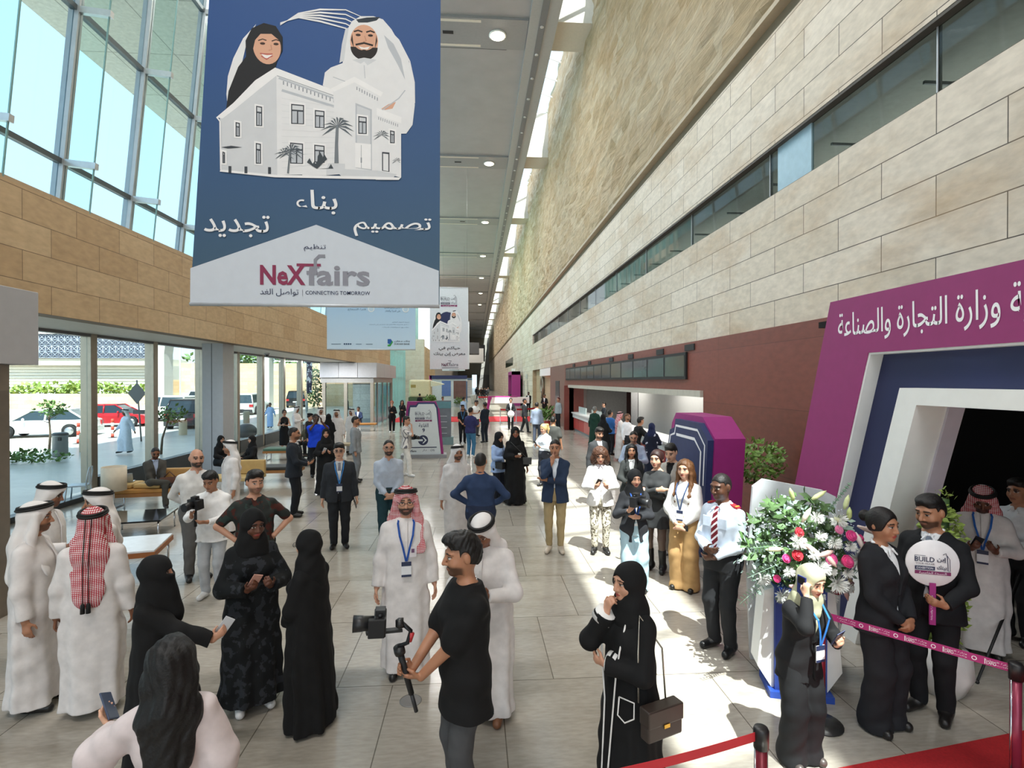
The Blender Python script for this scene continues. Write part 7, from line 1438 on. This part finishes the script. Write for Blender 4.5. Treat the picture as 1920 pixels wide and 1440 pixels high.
# ticket counter
P('k75', 1115, 756, 'grey-haired man in long dark green cloak leaning at the ticket counter', 1116, 836, at=(5.28, at_x(1115, 800, 5.28).y, 0), face=150, skin='tan', top='abaya', topc='16352a', hair='short', hairc='6f6d68', arms=('fore', 'down'))
P('k76', 1144, 767, 'man in blue t-shirt at the counter left of the white robe', 1145, 862, at=(5.28, at_x(1144, 800, 5.28).y, 0), face=130, skin='tan', top='tshirt', topc='2d5c98', sleeve='short', hem=.84, botc='23242a', hair='short', arms=('fore', 'fore'), girth=1.1)
P('k77', 1162, 762, 'man in white robe and red checked headcloth leaning on the ticket counter', 1164, 866, at=(5.28, at_x(1162, 800, 5.28).y, 0), face=100, skin='brown', ghutra=3, arms=('fore', 'fore'), **{**TH, 'hair': 'redghutra'})
P('k78', 1174, 768, 'bearded man in white shirt beyond the red headcloth at the counter', h=1.74, at=(5.30, at_x(1176, 800, 5.30).y, 0), face=55, skin='tan', beard=.9, hair='crop', hairc='5a3a22', topc='e4e6ea', botc='2a2b2f')
P('k79', 1191, 770, 'man in black t-shirt bending over the ticket counter', h=1.72, at=(5.20, at_x(1191, 800, 5.20).y, 0), face=118, lean=18, skin='tan', top='tshirt', topc='141415', sleeve='short', hem=.84, botc='1b1c1f', hair='quiff', arms=('counter', 'counter'))
P('k80', 1222, 796, 'woman in navy headscarf and dark coat with pale spots at the counter', h=1.62, at=(5.28, at_x(1222, 800, 5.28).y, 0), face=165, fem=True, top='abaya', patt=('spots', '171c2e', 'b9bdca', .7), topc='171c2e', hair='hijab', headc='1d2546', skin='light', arms=('fore', 'fore'), flare=.85)
P('k81', 1242, 788, 'woman with long auburn hair seated behind the ticket counter', at=(7.2, 18.5, 0), h=1.70, sit=.60, face=-50, fem=True, topc='3a2626', botc='222222', hair='long', hairc='4a2318', skin='light', arms=('lapphone', 'lapphone'))
P('k82', 1258, 793, 'man in grey jumper seated behind the near end of the ticket counter', at=(7.15, 17.2, 0), h=1.74, sit=.60, face=-75, topc='5d6166', botc='222222', hair='quiff', skin='tan', arms=('lapphone', 'chin'))
P('k83', 1107, 757, 'clerk in dark shirt behind the far end of the ticket counter', at=(7.0, 28.5, 0), h=1.72, face=-70, topc='33383e', botc='222222', hair='short', skin='fair', arms=('fore', 'fore'))
P('k84', 1131, 765, 'woman in black abaya between the green cloak and the blue t-shirt', h=1.66, at=(4.70, at_x(1131, 800, 4.70).y, 0), face=150, skin='light', arms=('fore', 'down'), **AB)
# far down the hall
for i, (px, Y, c, lb, dr) in enumerate(((893, 98, '1b1c20', 'leftmost tiny dark figure near the far exit door', 0), (897, 88, '2a2b30', 'tiny figure in black left of the far red belt', 1), (902, 92, '3a2c2c', 'tiny figure in brown at the far red belt', 0), (905, 86, '17181b', 'tiny figure in black suit at the middle of the far red belt', 0), (909, 90, '22252c', 'tiny figure in dark blue behind the far red belt', 0), (912, 84, '141518', 'tiny striding figure in black at the right of the far red belt', 1), (915, 93, '2b2b2e', 'rightmost tiny dark figure behind the far red belt', 0))):
    P('far%d' % i, px, 712, lb, at=(at_y(px, 720, Y).x, Y, 0), h=1.74, face=(20, -60, 160)[i % 3], skin='tan', topc=c, botc='1b1c1f', hair='crop', stride=.2 * dr)
P('d1', 787, 733, 'man in black seen from behind at the green planter in the distance', at=(at_y(787, 740, 47).x, 47, 0), h=1.76, face=160, topc='17181a', botc='17181a', hair='short', skin='tan')
P('d2', 806, 727, 'woman in black abaya by the red sofas in the distance', at=(at_y(806, 740, 58).x, 58, 0), h=1.66, face=40, skin='light', **AB)
P('d3', 793, 728, 'person in dark top seated on the red sofa far left', at=(at_y(793, 740, 61.5).x, 61.6, 0), h=1.74, sit=.55, face=10, topc='222327', botc='1c1c20', hair='short', skin='tan', arms=('lap', 'lap'))
P('d4', 830, 739, 'dark-haired person half hidden behind the grey information stand', at=(at_y(830, 740, 40).x, 40, 0), h=1.70, face=20, topc='2a2c33', botc='1c1c20', hair='short', skin='tan')
P('d5', 812, 727, 'person in orange-brown top on the red armchair far off', at=(at_y(812, 740, 63.5).x, 63.6, 0), h=1.72, sit=.55, face=-10, topc='7a4a30', botc='1c1c20', hair='short', skin='tan', arms=('lap', 'lap'))
# ------------------------------------------------------------------ what they hold, carry and wear
def basis(f, n):
    f, n = f.normalized(), n; n = (n - f * n.dot(f)).normalized(); return f, n, f.cross(n)
def phone(key, i, c, label, back=None, tilt=0.0):
    q = PEOPLE[key]; f, n, s = basis((q['fd'][i] + Vector((0, 0, .55 + tilt))).normalized(), q['pn'][i]); o = empty('phone', q['hand'][i] + n * .012 + f * .02, 0, label, 'phone')
    MB().obox((0, 0, 0), s, f, n, .037, .077, .0045).build('case', mat(c, .35, .1), o, bevel=.003); MB().obox(n * .0048, s, f, n, .033, .072, .0006).build('screen', mat(back or '15181f', .08), o); return o
for key, i, c, lb in (('n5', 0, 'c9cdd2', 'silver phone held out by the veiled woman'), ('a7', 0, 'd9a594', 'pink phone in the hands of the woman in patterned abaya'), ('m15', 0, '22262d', 'dark phone held by the seated man'), ('m17', 0, '1b1c20', 'black phone held by the man in dark suit profile'), ('a20', 0, 'b9bdc4', 'phone held by the smiling woman in black'), ('m21', 0, '16181c', 'phone raised by the blue shirted photographer'), ('f22', 0, '2a2c31', 'phone held by the woman in the sleeveless dress'), ('w36', 0, '1c1e24', 'phone of the bending man in white'), ('m44', 0, '1c1e24', 'phone of the man in white polo'), ('f47', 1, '24262c', 'phone of the woman in light blue shirt'), ('f56', 0, '1c1e24', 'phone of the blonde woman'), ('f60', 0, '1f2228', 'phone of the curly-haired woman'), ('m61', 0, '1c1e24', 'phone of the balding man in blue'), ('f62', 0, '1a1c20', 'dark phone in the hand of the smiling woman with long hair'), ('m65', 0, '1c1e24', 'phone of the man in pale grey suit'), ('r72', 0, '20242c', 'phone of the man in pink checked headcloth'), ('m18', 1, '17181b', 'dark phone hanging in the left hand of the man in charcoal suit'), ('f69', 1, '27304f', 'navy phone in the lowered hand of the woman in olive headscarf'), ('f66', 0, '17181b', 'dark phone in the clasped hands of the woman in tan trousers'), ('m45', 1, '1b1c20', 'phone of the man in navy polo'), ('f6', 1, '3d4a63', 'large slate blue phone held by the long-haired woman, bottom left')):
    phone(key, i, c, lb, '4a5468' if key == 'f6' else None)
q = PEOPLE['f69']; hp_ = q['hand'][0]; f = q['D'](tuple(q['R'] @ np.array((0, -.25, 1)))); n = q['D'](tuple(q['R'] @ np.array((1, 0, 0)))); f, n, s = basis(f, n); ph = empty('phone', q['W'](q['Hd']((.098, .015, 1.60))), 0, 'blue phone pressed to the olive headscarf', 'phone'); MB().obox((0, 0, 0), s, f, n, .037, .077, .0045).build('case', mat('27337a', .35), ph); MB().obox(n * .005 + f * .045 + s * .0, s, f, n, .028, .024, .002).build('lens_block', BLACK, ph)
def cup(key, i, label):
    q = PEOPLE[key]; o = tag(MB().lathe(q['hand'][i] + Vector((0, 0, -.04)), [(.028, 0), (.038, .10), (.036, .10), (.027, .005)], 14).build('cup', mat('e3dcd2', .3)), label, 'cup')
for key, i, lb in (('f22', 1, 'white cup held by the woman in the sleeveless dress'), ('f47', 0, 'pale cup held by the woman in light blue shirt'), ('a48', 0, 'iced drink cup held by the woman with the crossbody bag')): cup(key, i, lb)
def camera_at(p, f, u, label, big=1.0):
    f = f.normalized(); s = f.cross(u).normalized(); u = s.cross(f); k = big; o = empty('camera', p, 0, label, 'camera')
    MB().obox((0, 0, 0), s, f, u, .068 * k, .03 * k, .045 * k).build('body', mat('17171a', .5), o, bevel=.006); MB().obox(u * .055 * k, s, f, u, .028 * k, .025 * k, .018 * k).build('viewfinder', mat('141416', .5), o, bevel=.004); MB().obox(-s * .06 * k + f * .015 * k, s, f, u, .016 * k, .04 * k, .045 * k).build('grip', mat('111113', .7), o, bevel=.006)
    ln = MB().lathe(f * .03 * k, [(.034 * k, 0), (.036 * k, .05 * k), (.038 * k, .055 * k), (.040 * k, .10 * k), (.034 * k, .10 * k)], 18, f).build('lens', mat('19191b', .4), o); MB().lathe(f * .105 * k, [(.033 * k, 0), (.02 * k, .004 * k)], 16, f).build('front_glass', mat('2b3444', .05), ln)
    for j in (-.04, .035): MB().lathe(s * j * k + u * .045 * k, [(.010 * k, 0), (.010 * k, .014 * k)], 10, u).build('dial', mat('232326', .4, .3), o)
    return o
UP = Vector((0, 0, 1))
q = PEOPLE['m35']; g0 = (q['hand'][0] + q['hand'][1]) / 2; fw = q['D']((.15, 1, 0)); sd_ = q['D']((1, 0, 0)); ax_ = (UP * .95 + fw * .25 - sd_ * .1).normalized()
rig = empty('camera_stabiliser', g0, 0, 'black handheld camera stabiliser with red accents gripped by the man in black t-shirt', 'stabiliser')
MB().tube([-ax_ * .17, ax_ * .13], [.018, .021], 12).build('handle', mat('161618', .6), rig); MB().tube([-ax_ * .30, -ax_ * .17], .013, 10).build('foot_stick', mat('2a2b2d', .5), rig); tpz = ax_ * .15
MB().lathe(ax_ * .12, [(.034, 0), (.036, .02), (.034, .05)], 16, ax_).build('pan_motor', mat('19191b', .4), rig)
MB().tube([ax_ * .17, ax_ * .20 - sd_ * .02 - fw * .06, ax_ * .27 - fw * .10, ax_ * .33 - fw * .06], .014, 8).build('arm', mat('1c1c1f', .35, .4), rig); MB().tube([ax_ * .205 - fw * .075 - sd_ * .01, ax_ * .26 - fw * .105 - sd_ * .01], .0155, 8).build('accent', mat('b02a30', .4), rig)
MB().lathe(ax_ * .33 - fw * .07, [(.03, 0), (.032, .03), (.02, .05)], 14, fw).build('roll_motor', mat('19191b', .4), rig); MB().obox(ax_ * .285 + fw * .06, fw, sd_, UP, .11, .022, .008).build('plate', mat('101012', .5), rig)
cam35 = camera_at(g0 + ax_ * .345 + fw * .07, (fw + UP * .05), UP, 'black mirrorless camera mounted on the stabiliser, foreground', 1.25)
q = PEOPLE['m10']; g0 = (q['hand'][0] * .7 + q['hand'][1] * .3); MB_ = empty('camera_stabiliser', g0, 0, 'small black camera grip held by the young man in white shirt', 'stabiliser'); MB().tube([(0, 0, -.14), (0, 0, .06)], .018, 10).build('handle', mat('18181a', .6), MB_); MB().tube([(0, 0, .06), (.03, .03, .10)], .014, 8).build('arm', mat('18181a', .5), MB_)
camera_at(g0 + Vector((0, 0, .15)), q['D']((.5, 1, -.1)), UP, 'black camera held by the young man in white shirt', 1.35)
q = PEOPLE['f64']; camera_at(q['hand'][0] + UP * .10 + q['V']((-.03, .05, 0)), q['D']((-.75, .65, 0)), UP, 'large black camera with long lens held by the woman in black blazer', 1.5)
q = PEOPLE['m39']; camera_at(q['hand'][1] + q['V']((0, .03, .02)), q['D']((.2, 1, 0)), UP, 'black camera carried by the young man in striped shirt', 1.3)
# paddle sign
q = PEOPLE['m71']; hp_ = q['hand'][1]; sg = empty('paddle_sign', hp_ + Vector((0, 0, -.20)), math.radians(-20), 'round white paddle sign with the fair mark on a magenta handle', 'sign')
box('handle', MAG, -.022, .022, -.008, .008, 0, .34, sg); MB().lathe((0, .012, .50), [(.185, 0), (.19, .006), (.185, .012)], 36, (0, -1, 0)).build('disc', mat('eceaec', .5), sg); P_ = Print((-.125, -.004, .41), (1, 0, 0), (0, 0, 1)); fair_logo(P_, 0, 0, .25); P_.build('print', sg)
P_ = Print((-.012, -.0085, .04), (0, 0, 1), (-1, 0, 0)); P_.text(INK, arabic('وزارة التجارة والصناعة'), .0, -.012, .2, .016); P_.build('handle_print', sg)
q = PEOPLE['f49']; hp_ = (q['hand'][0] + q['hand'][1]) / 2; sg = empty('paddle_sign', hp_ + Vector((0, -.04, -.55)), 0, 'round white paddle sign held by the distant woman in blazer', 'sign'); MB().lathe((0, .01, .35), [(.2, 0), (.2, .015)], 24, (0, -1, 0)).build('disc', mat('f4f4f4', .5), sg); box('handle', WHITE, -.02, .02, 0, .012, -.1, .56, sg)
# bags
def bag(key, p, w, d, hh, c, label, straps, chain=False, rz=0):
    q = PEOPLE[key]; o = empty('handbag', q['W'](p), math.radians(rz), label, 'bag'); box('body', mat(c, .45), -w / 2, w / 2, -d / 2, d / 2, -hh / 2, hh / 2, o, .012); box('flap', mat(c, .4, 0, .12), -w / 2 - .003, w / 2 + .003, -d / 2 - .008, d / 2 + .002, -hh * .02, hh / 2 + .006, o, .008); box('clasp', mat('c9a24a', .25, .9), -.022, .022, -d / 2 - .014, -d / 2 - .006, -hh * .1, hh * .02, o)
    for st in straps:
        pts = [q['W'](s_) - q['W'](p) for s_ in st]; M_ = Matrix.Rotation(-math.radians(rz), 3, 'Z'); MB().tube([M_ @ v for v in pts], .006, 6).build('strap', mat('b9b3a6', .25, .8) if chain else mat(c, .5), o)
    return o
q = PEOPLE['a68']; bag('a68', (-.30, -.02, .84), .27, .08, .19, '3a302b', 'small dark brown flap bag on a chain beside the woman with white cuffs', [[(-.22, .10, .94), (-.215, .10, 1.25), (-.15, .04, 1.47), (-.215, -.10, 1.25), (-.26, -.09, .94)]], True, 22)
bag('a48', (-.26, .12, 1.0), .2, .07, .16, '3a3a3a', 'dark crossbody bag at the hip of the woman holding a clear cup', [[(-.24, .14, 1.08), (-.05, .22, 1.27), (.12, .12, 1.44)]], False, 170)
bag('f47', (.16, .22, .96), .24, .12, .16, '17171a', 'black camera pouch hanging in front of the woman in light blue shirt', [[(.12, .2, 1.03), (.02, .19, 1.3), (-.05, .08, 1.46)]], False, 130)
# details of dress: piping, cuffs, pockets, watch, shoulder boards, tie
q = PEOPLE['a68']; root = q['root']; sc = q['sc']; WH = cloth('e9e7e4', noise=.02)
def on(pts): return [Vector(np.array(p) * sc) for p in pts]
for s in (-1, 1):
    MB().tube(on([(.085 * s, .10, 1.40), (.105 * s, .165, 1.24), (.075 * s, .175, 1.05), (.05 * s, .175, .85), (.035 * s, .205, .45), (.03 * s, .235, .08)]), .006 * sc, 6).build('piping', WH, root)
    i = 0 if s > 0 else 1; M_i = root.matrix_basis.inverted(); h_, e_ = M_i @ (q['hand'][i]), M_i @ q['el'][i]
    a_ = e_.lerp(h_, .54); b_ = e_.lerp(h_, .76); cu = MB().tube([a_, b_], [.080 * sc, .070 * sc], 18).build('cuff', WH, root); c_ = e_.lerp(h_, .62); d_ = e_.lerp(h_, .67); MB().tube([c_, d_], [.0775 * sc, .0755 * sc], 18).build('cuff_band', cloth('111112'), cu)
MB().tube(on([(-.10, .165, .93), (-.20, .12, .93), (-.205, .125, .83), (-.16, .165, .79), (-.11, .185, .82), (-.10, .165, .93)]), .005 * sc, 6).build('pocket_piping', WH, root)
M_i = root.matrix_basis.inverted(); h_, e_ = M_i @ q['hand'][1], M_i @ q['el'][1]; MB().tube([e_.lerp(h_, .79), e_.lerp(h_, .82)], .031 * sc, 14).build('watch', CHROME, root)
q = PEOPLE['g67']; root = q['root']; sc = q['sc']
for s in (-1, 1):
    e_ = MB().obox(Vector((.115 * s, -.015, 1.468)) * sc, (1, 0, -.32 * s), (0, 1, 0), (.32 * s, 0, 1), .055 * sc, .03 * sc, .008 * sc).build('shoulder_board', mat('a81f2a', .6), root); MB().obox(Vector((.150 * s, -.015, 1.467)) * sc, (1, 0, -.32 * s), (0, 1, 0), (.32 * s, 0, 1), .006 * sc, .03 * sc, .0035 * sc).build('gold_bar', mat('d0a040', .4), e_)
b = MB(); PT = [((0, .085, 1.452), .018), ((0, .112, 1.40), .02), ((0, .136, 1.28), .034), ((0, .132, 1.12), .038), ((0, .128, 1.05), .010)]
for (p0, w0), (p1, w1) in zip(PT, PT[1:]): b.prism([Vector(v) * sc for v in ((p1[0] - w1, p1[1], p1[2]), (p1[0] + w1, p1[1], p1[2]), (p0[0] + w0, p0[1], p0[2]), (p0[0] - w0, p0[1], p0[2]))], (0, .007 * sc, 0))
b.build('tie', pattern('diagonal', '6a1a26', 'd9d2d6', .55), root)
MB().tube([Vector((.172 * math.cos(t), .005 + .128 * math.sin(t), .985)) * sc for t in np.linspace(0, 2 * math.pi, 28, endpoint=False)], .018 * sc, 6, True).build('belt', mat('141414', .4), root)
for s, in ((1,), (-1,)): MB().obox(Vector((.085 * s, .132, 1.30)) * sc, (1, .0, 0), (0, 1, 0), (0, 0, 1), .045 * sc, .006 * sc, .05 * sc).build('pocket', cloth('cdd9ea'), root)
q = PEOPLE['m35']; root = q['root']; sc = q['sc']; MB().tube([Vector((.062 * math.cos(t), -.012 + .062 * math.sin(t), 1.475 - .018 * math.sin(t))) * sc for t in np.linspace(0, 2 * math.pi, 28, endpoint=False)], .004 * sc, 6, True).build('necklace', mat('cfd0d2', .2, .9), root)
q = PEOPLE['m33']; MB().tube([Vector((.178 * math.cos(t), .005 + .132 * math.sin(t), 1.0)) * q['sc'] for t in np.linspace(0, 2 * math.pi, 28, endpoint=False)], .016 * q['sc'], 6, True).build('belt', mat('1b1a1a', .4), q['root'])
q = PEOPLE['r34']; o = MB().obox(Vector((-.06, .158, 1.20)) * q['sc'], (1, 0, 0), (0, 1, 0), (0, 0, 1), .033 * q['sc'], .003, .05 * q['sc']).build('pass_card', mat('d9d3d6', .4), q['root']); MB().obox(Vector((-.06, .163, 1.21)) * q['sc'], (1, 0, 0), (0, 1, 0), (0, 0, 1), .014 * q['sc'], .001, .018 * q['sc']).build('card_photo', mat('6a4a6a', .5), o)
# camera leg at the right edge
p = gp(1832, 1282); tl_ = at_y(1925, 1050, p.y + .75); tr = empty('tripod', (p.x, p.y, 0), 0, 'thin black tripod leg slanting down inside the portal at the right edge', 'tripod'); MB().tube([(0, 0, .02), (tl_.x - p.x, tl_.y - p.y, tl_.z)], [.012, .018], 8).build('leg', BLACK, tr); MB().ball((0, 0, .02), .02).build('foot', BLACK, tr); MB().tube([(tl_.x - p.x, tl_.y - p.y, tl_.z), ((tl_.x - p.x) * 1.8 + .25, (tl_.y - p.y) * 1.2 + .2, .02)], [.018, .012], 8).build('leg', BLACK, tr)
